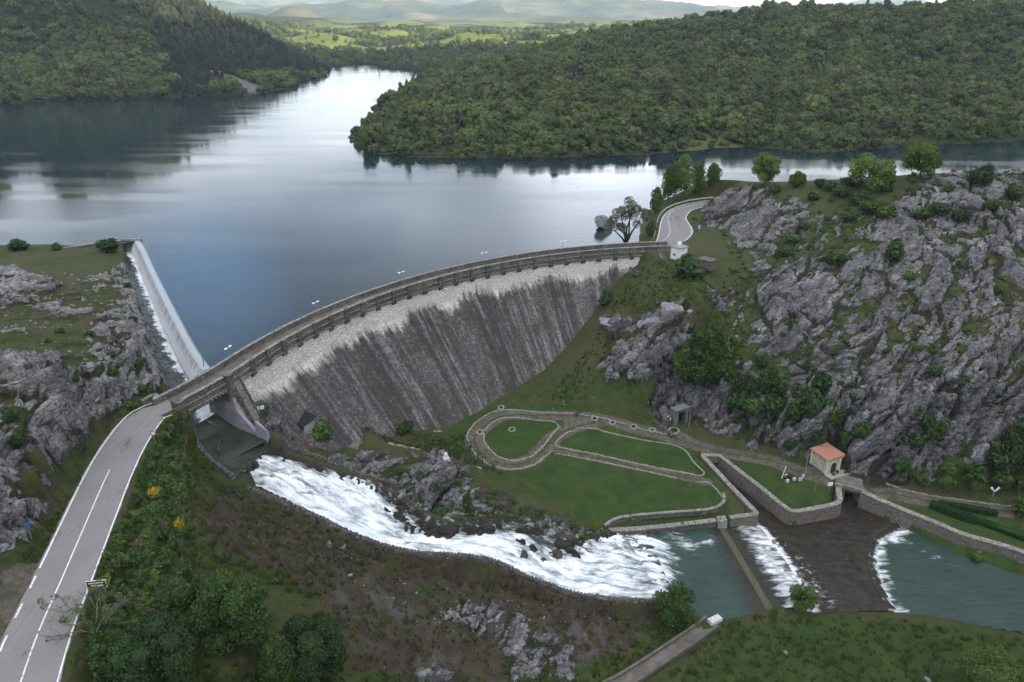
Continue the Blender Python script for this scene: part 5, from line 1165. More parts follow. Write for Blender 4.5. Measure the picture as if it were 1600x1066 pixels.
M['gravel'] = plain('gravel', (0.09, 0.078, 0.066), (0.18, 0.16, 0.14), 1.5, 0.95, 0.4)
# bridge of the gravel path over the tail race
fb = empty('footbridge', P(1327, 762, -24)); tag(fb, 'flat concrete bridge carrying the gravel path over the brown tail race', 'bridge'); finv = Matrix.Translation(-Vector(fb.location))
a, b, c_, d_ = P(1305, 739, -22.2), P(1347, 749, -22.3), P(1350, 768, -22.3), P(1306, 757, -22.2)
mb = MB(); mb.prism([a, b, c_, d_], -23.0, -22.24); o = mb.build('slab', M['gravel'], fb); o.matrix_parent_inverse = finv
mb = MB(); e_ = (c_ - d_); L_ = np.linalg.norm(e_); mb.box((c_ + d_) / 2 + np.array([0, 0, 0.03]), (L_ + 0.4, 0.4, 0.5), math.atan2(e_[1], e_[0])); o = mb.build('kerb_beam', M['coping'], fb); o.matrix_parent_inverse = finv
for p_ in (P(1313, 764, -23.2), P(1347, 772, -23.2)):
    mb = MB(); mb.box((p_[0], p_[1] + 0.6, -24.6), (0.8, 2.6, 3.6), 0.2); o = mb.build('abutment', M['ashlar'], fb); o.matrix_parent_inverse = finv
# concrete water channel running up to the pool's near bank
CHN = [P(935, 1085, -26.3), P(985, 1058, -26.0), P(1040, 1022, -25.6), P(1085, 992, -24.7), P(1112, 972, -24.2)]
cln = resample(smooth_line(CHN, 8), 0.6); cn = normals2(cln)
ch = empty('concrete_channel', cln[len(cln) // 2]); tag(ch, 'narrow concrete water channel curving through the near meadow to a white end block', 'channel'); cinv = Matrix.Translation(-Vector(ch.location))
for nm, x0, x1, z0, z1, mt in (('channel_wall', 0.85, 1.2, -0.9, 0.32, 'concrete'), ('channel_wall', -1.2, -0.85, -0.9, 0.28, 'concrete'), ('channel_floor', -0.85, 0.85, -0.9, -0.12, 'deck')):
    mb = MB(); mb.loft([[(p[0] + n[0] * x, p[1] + n[1] * x, p[2] + z) for x, z in ((x0, z0), (x0, z1), (x1, z1), (x1, z0))] for p, n in zip(cln, cn)]); o = mb.build(nm, M['deck'], ch); o.matrix_parent_inverse = cinv
M['white_stone'] = plain('white_stone', (0.42, 0.41, 0.40), (0.62, 0.61, 0.60), 2.0, 0.9, 0.3)
mb = MB(); p = P(1117, 968, -24.0); mb.box((p[0], p[1], p[2] - 0.4), (2.2, 1.1, 1.2), 0.5, 0.92); o = mb.build('end_block', M['white_stone'], ch, False, 0.06); o.matrix_parent_inverse = cinv
# stone edgings of the lawns and paths
def edging(label, px, z=-22.15, closed=False, w=0.26):
    pts = [P(*q, z) for q in px]; ln = resample(smooth_line(pts, 6), 0.2); r = np.random.default_rng(len(px) + int(px[0][0])); nn = normals2(ln); rings = []; h = 0.15
    for i, (p, n) in enumerate(zip(ln, nn)):
        if i % 2 == 0: h, ww, sh = (0.01 if r.random() < 0.12 else r.uniform(0.06, 0.22)), w * r.uniform(0.7, 1.25) / 2, r.normal(0, 0.04)
        g_ = ground(p[0], p[1]); k = 0.8 if i % 2 else 1.0
        rings.append([(p[0] + n[0] * (x + sh), p[1] + n[1] * (x + sh), g_ + z_) for x, z_ in ((-ww, -0.2), (-ww * 0.9, h * k), (ww * 0.9, h * k), (ww, -0.2))])
    mb = MB(); mb.loft(rings); o = mb.build('stone_edging', M['kerb']); return tag(o, label, 'edging', 'stone edgings of the lawns')
edging('ring of small pale stones round the oval lawn inside the path loop', [(757, 672), (770, 660), (800, 655), (835, 660), (872, 667), (863, 679), (846, 699), (826, 714), (800, 719), (775, 711), (758, 692), (756, 676)])
edging('long stone edging on the hill side of the gravel path, from loop to tunnel', [(731, 690), (731, 676), (745, 658), (770, 646), (800, 643), (850, 649), (920, 659), (1000, 673), (1046, 680)])
edging('curved stone edging outside the bottom of the path loop', [(731, 690), (742, 709), (765, 726), (800, 733), (832, 726), (852, 712), (863, 704)])
edging('stone edging round the narrow lawn between the two paths', [(900, 676), (884, 679), (870, 696), (930, 708), (1000, 722), (1060, 733), (1100, 738), (1083, 718), (1066, 699), (1010, 688), (950, 679), (900, 673)])
edging('stone edging along the upper side of the big sloping lawn', [(866, 707), (900, 713), (960, 724), (1010, 733), (1058, 743)])
edging('stone edging at the far corner of the big lawn near the canal', [(1090, 748), (1108, 750), (1125, 765), (1132, 775)])
edging('kerb stones along the hill side of the far gravel track by the young trees', [(1385, 752), (1440, 764), (1500, 773), (1560, 779), (1620, 787)])

lw = empty('low_weir', (W1[0] + W1[1]) / 2); tag(lw, 'low straight weir with an olive concrete sill across the pool outlet', 'weir'); linv = Matrix.Translation(-Vector(lw.location))
d_ = W1[1] - W1[0]; L_ = np.linalg.norm(d_); m_ = (W1[0] + W1[1]) / 2; ang = math.atan2(d_[1], d_[0]); mb = MB(); mb.box((m_[0], m_[1], -25.18), (L_ + 0.6, 1.1, 1.1), ang); o = mb.build('sill', plain('algae_concrete', (0.05, 0.046, 0.028), (0.095, 0.088, 0.052), 1.5, 0.5, 0.3), lw); o.matrix_parent_inverse = linv
mb = MB(); q0 = [W1[0], W1[1]]; n_ = np.array([-d_[1], d_[0], 0]) / L_; n_ = n_ if n_[0] > 0 else -n_
mb.loft([[p + n_ * x + np.array([0, 0, z]) for x, z in ((0.4, -0.1), (4.5, -0.75), (4.5, -2.0), (0.4, -2.0))] for p in q0]); o = mb.build('apron', M['deck'], lw); o.matrix_parent_inverse = linv
# ------------------------------------------------------------------ plants
def quads(pos, nrm, size, r, stretch=1.5):
    """one small rhombic leaf clump at each position"""
    n = len(pos); a = np.cross(nrm, r.normal(size=(n, 3))); a /= np.linalg.norm(a, axis=1)[:, None] + 1e-9; b = np.cross(nrm, a); b /= np.linalg.norm(b, axis=1)[:, None] + 1e-9
    s = size[:, None]; bend = nrm * s * 0.25
    V = np.stack([pos - a * s * stretch * .5 - bend, pos - b * s * 0.5, pos + a * s * stretch * .5 - bend, pos + b * s * 0.5], 1)
    return V.reshape(-1, 3), np.arange(4 * n).reshape(n, 4)
def sphere_np(c, rad, nu=8, nv=6):
    th = np.linspace(0, 2 * np.pi, nu, endpoint=False); ph = np.linspace(0.15, np.pi - 0.15, nv)
    V = np.array([[c[0] + rad[0] * math.sin(p) * math.cos(t), c[1] + rad[1] * math.sin(p) * math.sin(t), c[2] + rad[2] * math.cos(p)] for p in ph for t in th])
    Fs = [[i * nu + k, i * nu + (k + 1) % nu, (i + 1) * nu + (k + 1) % nu, (i + 1) * nu + k] for i in range(nv - 1) for k in range(nu)]
    return V, np.array(Fs)
def crown(name, lobes, n, leaf, mat, seed=0, core=0.62, up=0.25, out=0.55):
    """foliage: leaf clumps through the shells of several lobes"""
    r = np.random.default_rng(seed); w = np.array([l[1][0] * l[1][1] for l in lobes]); k = r.choice(len(lobes), n, p=w / w.sum())
    C = np.array([l[0] for l in lobes])[k]; Rd = np.array([l[1] for l in lobes])[k]
    d = r.normal(size=(n, 3)); d[:, 2] += up; d /= np.linalg.norm(d, axis=1)[:, None]
    rr = 0.55 + 0.5 * np.sqrt(r.random(n)); pos = C + Rd * d * rr[:, None]
    nm = d * out + r.normal(size=(n, 3)) * 0.55; nm /= np.linalg.norm(nm, axis=1)[:, None]
    V, Fq = quads(pos, nm, leaf * r.uniform(0.6, 1.35, n), r)
    lt = r.uniform(0.25, 0.8, len(lobes))[k]; tint = np.clip(lt + r.normal(0, 0.16, n), 0, 1); T = np.repeat(tint, 4)
    if core:
        for l in lobes:
            v, f = sphere_np(l[0], [x * core for x in l[1]]); v = v + r.normal(0, 0.06, v.shape) * l[1][0]
            Fq = np.concatenate([Fq, f + len(V)]); V = np.concatenate([V, v]); T = np.concatenate([T, np.full(len(v), 0.4)])
    return np_mesh(name, V, Fq, [mat], False, {'tint': np.repeat(T[:, None], 3, 1)})
def lobes_round(w, h, z0, n, seed, k=0.42):
    r = np.random.default_rng(seed); L = []
    for i in range(n):
        t = 2 * math.pi * (i * 0.618 + r.random() * 0.2); u = (i + 0.5) / n; zz_ = z0 + h * (0.12 + 0.76 * u); q = math.sqrt(max(0.05, 1 - (2 * (0.1 + 0.8 * u) - 1) ** 2)) * w * 0.5 * (1 - k * 0.7)
        s = w * k * 0.5 * r.uniform(0.8, 1.25); L.append(((q * math.cos(t), q * math.sin(t), zz_), (s, s, s * r.uniform(0.75, 1.0))))
    return L
def lobes_tall(w, h, z0, n, seed):
    r = np.random.default_rng(seed); L = []
    for i in range(n):
        u = (i + 0.5) / n; q = w * 0.5 * (0.25 + 0.5 * math.sin(math.pi * min(1, 0.15 + 0.85 * u))) * r.uniform(0.3, 0.8); t = i * 2.4 + r.random()
        s = w * 0.26 * r.uniform(0.8, 1.2) * (1.15 - 0.55 * u); L.append(((q * math.cos(t), q * math.sin(t), z0 + h * u * 0.93), (s, s, s * 1.35)))
    return L
def trunk_mb(h, r0, lobes, seed, lean=0.05, nb=6, mb=None):
    r = np.random.default_rng(seed); mb = mb or MB(); top = np.array([r.normal(0, lean) * h, r.normal(0, lean) * h, h])
    P_ = [np.array([0, 0, -0.3]), np.array([top[0] * .2, top[1] * .15, h * .3]), np.array([top[0] * .6, top[1] * .55, h * .65]), top]
    mb.tube(P_, [r0 * 1.25, r0, r0 * 0.7, r0 * 0.25], 7)
    for i in range(min(nb, len(lobes))):
        c = np.array(lobes[(i * 3) % len(lobes)][0]); s = P_[1] + (P_[2] - P_[1]) * r.random(); m = (s + c) / 2 + np.array([0, 0, 0.12 * h * r.random()]); mb.tube([s, m, c], [r0 * .45, r0 * .3, r0 * .1], 5)
    return mb
def tree(name, pos, label, cat, w, h, mat, n, leaf, style='round', clear=0.25, nl=10, seed=1, group=None, r0=None, core=0.6):
    root = empty(name, pos); tag(root, label, cat, group)
    L = lobes_round(w, h * (1 - clear), h * clear, nl, seed) if style == 'round' else lobes_tall(w, h * (1 - clear), h * clear, nl, seed)
    link('crown', crown('crown', L, n, leaf, M[mat], seed, core), root)
    trunk_mb(h * 0.8, r0 or h * 0.02, L, seed).build('trunk', M['bark'], root, True)
    return root
def bush_mesh(w, h, mat, n, leaf, seed, nl=6):
    r = np.random.default_rng(seed); L = []
    for i in range(nl):
        t = i * 2.4 + r.random(); q = w * 0.28 * math.sqrt(i / max(1, nl - 1)); s = w * 0.26 * r.uniform(0.8, 1.3)
        L.append(((q * math.cos(t), q * math.sin(t), h * (0.35 + 0.22 * r.random())), (s, s, h * 0.45 * r.uniform(0.8, 1.2))))
    return crown('bush', L, n, leaf, M[mat], seed, 0.6)
BUSH = {}
def bush(pos, label, w, h, mat='leaf_bush', n=700, leaf=0.3, seed=1, group=None, cat='bush', name='bush', z_rot=None):
    key = (mat, seed % 3)
    if key not in BUSH: BUSH[key] = bush_mesh(2.0, 2.0, mat, n, leaf, seed % 3 + 11)
    o = link(name, BUSH[key]); o.location = tuple(pos); o.scale = (w / 2, w / 2, h / 2); o.rotation_euler = (0, 0, random.random() * 6.28 if z_rot is None else z_rot)
    return tag(o, label, cat, group)
PXM = lambda px, zc: px * zc / FPX
# --- the woods round the lake
def proto_col(name, meshes):
    c = bpy.data.collections.new(name)
    for i, m in enumerate(meshes): c.objects.link(bpy.data.objects.new('%s_model' % name, m))
    return c
def scatter(name, pts, scale, rot, colr, label, kind='stuff', idx=None):
    """instances of the models on a cloud of points (stuff)"""
    me = bpy.data.meshes.new(name); me.vertices.add(len(pts)); me.vertices.foreach_set('co', np.asarray(pts, np.float32).ravel())
    for a, v in (('sc', scale), ('ro', rot)):
        at = me.attributes.new(a, 'FLOAT_VECTOR', 'POINT'); at.data.foreach_set('vector', np.asarray(v, np.float32).ravel())
    at = me.attributes.new('ix', 'INT', 'POINT'); at.data.foreach_set('value', np.asarray(idx if idx is not None else rng.integers(0, 99, len(pts)), np.int32))
    o = link(name, me); g = bpy.data.node_groups.new(name, 'GeometryNodeTree'); g.interface.new_socket('Geometry', in_out='INPUT', socket_type='NodeSocketGeometry'); g.interface.new_socket('Geometry', in_out='OUTPUT', socket_type='NodeSocketGeometry'); g.is_modifier = True
    N = g.nodes; gi = N.new('NodeGroupInput'); go = N.new('NodeGroupOutput'); ip = N.new('GeometryNodeInstanceOnPoints'); ci = N.new('GeometryNodeCollectionInfo'); m2p = N.new('GeometryNodeMeshToPoints')
    ci.inputs['Collection'].default_value = colr; ci.inputs['Separate Children'].default_value = True; ci.inputs['Reset Children'].default_value = True; ip.inputs['Pick Instance'].default_value = True
    def na(nm, ty):
        n = N.new('GeometryNodeInputNamedAttribute'); n.data_type = ty; n.inputs['Name'].default_value = nm; return n.outputs['Attribute']
    e2r = N.new('FunctionNodeEulerToRotation')
    g.links.new(gi.outputs[0], m2p.inputs['Mesh']); g.links.new(m2p.outputs['Points'], ip.inputs['Points']); g.links.new(ci.outputs[0], ip.inputs['Instance']); g.links.new(na('ix', 'INT'), ip.inputs['Instance Index'])
    g.links.new(na('ro', 'FLOAT_VECTOR'), e2r.inputs[0]); g.links.new(e2r.outputs[0], ip.inputs['Rotation']); g.links.new(na('sc', 'FLOAT_VECTOR'), ip.inputs['Scale']); g.links.new(ip.outputs[0], go.inputs[0])
    md = o.modifiers.new('scatter', 'NODES'); md.node_group = g
    return tag(o, label, kind=kind)
OAK = []
for i in range(6):
    L = lobes_round(5.6 + 0.5 * (i % 3), 4.6 + 0.9 * (i % 2), 0.8, 8 + i, 40 + i, 0.46); OAK.append(crown('oak', L, 700, 0.46, M['leaf_forest'], 60 + i, 0.70))
for i in range(2): OAK.append(crown('oak', lobes_tall(4.2, 7.5, 0.6, 11, 50 + i), 620, 0.42, M['leaf_forest'], 90 + i, 0.66))
oak_col = proto_col('oak', OAK)
PINE = []
for i in range(3):
    L = [((random.gauss(0, .2), random.gauss(0, .2), 1.0 + 1.05 * k), (2.3 - 0.36 * k,) * 2 + (0.9,)) for k in range(6)]; PINE.append(crown('pine', L, 300, 0.6, M['leaf_pine'], 80 + i, 0.7))
pine_col = proto_col('pine', PINE)
def wood_points(x0, x1, y0, y1, d):
    xs, yy = np.meshgrid(np.arange(x0, x1, d), np.arange(y0, y1, d)); xs = xs.ravel() + rng.uniform(-.45, .45, xs.size) * d; yy = yy.ravel() + rng.uniform(-.45, .45, yy.size) * d
    z = hground(xs, yy); ok = (z > -0.15) & (np.abs(xs) < 0.74 * yy + 70)
    return xs[ok], yy[ok], z[ok]
def mask_at(Mk, x, y): return bilin(Mk, hx[0], hyv[0], 9.0, x, y)
allp = [wood_points(-120, 900, 300, 560, 4.1), wood_points(-120, 950, 560, 820, 4.9), wood_points(-900, -60, 480, 760, 4.7), wood_points(-950, -30, 760, 1010, 6.2), wood_points(-30, 950, 820, 1010, 6.6), wood_points(-700, 950, 1010, 1900, 9.5)]
wx_, wy_, wz_ = (np.concatenate([a[k] for a in allp]) for k in range(3)); farw = np.concatenate([np.full(len(a[0]), i) for i, a in enumerate(allp)])
md_ = mask_at(meadow, wx_, wy_); oc_ = mask_at(outcrop, wx_, wy_); pi_ = mask_at(pine, wx_, wy_)
thin = fbm(wx_ * 0.012, wy_ * 0.012, 3, 3)
keep = (rng.random(len(wx_)) > np.clip(md_ * 1.05 - np.where(farw == 5, 0.35 * sstep(0.15, 0.4, fbm(wx_ * 0.008, wy_ * 0.012, 11, 3)) + 0.058, 0), 0, 1)) & (oc_ < 0.45) & (rng.random(len(wx_)) > 0.12 * sstep(0.1, 0.5, thin) + 0.02)
wx_, wy_, wz_, farw, pi_, md_ = wx_[keep], wy_[keep], wz_[keep], farw[keep], pi_[keep], md_[keep]
size = rng.lognormal(-0.06, 0.40, len(wx_)) * (0.92 + 0.18 * fbm(wx_ * 0.02, wy_ * 0.02, 7, 2)) * np.where(farw == 5, 0.95, np.where(farw == 4, 0.95, np.where(farw >= 2, 0.92, np.where(farw == 1, 0.80, 0.73))))
size = np.minimum(size, 1.75) * np.where(wz_ < 2.0, 0.75, 1.0)
isp = pi_ > 0.5
front = (wy_ < 470) & (farw == 0) & (np.abs(wx_) < 0.70 * wy_)
order = np.where(front)[0]; order = order[np.argsort(wy_[order] - 2.2 * (14 - np.minimum(wz_[order], 14)))][:280]
one = np.zeros(len(wx_), bool); one[order] = True
for i in order:
    o = link('oak_tree', OAK[i % 6]); o.location = (wx_[i], wy_[i], wz_[i] - 0.5); o.rotation_euler = (0, 0, rng.random() * 6.28); s_ = size[i]; o.scale = (s_ * rng.uniform(.9, 1.15), s_ * rng.uniform(.9, 1.15), s_ * rng.uniform(.85, 1.2))
    tag(o, 'small round oak in the front rows of the dense wood along the lakeshore', 'tree', 'oaks along the wooded lakeshore')
def put(name, sel, colr, label):
    n = sel.sum(); s_ = size[sel][:, None] * rng.uniform(0.88, 1.15, (n, 3)); ro = np.zeros((n, 3)); ro[:, 2] = rng.random(n) * 6.28
    ix_ = rng.choice(len(colr.objects), n, p=[.156] * 6 + [.032] * 2) if len(colr.objects) == 8 else None
    scatter(name, np.stack([wx_[sel], wy_[sel], wz_[sel] - 0.5], 1), s_, ro, colr, label, idx=ix_)
put('forest', (~one) & (farw <= 1), oak_col, 'dense low oak wood covering the hill across the lake')
put('hillside_wood', (farw >= 2) & (farw <= 3) & ~isp, oak_col, 'oak wood on the steep hillside over the dark arm of the lake')
put('pine_wood', (farw >= 2) & (farw <= 3) & isp, pine_col, 'dark pine plantation on the upper hillside')
put('valley_wood', (farw >= 4), oak_col, 'scattered woods round the far end of the lake')
print('trees', len(wx_))
# --- single trees and shrubs near the dam
def at(px, py, z=None): return hit(px, py) if z is None else P(px, py, z)
G1 = 'poplars by the shore road'
for px, py, w, h, sd, lb in [(1066, 318, 8.0, 14.5, 1, 'tallest light green poplar beyond the shore road bend'), (1042, 322, 6.5, 12.5, 2, 'light green poplar with bare lower trunk beside the shore road guard rail'), (1024, 336, 4.5, 8.0, 3, 'slim poplar at the water edge near the olive grey willow'), (1088, 304, 6.0, 9.5, 4, 'poplar close to the rock where the shore road vanishes'), (1112, 296, 5.5, 7.0, 5, 'low bright poplar behind the tip of the rock hill'), (1052, 312, 5.0, 11.5, 6, 'narrow poplar between the two tallest ones by the shore road')]:
    p = hit(px, py); p[2] = max(p[2], 0.3); tree('poplar_tree', p, lb, 'tree', w, h, 'leaf_poplar', 2600, 0.34, 'tall', 0.30, 13, sd, G1, 0.13, 0.35)
for px, py, w, h, sd, lb in [(1193, 291, 7.5, 9.5, 7, 'yellow green tree standing alone behind the ridge of the rock hill'), (1356, 297, 11.0, 8.5, 8, 'wide rounded yellow green tree on the grassy top of the rock hill'), (1437, 279, 8.0, 9.0, 9, 'tall pale green tree behind the highest grass of the rock hill'), (1245, 293, 4.5, 4.0, 10, 'small light green tree low behind the ridge between two larger ones')]:
    tree('ridge_tree', hit(px, py), lb, 'tree', w, h, 'leaf_poplar', 2600, 0.42, 'round', 0.12, 11, sd, None, 0.15, 0.55)
for px, py, w, h, sd, lb in [(1082, 603, 5.5, 12.5, 21, 'poplar with pale trunk in the cleft, next to the bare rock slab'), (1108, 606, 6.0, 15.0, 22, 'tallest poplar in the cleft of the rock above the tunnel portal'), (1132, 600, 5.0, 11.0, 23, 'poplar on the dark bushy side of the cleft above the tunnel'), (1066, 596, 3.8, 7.5, 24, 'short poplar leaning over the bare rock slab in the cleft')]:
    tree('poplar_tree', hit(px, py), lb, 'tree', w, h, 'leaf_bush', 2400, 0.40, 'tall', 0.12, 12, sd, 'poplars in the rock cleft', 0.13, 0.45)
for px, py, w, h, sd, lb in [(1403, 757, 3.4, 5.0, 31, 'young green tree with a pale trunk at the wide end of the gravel track'), (1475, 771, 2.4, 3.4, 32, 'thin young tree with sparse crown along the gravel track'), (1517, 773, 3.4, 4.4, 33, 'bushy young tree beside the white twin lamp post'), (1562, 770, 3.0, 3.8, 34, 'young tree just behind the white twin lamp post'), (1590, 778, 3.4, 4.6, 35, 'young tree with leaning trunk at the far end of the gravel track'), (1438, 764, 1.8, 2.4, 36, 'tiny sapling between two young trees on the track')]:
    tree('young_tree', hit(px, py), lb, 'tree', w, h, 'leaf_bush', 900, 0.30, 'round', 0.35, 7, sd, 'young trees along the gravel track', 0.07, 0.4)
tree('evergreen_tree', hit(1592, 735), 'dark dense evergreen tree against the foot of the cliff at the end of the track', 'tree', 7.0, 9.5, 'leaf_dark', 3000, 0.36, 'round', 0.08, 11, 41)
tree('evergreen_tree', hit(1560, 742), 'smaller dark evergreen beside the dense one at the cliff foot', 'tree', 5.0, 6.0, 'leaf_dark', 2000, 0.36, 'round', 0.08, 9, 42)
# near trees below the road
p = hit(372, 1010); tree('ash_tree', p, 'large bushy green tree on the slope under the fence line', 'tree', 7.6, 9.0, 'leaf_bush', 15000, 0.20, 'round', 0.1, 18, 51, None, 0.16, 0.62)
p = hit(440, 1075); tree('ash_tree', p, 'lighter green tree in front of the dark ivy covered one', 'tree', 5.0, 7.0, 'leaf_bush', 10000, 0.18, 'tall', 0.08, 14, 52, None, 0.13, 0.6)
p = hit(245, 1085); tree('round_tree', p, 'round dense blue green tree beside the road edge under the bare branches', 'tree', 7.4, 7.4, 'leaf_dark', 15000, 0.17, 'round', 0.06, 20, 53, None, 0.16, 0.66)
p = hit(495, 1062); tree('ivy_tree', p, 'tall very dark green ivy covered tree at the lower picture edge'.replace('lower picture edge', 'foot of the brown slope'), 'tree', 6.8, 8.6, 'leaf_dark', 13000, 0.18, 'round', 0.0, 16, 54, None, 0.16, 0.68)
p = hit(320, 975); tree('ash_tree', p, 'mid green tree crowding the dark hollow beside the fence', 'tree', 5.0, 6.0, 'leaf_dark', 7500, 0.20, 'round', 0.06, 12, 55, None, 0.13, 0.6)
p = hit(1540, 1095); tree('meadow_tree', p, 'light green feathery tree rising from the near meadow', 'tree', 7.5, 6.5, 'leaf_bush', 9500, 0.17, 'round', 0.12, 15, 56, None, 0.12, 0.45)
p = hit(1052, 968); tree('bank_bush', p, 'spreading bright green bush at the corner where the rapids wall meets the pool', 'bush', 5.6, 4.6, 'leaf_bush', 6000, 0.19, 'round', 0.02, 11, 57, None, 0.1, 0.6)
p = hit(1250, 956); tree('willow_bush', p, 'single light green willow bush on the river bank by the white weir', 'bush', 4.4, 3.6, 'leaf_poplar', 3200, 0.19, 'round', 0.05, 9, 58, None, 0.09, 0.45)
# grey willow leaning over the lake on forked black stems
wp = P(978, 379, 0.2); wr = empty('willow_tree', wp); tag(wr, 'old grey green willow on forked dark stems at the lake edge beside the dam', 'tree')
mb = MB(); Lw = []
r_ = np.random.default_rng(3)
for a_, sp, hh_ in ((2.9, 3.4, 6.5), (2.3, 2.4, 8.5), (0.4, 2.6, 9.0), (0.1, 4.0, 8.2), (1.4, 0.6, 10.0), (3.2, 4.6, 5.0)):
    e = np.array([math.cos(a_) * sp, math.sin(a_) * sp * 0.5, hh_]); m1 = e * 0.3 + r_.normal(0, 0.3, 3); m2 = e * 0.7 + r_.normal(0, 0.4, 3); mb.tube([(0, 0, -0.5), m1, m2, e], [0.32, 0.24, 0.15, 0.05], 6)
    for k in range(3):
        q = m2 + (e - m2) * r_.random() + r_.normal(0, 0.9, 3); mb.tube([m2, (m2 + q) / 2 + r_.normal(0, .2, 3), q], [0.1, 0.07, 0.02], 5); Lw.append((tuple(q), (1.3, 1.3, 1.0)))
    Lw.append((tuple(e), (1.4, 1.4, 1.1)))
link('crown', crown('crown', Lw, 5200, 0.24, M['leaf_willow'], 5, 0.0), wr)
M['dark_bark'] = plain('dark_bark', (0.018, 0.016, 0.015), (0.05, 0.045, 0.04), 5, 0.9, 0.5)
mb.build('trunk', M['dark_bark'], wr, True)
# leafless tree with a few fresh tufts spreading over the road edge
bp = hit(150, 985); br_ = empty('bare_tree', bp); tag(br_, 'nearly leafless tree with grey twigs and a few fresh tufts beside the road', 'tree')
mb = MB(); tips = []
def limb(mb, a, d, L, r0, depth, rr):
    b = a + d * L + rr.normal(0, 0.06, 3) * L; mid = (a + b) / 2 + rr.normal(0, 0.07, 3) * L
    mb.tube([a, mid, b], [r0, r0 * 0.8, r0 * 0.55], 5 if depth > 1 else 4)
    if depth == 0: tips.append(b); return
    for k in range(3 if depth > 1 else 4):
        nd = d + rr.normal(0, 0.55, 3); nd[2] = abs(nd[2]) * 0.7 + 0.08; nd /= np.linalg.norm(nd); limb(mb, a + (b - a) * rr.uniform(0.55, 1.0), nd, L * rr.uniform(0.55, 0.8), r0 * 0.55, depth - 1, rr)
rr_ = np.random.default_rng(12)
for k in range(7):
    t_ = k * 0.9; dd = np.array([math.cos(t_) * 0.75, math.sin(t_) * 0.75, 0.65]); dd /= np.linalg.norm(dd); limb(mb, np.array([0, 0, 0.0]), dd, 2.6, 0.085, 3, rr_)
M['grey_twig'] = plain('grey_twig', (0.10, 0.095, 0.075), (0.20, 0.19, 0.155), 4, 0.9)
mb.build('branches', M['grey_twig'], br_, True)
tp = np.array(tips); sel = tp[rr_.random(len(tp)) < 0.11]
link('leaf_tufts', crown('tufts', [(tuple(q), (0.34, 0.34, 0.28)) for q in sel], 900, 0.13, M['leaf_poplar'], 9, 0.0), br_)
# pale drowned tree off the wooded point
dp_ = P(592, 163, 0.0); dt = empty('dead_tree', dp_); tag(dt, 'pale leafless dead tree leaning over the water off the wooded point', 'tree')
mb = MB(); tips = []
for k in range(4): limb(mb, np.array([k * 0.8 - 1.5, 0, -0.3]), np.array([-0.5 + 0.3 * k, 0.1, 0.8]), 4.2, 0.22, 1, rr_)
mb.build('branches', M['white_stone'], dt, True)
# yellow flowering gorse on the embankment
for px, py, w, h, lb in [(246, 778, 1.9, 1.6, 'yellow flowering gorse bush high on the road embankment'), (284, 838, 1.7, 2.0, 'yellow flowering gorse bush against the fence'), (232, 858, 1.3, 1.0, 'faintly yellow gorse low in the embankment scrub'), (252, 705, 1.2, 0.9, 'small yellowish gorse below the round road sign')]:
    bush(hit(px, py), lb, w, h, 'leaf_yellow' if w > 1.5 else 'leaf_poplar', 900, 0.16, 1, 'gorse on the embankment', 'bush', 'gorse_bush')
    bush(hit(px + 2, py + 3), 'green bush at the foot of ' + ('the fence gorse' if px > 280 else 'the upper gorse' if py == 778 else 'the low gorse' if px == 232 else 'the small gorse'), w * 1.1, h * 0.8, 'leaf_bush', 700, 0.2, 2, 'green bushes under the gorse')
# bushes that stand out
for px, py, w, h, mt, lb in [(1075, 436, 7.0, 5.0, 'leaf_dark', 'large dark round bush in front of the white transformer house'), (503, 697, 5.0, 4.6, 'leaf_bush', 'bright green bush beside the flat concrete roof under the dam'), (629, 680, 2.0, 2.2, 'leaf_bush', 'smaller of two bushes at the foot of the dam'), (639, 676, 2.4, 3.0, 'leaf_dark', 'taller of two bushes at the foot of the dam'),
    (30, 391, 5.6, 2.6, 'leaf_dark', 'low dark bush at the lake edge of the grassy bluff'), (88, 391, 2.8, 1.6, 'leaf_dark', 'small dark bush midway along the lake wall'), (170, 394, 5.4, 3.4, 'leaf_dark', 'dense olive bush near the end of the weir'),
    (1393, 408, 4.6, 4.4, 'leaf_bush', 'bright green bush alone on the face of the rock hill'), (1306, 414, 5.5, 2.6, 'leaf_dark', 'flat dark bush on the middle ledge of the rock hill'), (1531, 288, 5.5, 4.6, 'leaf_dark', 'dark domed bush on the skyline of the rock hill'), (944, 480, 3.2, 3.2, 'leaf_dark', 'dark bush in the corner between dam face and rock'), (948, 468, 2.5, 2.5, 'leaf_dark', 'dark scrub just above the corner bush at the dam shoulder'),
    (1524, 877, 2.4, 1.8, 'leaf_bush', 'bright bush at the foot of the long river embankment wall'), (1596, 806, 4.0, 3.0, 'leaf_bush', 'leafy bush at the end of the short hedge'), (1018, 368, 3.2, 4.5, 'leaf_bush', 'lush green bush between the dam end and the water'), (1010, 345, 3.2, 3.5, 'leaf_bush', 'lush green bush under the slim poplar by the water')]:
    bush(hit(px, py), lb, w, h, mt, 700, 0.22, int(px) % 3)
gCf = 'shrubs in the dark cliff foot'
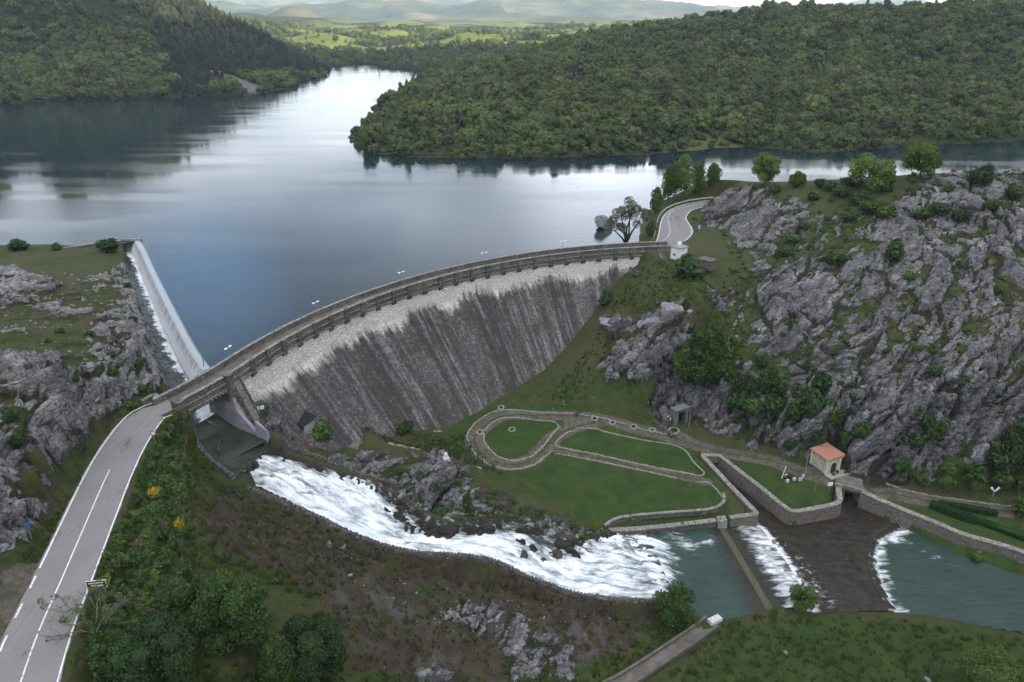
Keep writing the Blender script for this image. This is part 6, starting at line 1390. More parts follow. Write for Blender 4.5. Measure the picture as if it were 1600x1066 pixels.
for px, py, w, h in [(1150, 640, 4, 4), (1175, 655, 4.5, 4), (1205, 655, 4, 5), (1240, 660, 4, 4), (1270, 655, 5, 6), (1300, 668, 4, 5), (1165, 615, 3.5, 4), (1195, 615, 3.5, 5), (1250, 630, 3.5, 3.5), (1280, 620, 4, 5), (1230, 700, 3, 2.5), (1275, 700, 3, 3), (1320, 705, 3, 3), (1340, 690, 3.4, 3.6), (1440, 668, 3.5, 3.5), (1455, 690, 4, 4), (1430, 705, 3, 2.4), (1480, 740, 3, 2.4), (1140, 560, 3, 3.2), (1060, 575, 2.5, 3), (1190, 575, 3, 3), (1520, 745, 4, 3), (1545, 730, 4, 4), (1140, 600, 4, 5), (1215, 620, 4, 4.5)]:
    bush(hit(px, py), 'dark green shrub in the shaded scrub along the foot of the cliff', w, h, 'leaf_dark' if (px + py) % 3 else 'leaf_bush', 700, 0.22, px % 3, gCf)
gR = 'shrubs on the rock hill'
for px, py, w, h in [(1315, 308, 5, 3), (1340, 318, 5, 3), (1360, 332, 6, 3), (1380, 340, 5, 3), (1300, 298, 4, 2.4), (1325, 292, 4, 2.4), (1280, 293, 3.5, 2.4), (1440, 340, 4, 2.2), (1465, 335, 5, 2.6), (1500, 345, 4, 2.4), (1455, 320, 3, 1.8), (1410, 345, 3, 2), (1240, 380, 4, 2), (1225, 400, 3.5, 2), (1255, 360, 3.4, 2), (1325, 345, 4, 2.4), (1550, 330, 4, 2.6), (1580, 310, 4, 3), (1480, 300, 3, 2), (1270, 470, 2.5, 1.6), (1330, 440, 2.5, 1.5), (1420, 440, 3, 1.8), (1500, 420, 2.5, 1.6), (1560, 460, 3, 2), (1590, 600, 3, 2.4), (1450, 560, 3, 3), (1460, 590, 2.6, 2.4), (1500, 610, 2.6, 1.8), (1570, 660, 3, 2), (1240, 510, 2.4, 1.6), (1210, 300, 3.5, 2), (1230, 305, 3, 2), (1270, 312, 4, 2), (1430, 310, 3, 1.6), (1385, 300, 3.5, 2), (1595, 500, 3, 2.2), (1390, 520, 2.4, 1.6), (1350, 540, 2, 1.4)][:40:1]:
    if w < 3.2 and (px // 10) % 2: continue
   
    bush(hit(px, py), 'low green shrub rooted in the cracks of the big rock hill', w, h, 'leaf_dark' if (px * 7 + py) % 4 else 'leaf_bush', 700, 0.22, py % 3, gR)
gL = 'shrubs on the grassy bluff'
for px, py, w, h in [(130, 715, 1.6, 1.2), (205, 640, 1.8, 1.2), (180, 590, 1.6, 1.4), (215, 575, 1.6, 1.4), (175, 560, 1.4, 1), (95, 520, 1.6, 0.9), (140, 525, 1.6, 1), (75, 535, 1.4, .9), (30, 700, 1.8, 1.4), (20, 660, 1.8, 1.4), (225, 620, 1.6, 1.2), (120, 600, 1.2, 1), (210, 505, 1.6, 1.2), (200, 450, 1.4, 1.2)]:
    bush(hit(px, py), 'small green shrub rooted in the rocks of the bluff above the road', w, h, 'leaf_bush' if px % 2 else 'leaf_dark', 700, 0.22, py % 3, gL)
# --- clipped hedges by the river
def hedge(label, a, b, w, h):
    a, b = np.array(a), np.array(b); L = np.linalg.norm(b - a); n = int(L * 260); r = np.random.default_rng(int(L * 10)); d = (b - a) / L; pn_ = np.array([-d[1], d[0], 0])
    t = r.random(n); s = r.uniform(-1, 1, n); z = r.random(n); k = r.integers(0, 3, n)
    off = np.where(k == 0, s * w / 2, np.where(k == 1, -w / 2, w / 2)) + r.normal(0, .05, n); zz2 = np.where(k == 0, h, z * h) + r.normal(0, .05, n)
    pos = a + (b - a) * t[:, None] + pn_ * off[:, None]; pos[:, 2] += zz2; nm = np.where((k == 0)[:, None], [[0, 0, 1]], pn_[None] * np.sign(off)[:, None]) + r.normal(0, .5, (n, 3)); nm /= np.linalg.norm(nm, axis=1)[:, None]
    V, Fq = quads(pos, nm, r.uniform(.12, .26, n), r); T = np.repeat(np.clip(0.45 + r.normal(0, .18, n), 0, 1), 4)
    mb = MB(); c = (a + b) / 2; mb.box((c[0], c[1], c[2] + h / 2 - 0.1), (L, w * 0.9, h * 0.95), math.atan2(d[1], d[0])); bv = np.array(mb.v); bf = np.array(mb.f)
    Fq = np.concatenate([Fq, bf + len(V)]); V = np.concatenate([V, bv]); T = np.concatenate([T, np.full(len(bv), .4)])
    o = link('hedge', np_mesh('hedge', V, Fq, [M['leaf_hedge']], False, {'tint': np.repeat(T[:, None], 3, 1)})); return tag(o, label, 'hedge')
M['leaf_hedge'] = leaf_mat('leaf_hedge', (0.012, 0.034, 0.008), (0.022, 0.062, 0.012), (0.045, 0.10, 0.02), 0.2, 0.1)
hedge('long clipped green hedge running from the track down beside the river lawn', hit(1452, 792), hit(1625, 858), 1.3, 1.1)
hedge('shorter clipped hedge close under the gravel track, above the long hedge', hit(1466, 791), hit(1556, 806), 1.1, 0.9)
# --- scrub, grass and stones nobody could count
TUFT = [bush_mesh(1.0, 0.8, 'leaf_bush', 150, 0.13, 200 + i, 5) for i in range(2)] + [bush_mesh(1.0, 0.8, 'leaf_dark', 150, 0.13, 210 + i, 5) for i in range(2)] + [bush_mesh(1.0, 0.6, 'leaf_dry', 120, 0.13, 220, 5)]
tuft_col = proto_col('scrub', TUFT)
def inpoly_pts(pix, dens, seed):
    pts = [P(*q) for q in pix]; ax = np.array([p[0] for p in pts]); ay = np.array([p[1] for p in pts]); r = np.random.default_rng(seed); n = int((ax.max() - ax.min()) * (ay.max() - ay.min()) * dens)
    x = r.uniform(ax.min(), ax.max(), n); y = r.uniform(ay.min(), ay.max(), n); ok = poly_sd(x, y, pts) < 0; x, y = x[ok], y[ok]
    return np.stack([x, y, bilin(GRID_Z, GX0, GY0, GD, x, y)], 1)
S1 = []; SS1 = []
for pix, dens, s0, s1_ in [
    ([(262, 660, 1.5), (286, 665, -.5), (288, 760, -1.2), (284, 930, -3), (330, 1000, -6), (250, 1080, -5), (150, 1080, -1), (128, 1030, 1), (160, 905, 1.2), (205, 800, 1.2)], 2.6, 0.6, 1.7),
    ([(240, 640, 2.2), (250, 655, 2), (150, 690, 2.5), (60, 870, 2.5), (40, 870, 2.5), (118, 740, 3), (190, 650, 3)], 0.5, 0.35, 0.8),
    ([(290, 660, -.5), (350, 750, -6), (470, 820, -13), (620, 900, -20), (800, 950, -24), (1000, 1000, -26), (920, 1066, -26), (500, 1066, -15), (330, 900, -5), (290, 800, -1.5)], 0.16, 0.3, 0.9),
    ([(600, 735, -17), (720, 755, -20), (800, 780, -22), (930, 832, -24.3), (955, 848, -25.0), (900, 856, -24.2), (800, 822, -22.3), (700, 822, -20.6), (640, 790, -18.5)], 0.9, 0.4, 1.3),
    ([(1130, 690, -21.5), (1150, 590, -10), (1330, 610, -12), (1340, 730, -21), (1240, 705, -21)], 0.35, 0.6, 1.5),
    ([(1350, 740, -21.5), (1350, 700, -17), (1600, 720, -18), (1640, 770, -22)], 0.35, 0.5, 1.2),
    ([(1010, 1000, -26), (1110, 985, -25), (1030, 945, -25.5), (960, 960, -26)], 0.4, 0.4, 1.2),
    ([(1280, 292, 12), (1420, 285, 15), (1460, 320, 14), (1350, 350, 11), (1260, 330, 10)], 0.12, 0.6, 1.6),
    ([(870, 610, -18), (940, 500, -9), (1000, 420, -1), (1100, 430, 1), (1150, 540, -5), (1000, 530, -8), (930, 600, -17)], 0.05, 0.4, 0.9),
    ([(1380, 812, -24), (1480, 845, -24), (1600, 885, -25), (1600, 905, -26.5), (1480, 865, -26.5), (1400, 830, -26.5)], 0.7, 0.4, 0.9)]:
    p = inpoly_pts(pix, dens, len(S1) + 31); S1.append(p); SS1.append(rng.uniform(s0, s1_, len(p)) * rng.uniform(0.7, 1.3, len(p)))
S1 = np.concatenate(S1); SS1 = np.concatenate(SS1)
def off_road(p, d=3.7): return np.minimum(seg_d(p[:, 0], p[:, 1], ROAD_C)[0], seg_d(p[:, 0], p[:, 1], ROAD_N)[0]) > d
kr = off_road(S1); S1, SS1 = S1[kr], SS1[kr]
# crevice plants on the rock
xr = rng.uniform(45, 160, 9000); yr = rng.uniform(105, 215, 9000); g_i = np.clip(((xr - GX0) / GD).astype(int), 0, len(gx) - 1); g_j = np.clip(((yr - GY0) / GD).astype(int), 0, len(gy) - 1)
ok = (rock[g_j, g_i] > 0.3) & (rk[g_j, g_i] < 0.5) & (rng.random(9000) < 0.6); p = np.stack([xr[ok], yr[ok], GRID_Z[g_j[ok], g_i[ok]]], 1); S1 = np.concatenate([S1, p]); SS1 = np.concatenate([SS1, rng.uniform(0.4, 1.1, len(p))])
n = len(S1); ro = np.zeros((n, 3)); ro[:, 2] = rng.random(n) * 6.28
ix = rng.choice([0, 1, 2, 3, 4], n, p=[.3, .25, .2, .13, .12])
scatter('undergrowth', S1 - np.array([0, 0, 0.08]), SS1[:, None] * np.stack([np.ones(n), np.ones(n), rng.uniform(.6, 1.1, n)], 1), ro, tuft_col, 'rough scrub and brambles on the slopes', idx=ix)
# loose stones
def stone_mesh(seed, mat):
    r = np.random.default_rng(seed); b = bmesh.new(); bmesh.ops.create_icosphere(b, subdivisions=2, radius=0.5)
    for v in b.verts:
        q = np.array(v.co); k = 1 + 0.35 * float(fbm(np.array(q[0] * 1.6 + seed), np.array(q[1] * 1.6), q[2] * 1.6, 3)); v.co = v.co * k; v.co.z *= 0.7
    me = bpy.data.meshes.new('stone'); b.to_mesh(me); b.free(); me.materials.append(mat); return me
def rock_mat():
    t = NT('limestone'); v = t.pos(); n = t.noise(v, 1.2, 7, 0.68); n2 = t.noise(v, 5, 5, 0.7); e = t.voro(v, 0.8)
    c = t.ramp(n, (0.28, (0.10, 0.098, 0.105)), (0.5, (0.23, 0.225, 0.235)), (0.75, (0.40, 0.39, 0.39))); c = t.mix(t.mr(n2, .4, .75, 0, .6), c, (0.14, 0.135, 0.135)); c = t.mix(t.mr(e, 0, .03, .6, 0), c, (.05, .05, .05))
    return t.done(t.bsdf(c, .92, t.bump(t.math('ADD', n, t.math('MULTIPLY', n2, .4)), .8, .25), .15))
M['limestone'] = rock_mat()
M['dark_stone'] = plain('dark_stone', (0.05, 0.047, 0.045), (0.15, 0.14, 0.135), 2.0, 0.9, 0.4)
stone_col = proto_col('stone', [stone_mesh(i, M['limestone'] if i < 2 else M['dark_stone']) for i in range(4)])
P2 = []; K2 = []
for pix, dens, s0, s1_ in [
    ([(480, 830, -14), (560, 860, -17), (640, 895, -20.5), (760, 930, -23), (900, 950, -25), (1000, 965, -26), (960, 1020, -26), (800, 1000, -25), (600, 960, -18), (520, 900, -15)], 1.1, 0.08, 0.42),
    ([(820, 600, -18), (900, 570, -15.5), (930, 600, -16), (920, 650, -20), (850, 640, -20)], 0.35, 0.12, 0.6),
    ([(0, 430, 6), (190, 420, 4), (240, 560, 4.5), (140, 560, 9), (0, 570, 12)], 0.3, 0.15, 0.9),
    ([(1200, 960, -25), (1600, 1010, -26), (1600, 1080, -24), (1100, 1080, -25), (1120, 985, -25)], 0.04, 0.1, 0.45),
    ([(1130, 690, -21.5), (1240, 712, -21.8), (1230, 690, -20), (1140, 670, -20)], 0.9, 0.12, 0.6),
    ([(1190, 840, -25.3), (1240, 850, -25.3), (1300, 935, -25.3), (1270, 950, -25.3)], 1.0, 0.35, 0.95),
    ([(560, 735, -16), (620, 770, -18), (700, 800, -20.5), (800, 812, -22.5), (930, 838, -24.4), (880, 858, -23.5), (800, 830, -22), (690, 830, -20), (620, 795, -18), (560, 758, -15.5)], 0.9, 0.25, 1.3),
    ([(290, 700, -1), (420, 790, -10), (560, 860, -17), (480, 900, -12), (330, 830, -4)], 0.15, 0.08, 0.3)]:
    p = inpoly_pts(pix, dens, 71 + len(P2)); P2.append(p); K2.append(rng.uniform(s0, s1_, len(p)) ** 2.2 / s1_ ** 1.2)
P2 = np.concatenate(P2); K2 = np.concatenate(K2); n = len(P2); ro = rng.uniform(0, 6.28, (n, 3))
P2[:, 2] = np.maximum(P2[:, 2], np.where((P2[:, 0] > 30) & (P2[:, 1] > 70) & (P2[:, 2] < -25.2) & (P2[:, 0] > 38), -25.27, -99))
scatter('loose_stones', P2, K2[:, None] * rng.uniform(.7, 1.3, (n, 3)), ro, stone_col, 'loose limestone rubble on the slopes')

def blade_tuft(seed, n, h, mat):
    r = np.random.default_rng(seed); V = []; Fq = []; T = []
    for i in range(n):
        a = r.uniform(0, 6.28); b = r.uniform(0, 0.18); hh_ = h * r.uniform(.6, 1.2); ln = r.uniform(.1, .5) * hh_; w = .035; c, s_ = math.cos(a), math.sin(a); k = len(V)
        V += [(b * c - w * s_, b * s_ + w * c, -.05), (b * c + w * s_, b * s_ - w * c, -.05), (b * c + ln * c * .5 + w * .8 * s_, b * s_ + ln * s_ * .5 - w * .8 * c, hh_ * .65), (b * c + ln * c, b * s_ + ln * s_, hh_)]
        Fq.append((k, k + 1, k + 2, k + 3)); T += [np.clip(r.normal(.5, .2), 0, 1)] * 4
    return np_mesh('tuft', np.array(V), np.array(Fq), [M[mat]], False, {'tint': np.repeat(np.array(T)[:, None], 3, 1)})
M['leaf_grass'] = leaf_mat('leaf_grass', (0.055, 0.088, 0.019), (0.092, 0.135, 0.03), (0.15, 0.18, 0.05), 0.5, 0.5)
grass_col = proto_col('grass', [blade_tuft(1, 16, .34, 'leaf_grass'), blade_tuft(2, 16, .45, 'leaf_grass'), blade_tuft(3, 14, .30, 'leaf_dry'), blade_tuft(4, 14, .4, 'leaf_grass')])
GP = []
for pix, dens in [([(262, 660, 1.5), (288, 665, -.5), (288, 760, -1.2), (284, 930, -3), (330, 1000, -6), (250, 1090, -5), (130, 1090, -1), (118, 1040, 1), (160, 890, 1.2), (205, 790, 1.2), (240, 690, 1.5)], 9),
    ([(290, 660, -.5), (350, 750, -8), (470, 820, -13), (600, 880, -20), (500, 950, -14), (380, 900, -8), (330, 1000, -6), (290, 930, -3)], 5),
    ([(620, 900, -20.5), (1000, 965, -26), (1100, 985, -25), (900, 1080, -26.5), (500, 1080, -15), (500, 960, -14)], 2.2),
    ([(330, 990, -6), (500, 950, -13), (540, 1090, -16), (260, 1090, -5)], 6), ([(365, 757, -8.5), (500, 815, -14.8), (600, 860, -18.4), (820, 910, -23.5), (960, 946, -25.3), (960, 965, -25.8), (700, 905, -22), (560, 870, -17.5), (430, 800, -12)], 4),
    ([(1120, 985, -25), (1200, 962, -25), (1400, 968, -25.5), (1620, 1010, -26), (1640, 1090, -24), (1000, 1090, -26)], 1.6),
    ([(245, 630, 2.3), (255, 640, 2), (150, 690, 2.5), (60, 870, 2.5), (30, 880, 2.5), (118, 740, 3), (190, 650, 3)], 5),
    ([(515, 668, -16), (720, 676, -21.5), (745, 700, -22), (790, 745, -22), (700, 715, -20.5), (570, 690, -18)], 3),
    ([(860, 610, -18), (940, 500, -9), (1000, 415, -1), (1100, 420, 1), (1180, 540, -6), (1000, 530, -8), (925, 600, -17), (900, 650, -20)], 1.6)]:
    GP.append(inpoly_pts(pix, dens, 400 + len(GP)))
GP = np.concatenate(GP); n = len(GP); g_i = np.clip(((GP[:, 0] - GX0) / GD).astype(int), 0, len(gx) - 1); g_j = np.clip(((GP[:, 1] - GY0) / GD).astype(int), 0, len(gy) - 1)
keepg = (rk[g_j, g_i] < .4) & (rng.random(n) > soil[g_j, g_i] * .5) & off_road(GP, 3.3) & (fbm(GP[:, 0] * .25, GP[:, 1] * .25, 3, 3) > -.45); GP = GP[keepg]; n = len(GP)
ro = np.zeros((n, 3)); ro[:, 2] = rng.random(n) * 6.28; sg = rng.lognormal(0, .3, n)[:, None] * np.ones((1, 3)) * 1.1
soil_p = soil[g_j[keepg], g_i[keepg]]
scatter('rough_grass', GP, sg, ro, grass_col, 'rough grass on the slopes and the near meadow', idx=np.where(rng.random(n) < .2 + .5 * soil_p, 2, rng.choice([0, 1, 3], n)))
print('tufts', n)
# ------------------------------------------------------------------ small buildings
M['white_wall'] = plain('white_wall', (0.62, 0.62, 0.64), (0.78, 0.78, 0.79), 1.2, 0.85, 0.1)
M['plaster'] = plain('plaster', (0.36, 0.31, 0.24), (0.52, 0.47, 0.38), 0.9, 0.9, 0.15)
M['trim'] = plain('trim', (0.50, 0.46, 0.39), (0.62, 0.58, 0.50), 1.5, 0.85)
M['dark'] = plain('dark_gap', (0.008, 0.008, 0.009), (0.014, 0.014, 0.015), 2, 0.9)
M['iron'] = plain('grey_iron', (0.07, 0.08, 0.085), (0.13, 0.14, 0.145), 3, 0.5, metal=0.6)
M['galv'] = plain('galvanised', (0.33, 0.35, 0.36), (0.45, 0.46, 0.47), 3, 0.45, metal=0.5)
M['white_paint'] = plain('white_paint', (0.72, 0.73, 0.74), (0.82, 0.82, 0.83), 2, 0.5)
M['red_paint'] = plain('red_paint', (0.45, 0.02, 0.03), (0.5, 0.03, 0.04), 2, 0.5)
M['blue_paint'] = plain('blue_paint', (0.05, 0.13, 0.32), (0.08, 0.17, 0.38), 2, 0.5)
M['sign_brown'] = plain('sign_brown', (0.045, 0.02, 0.035), (0.06, 0.03, 0.045), 2, 0.5)
M['bitumen'] = plain('bitumen', (0.008, 0.010, 0.011), (0.018, 0.02, 0.021), 1.5, 0.6)
M['shed_green'] = plain('shed_green', (0.03, 0.075, 0.065), (0.05, 0.10, 0.085), 2, 0.6)
M['wood'] = plain('weathered_wood', (0.10, 0.085, 0.07), (0.18, 0.155, 0.13), 4, 0.9, 0.3)
def tile_mat():
    t = NT('roof_tiles'); v = t.obj(); w = t.node('ShaderNodeTexWave', {'Vector': v, 'Scale': 1.6, 'Distortion': 0.6}, bands_direction='Y').outputs['Fac']; n = t.noise(v, 2.5, 4, .7); r_ = t.node('ShaderNodeTexWave', {'Vector': v, 'Scale': 0.9, 'Distortion': 0.4}, bands_direction='X').outputs['Fac']
    c = t.mix(n, (0.36, 0.16, 0.11), (0.50, 0.25, 0.18)); c = t.mix(t.mr(r_, .9, 1, 0, .35), c, (0.2, 0.07, .05))
    return t.done(t.bsdf(c, .85, t.bump(w, .8, .08)))
M['tiles'] = tile_mat()
def frame2(a, b):               # a local frame: x runs from a to b in plan
    d = np.array(b[:2]) - np.array(a[:2]); return math.atan2(d[1], d[0]), float(np.linalg.norm(d))
# cream hut with a tiled roof beside the gravel path
hF, hL, hR = P(1289.5, 741, -22.2), P(1270, 727, -22.2), P(1311, 735, -22.2)
ang, wid = frame2(hF, hR); dep = 4.0
hut = empty('hut', hF, ang); tag(hut, 'small cream plastered hut with orange tiled roof and arched iron door beside the gravel path', 'hut')
W_, D_, H_ = max(2.6, wid), dep, 3.0
mb = MB(); mb.box((W_ / 2, D_ / 2, H_ / 2 - .3), (W_ - 0.1, D_ - 0.1, H_ + .5)); mb.build('wall', M['plaster'], hut)
mb = MB()
for x, y in ((0.17, 0.17), (W_ - 0.17, 0.17), (0.17, D_ - .17), (W_ - .17, D_ - .17)): mb.box((x, y, H_ / 2 - .2), (0.44, 0.44, H_ + .34))
mb.box((W_ / 2, D_ / 2, H_ - .08), (W_ + .14, D_ + .14, .22)); mb.build('trim', M['trim'], hut)
o_ = 0.32; mb = MB(); V_ = []
mb.add([(-o_, -o_, H_ + .05), (W_ + o_, -o_, H_ + .05), (W_ + o_, D_ + o_, H_ + .05), (-o_, D_ + o_, H_ + .05), (-o_, -o_, H_ + .18), (W_ + o_, -o_, H_ + .62), (W_ + o_, D_ + o_, H_ + .62), (-o_, D_ + o_, H_ + .18)], [(3, 2, 1, 0), (4, 5, 6, 7), (0, 1, 5, 4), (1, 2, 6, 5), (2, 3, 7, 6), (3, 0, 4, 7)])
mb.build('roof', M['tiles'], hut)
aw, ah = 0.62, 1.55; arch = [(W_ / 2 - aw, 0.0), (W_ / 2 + aw, 0.0), (W_ / 2 + aw, ah)] + [(W_ / 2 + aw * math.cos(t), ah + aw * math.sin(t)) for t in np.linspace(0.2, math.pi - 0.2, 9)] + [(W_ / 2 - aw, ah)]
def arch_solid(mb, pts, y0, y1): mb.loft([[(x, y0, z) for x, z in pts], [(x, y1, z) for x, z in pts]])
mb = MB(); arch_solid(mb, [(W_ / 2 + (x - W_ / 2) * 1.32, z * 1.1) for x, z in arch], -0.06, 0.1); mb.build('door_surround', M['trim'], hut)
mb = MB(); arch_solid(mb, arch, -0.09, 0.0); d_ = mb.build('door', M['iron'], hut)
mb = MB()
for k in range(6): mb.box((W_ / 2 - aw + 0.1 + k * 0.21, -0.11, 0.95), (0.035, 0.03, 1.8))
mb.build('bars', M['dark'], d_)
mb = MB(); mb.box((W_ / 2 + .3, -0.9, -0.05), (W_ + 1.2, 1.8, 0.2)); mb.build('threshold', M['concrete'], hut)
# white transformer house at the dam's far end
tF, tL, tR = P(1058, 410, 1.4), P(1051, 404.5, 1.6), P(1075, 405, 1.6)
ang, wid = frame2(tF, tR); th = empty('transformer_house', tF, ang); tag(th, 'small white flat roofed transformer house with a roof cowl at the far dam end', 'building')
W2_, D2_, H2_ = 3.1, 2.4, 3.3
mb = MB(); mb.box((W2_ / 2, D2_ / 2, H2_ / 2 - .6), (W2_, D2_, H2_ + 1.2)); mb.build('wall', M['white_wall'], th)
mb = MB(); mb.box((W2_ / 2, D2_ / 2, H2_ + .09), (W2_ + .4, D2_ + .4, .16)); rf = mb.build('roof', M['pale_concrete'], th)
mb = MB(); mb.box((W2_ * .5, D2_ * .5, H2_ + .5), (0.55, 0.55, .7)); mb.box((W2_ * .5, D2_ * .5, H2_ + 1.0), (0.85, 0.85, 0.5), 0.0, 0.55); mb.box((W2_ * .5, D2_ * .5, H2_ + 1.3), (0.3, 0.3, 0.3)); mb.build('cowl', M['white_paint'], rf)
mb = MB(); mb.box((-0.01, D2_ / 2, 1.6), (0.06, 0.8, .5)); mb.build('vent', M['iron'], th)
mb = MB(); mb.box((W2_ * .2, -0.9, -0.7), (2.6, 1.4, 1.6)); mb.build('plinth', M['rubble'], th)
# brown stone tank beside it
a_, b_ = P(1090, 414, 1.4), P(1110, 419, 1.4); ang, wid = frame2(a_, b_); tk = empty('stone_tank', a_, ang); tag(tk, 'low brown stone tank with a flat grey lid, partly behind the dark round bush', 'tank')
mb = MB(); mb.box((wid / 2, 1.3, 0.3), (wid, 2.6, 2.2)); mb.build('wall', M['ashlar'], tk); mb = MB(); mb.box((wid / 2, 1.3, 1.5), (wid + .3, 2.9, .2)); mb.build('lid', M['deck'], tk)
# dark roofed shed below the stairs
sa_, sb_ = P(452, 660, -10.3), P(476, 679, -11.2); ang, wid = frame2(sa_, sb_); sh = empty('shed', sa_ - np.array([0, 0, 1.0]), ang); tag(sh, 'green and concrete shed with a black pitched roof at the foot of the dam', 'shed')
mb = MB(); mb.box((wid / 2, 1.2, 0.5), (wid, 2.4, 2.6)); mb.build('wall', M['concrete'], sh); mb = MB(); mb.box((wid / 2, -0.03, 1.35), (wid + .05, 0.1, .7)); mb.build('side_panel', M['shed_green'], sh)
mb = MB(); mb.add([(-.25, -.35, 1.75), (wid + .25, -.35, 1.75), (wid + .25, 2.7, 2.5), (-.25, 2.7, 2.5), (-.25, -.35, 1.9), (wid + .25, -.35, 1.9), (wid + .25, 2.7, 2.65), (-.25, 2.7, 2.65)], [(3, 2, 1, 0), (4, 5, 6, 7), (0, 1, 5, 4), (1, 2, 6, 5), (2, 3, 7, 6), (3, 0, 4, 7)]); mb.build('roof', M['bitumen'], sh)
# flat roofed valve chamber
q = [P(520, 705, -16.2), P(557, 706.5, -16.2), P(564, 689.5, -16.2), P(529, 688, -16.2)]; c_ = sum(q) / 4; vc = empty('valve_chamber', c_ - np.array([0, 0, 2])); tag(vc, 'half buried chamber with a plain brownish concrete roof slab beside the bright bush', 'building'); vinv = Matrix.Translation(-Vector(vc.location))
mb = MB(); mb.prism(q, -16.5, -16.2); o = mb.build('roof_slab', M['deck'], vc); o.matrix_parent_inverse = vinv
mb = MB(); mb.prism([c_ + (p - c_) * .93 for p in q], -19.0, -16.5); o = mb.build('wall', M['concrete'], vc); o.matrix_parent_inverse = vinv
# stairs down the end of the dam
st = empty('staircase', dam_pt(A0 + .3, 6, -4)); tag(st, 'narrow stone staircase descending the end of the dam from the crest', 'stairs'); sinv = Matrix.Translation(-Vector(st.location))
mb = MB(); A_ = dam_pt(A0 - .75, 4.6, 1.2); B_ = dam_pt(A0 - .75, dam_off(-5.6) + .5, -5.4); nst = 22; d_ = B_ - A_; ang = math.atan2(d_[1], d_[0])
for k in range(nst):
    p = A_ + d_ * (k + .5) / nst; mb.box((p[0], p[1], p[2] - .75), (abs(np.hypot(d_[0], d_[1])) / nst * 1.02, 1.25, 1.5), ang)
o = mb.build('steps', M['coping'], st); o.matrix_parent_inverse = sinv
for s_ in (-0.78, 0.78):
    n_ = np.array([-math.sin(ang), math.cos(ang), 0]) * s_; mb = MB(); mb.loft([[A_ + n_ + np.array([0, 0, -1.5]), A_ + n_ + np.array([0, 0, .5]), A_ + n_ * 1.3 + np.array([0, 0, .5]), A_ + n_ * 1.3 + np.array([0, 0, -1.5])], [B_ + n_ + np.array([0, 0, -1.5]), B_ + n_ + np.array([0, 0, .5]), B_ + n_ * 1.3 + np.array([0, 0, .5]), B_ + n_ * 1.3 + np.array([0, 0, -1.5])]]); o = mb.build('side_wall', M['dam_stone'], st); o.matrix_parent_inverse = sinv
p = P(405, 641, -5.3); cb = empty('cabinet', p, 0.5); tag(cb, 'dark cabinet with two white panels at the bottom of the dam stairs', 'cabinet')
mb = MB(); mb.box((0, 0, .55), (1.9, 1.3, 1.7)); mb.build('body', M['iron'], cb)
for x in (-.42, .42): mb = MB(); mb.box((x, -.66, .75), (.66, .06, .7)); mb.build('panel', M['white_paint'], cb)
# tunnel portal at the cliff foot
M['portal'] = plain('portal_concrete', (0.10, 0.105, 0.095), (0.20, 0.205, 0.19), 0.8, 0.9, 0.3)
p = P(1061, 667, -21.4) + np.array([0.6, 1.3, -0.1]); tp_ = empty('tunnel_portal', p, R_(28)); tag(tp_, 'pale concrete tunnel portal with a dark arched mouth in the foot of the rock', 'portal')
aw, ah = 0.95, 1.9; arch = [(-aw, -.2), (aw, -.2), (aw, ah)] + [(aw * math.cos(t), ah + aw * math.sin(t)) for t in np.linspace(0.2, math.pi - 0.2, 9)] + [(-aw, ah)]
mb = MB(); mb.box((-1.45, .6, 1.2), (.95, 1.6, 3.6)); mb.box((1.3, .6, 1.2), (.55, 1.6, 3.6)); mb.box((-.1, .6, 3.35), (3.7, 1.6, .75)); mb.box((-.1, -.4, 3.8), (4.1, .5, .25)); mb.build('frame', M['portal'], tp_)
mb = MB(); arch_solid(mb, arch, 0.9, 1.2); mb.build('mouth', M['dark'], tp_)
mb = MB(); mb.box((-3.0, .9, .9), (2.2, 1.0, 2.6), 0.35); mb.build('wing_wall', M['rubble'], tp_)
p = P(1043, 662, -21.0); ds = empty('satellite_dish', p, R_(-10)); tag(ds, 'white round dish on a short post left of the tunnel portal'.replace('left of', 'beside'), 'dish')
mb = MB(); R1 = [[(0.62 * k * math.cos(t), -0.10 + 0.12 * k * k - (0.25 * 0), 1.15 + 0.62 * k * math.sin(t)) for t in np.linspace(0, 2 * math.pi, 18, endpoint=False)] for k in (0.05, 0.5, 0.8, 1.0)]
R1 = [[(x, -y, z) for x, y, z in r] for r in R1]; mb.loft(R1 + [[(x, y + .05, z) for x, y, z in r] for r in R1[::-1]]); mb.build('reflector', M['white_paint'], ds, True)
mb = MB(); mb.tube([(0, .1, -.5), (0, .1, 1.2)], .05, 8); mb.build('post', M['galv'], ds); mb = MB(); mb.tube([(0, -.1, .6), (0, -.65, 1.1)], .025, 6); mb.box((0, -.66, 1.12), (.12, .12, .12)); mb.build('feed_arm', M['galv'], ds)
# white marker on the rocks over the rapids
p = hit(697, 720); mk = empty('stone_marker', p, .4); tag(mk, 'little white stepped stone marker on the rocky spur between rapids and lawn', 'marker')
mb = MB(); mb.box((0, 0, .25), (1.1, 1.1, .7)); mb.build('base', M['white_stone'], mk); mb = MB(); mb.box((0, 0, 1.0), (.62, .62, .9), 0, .75); mb.build('shaft', M['white_wall'], mk)
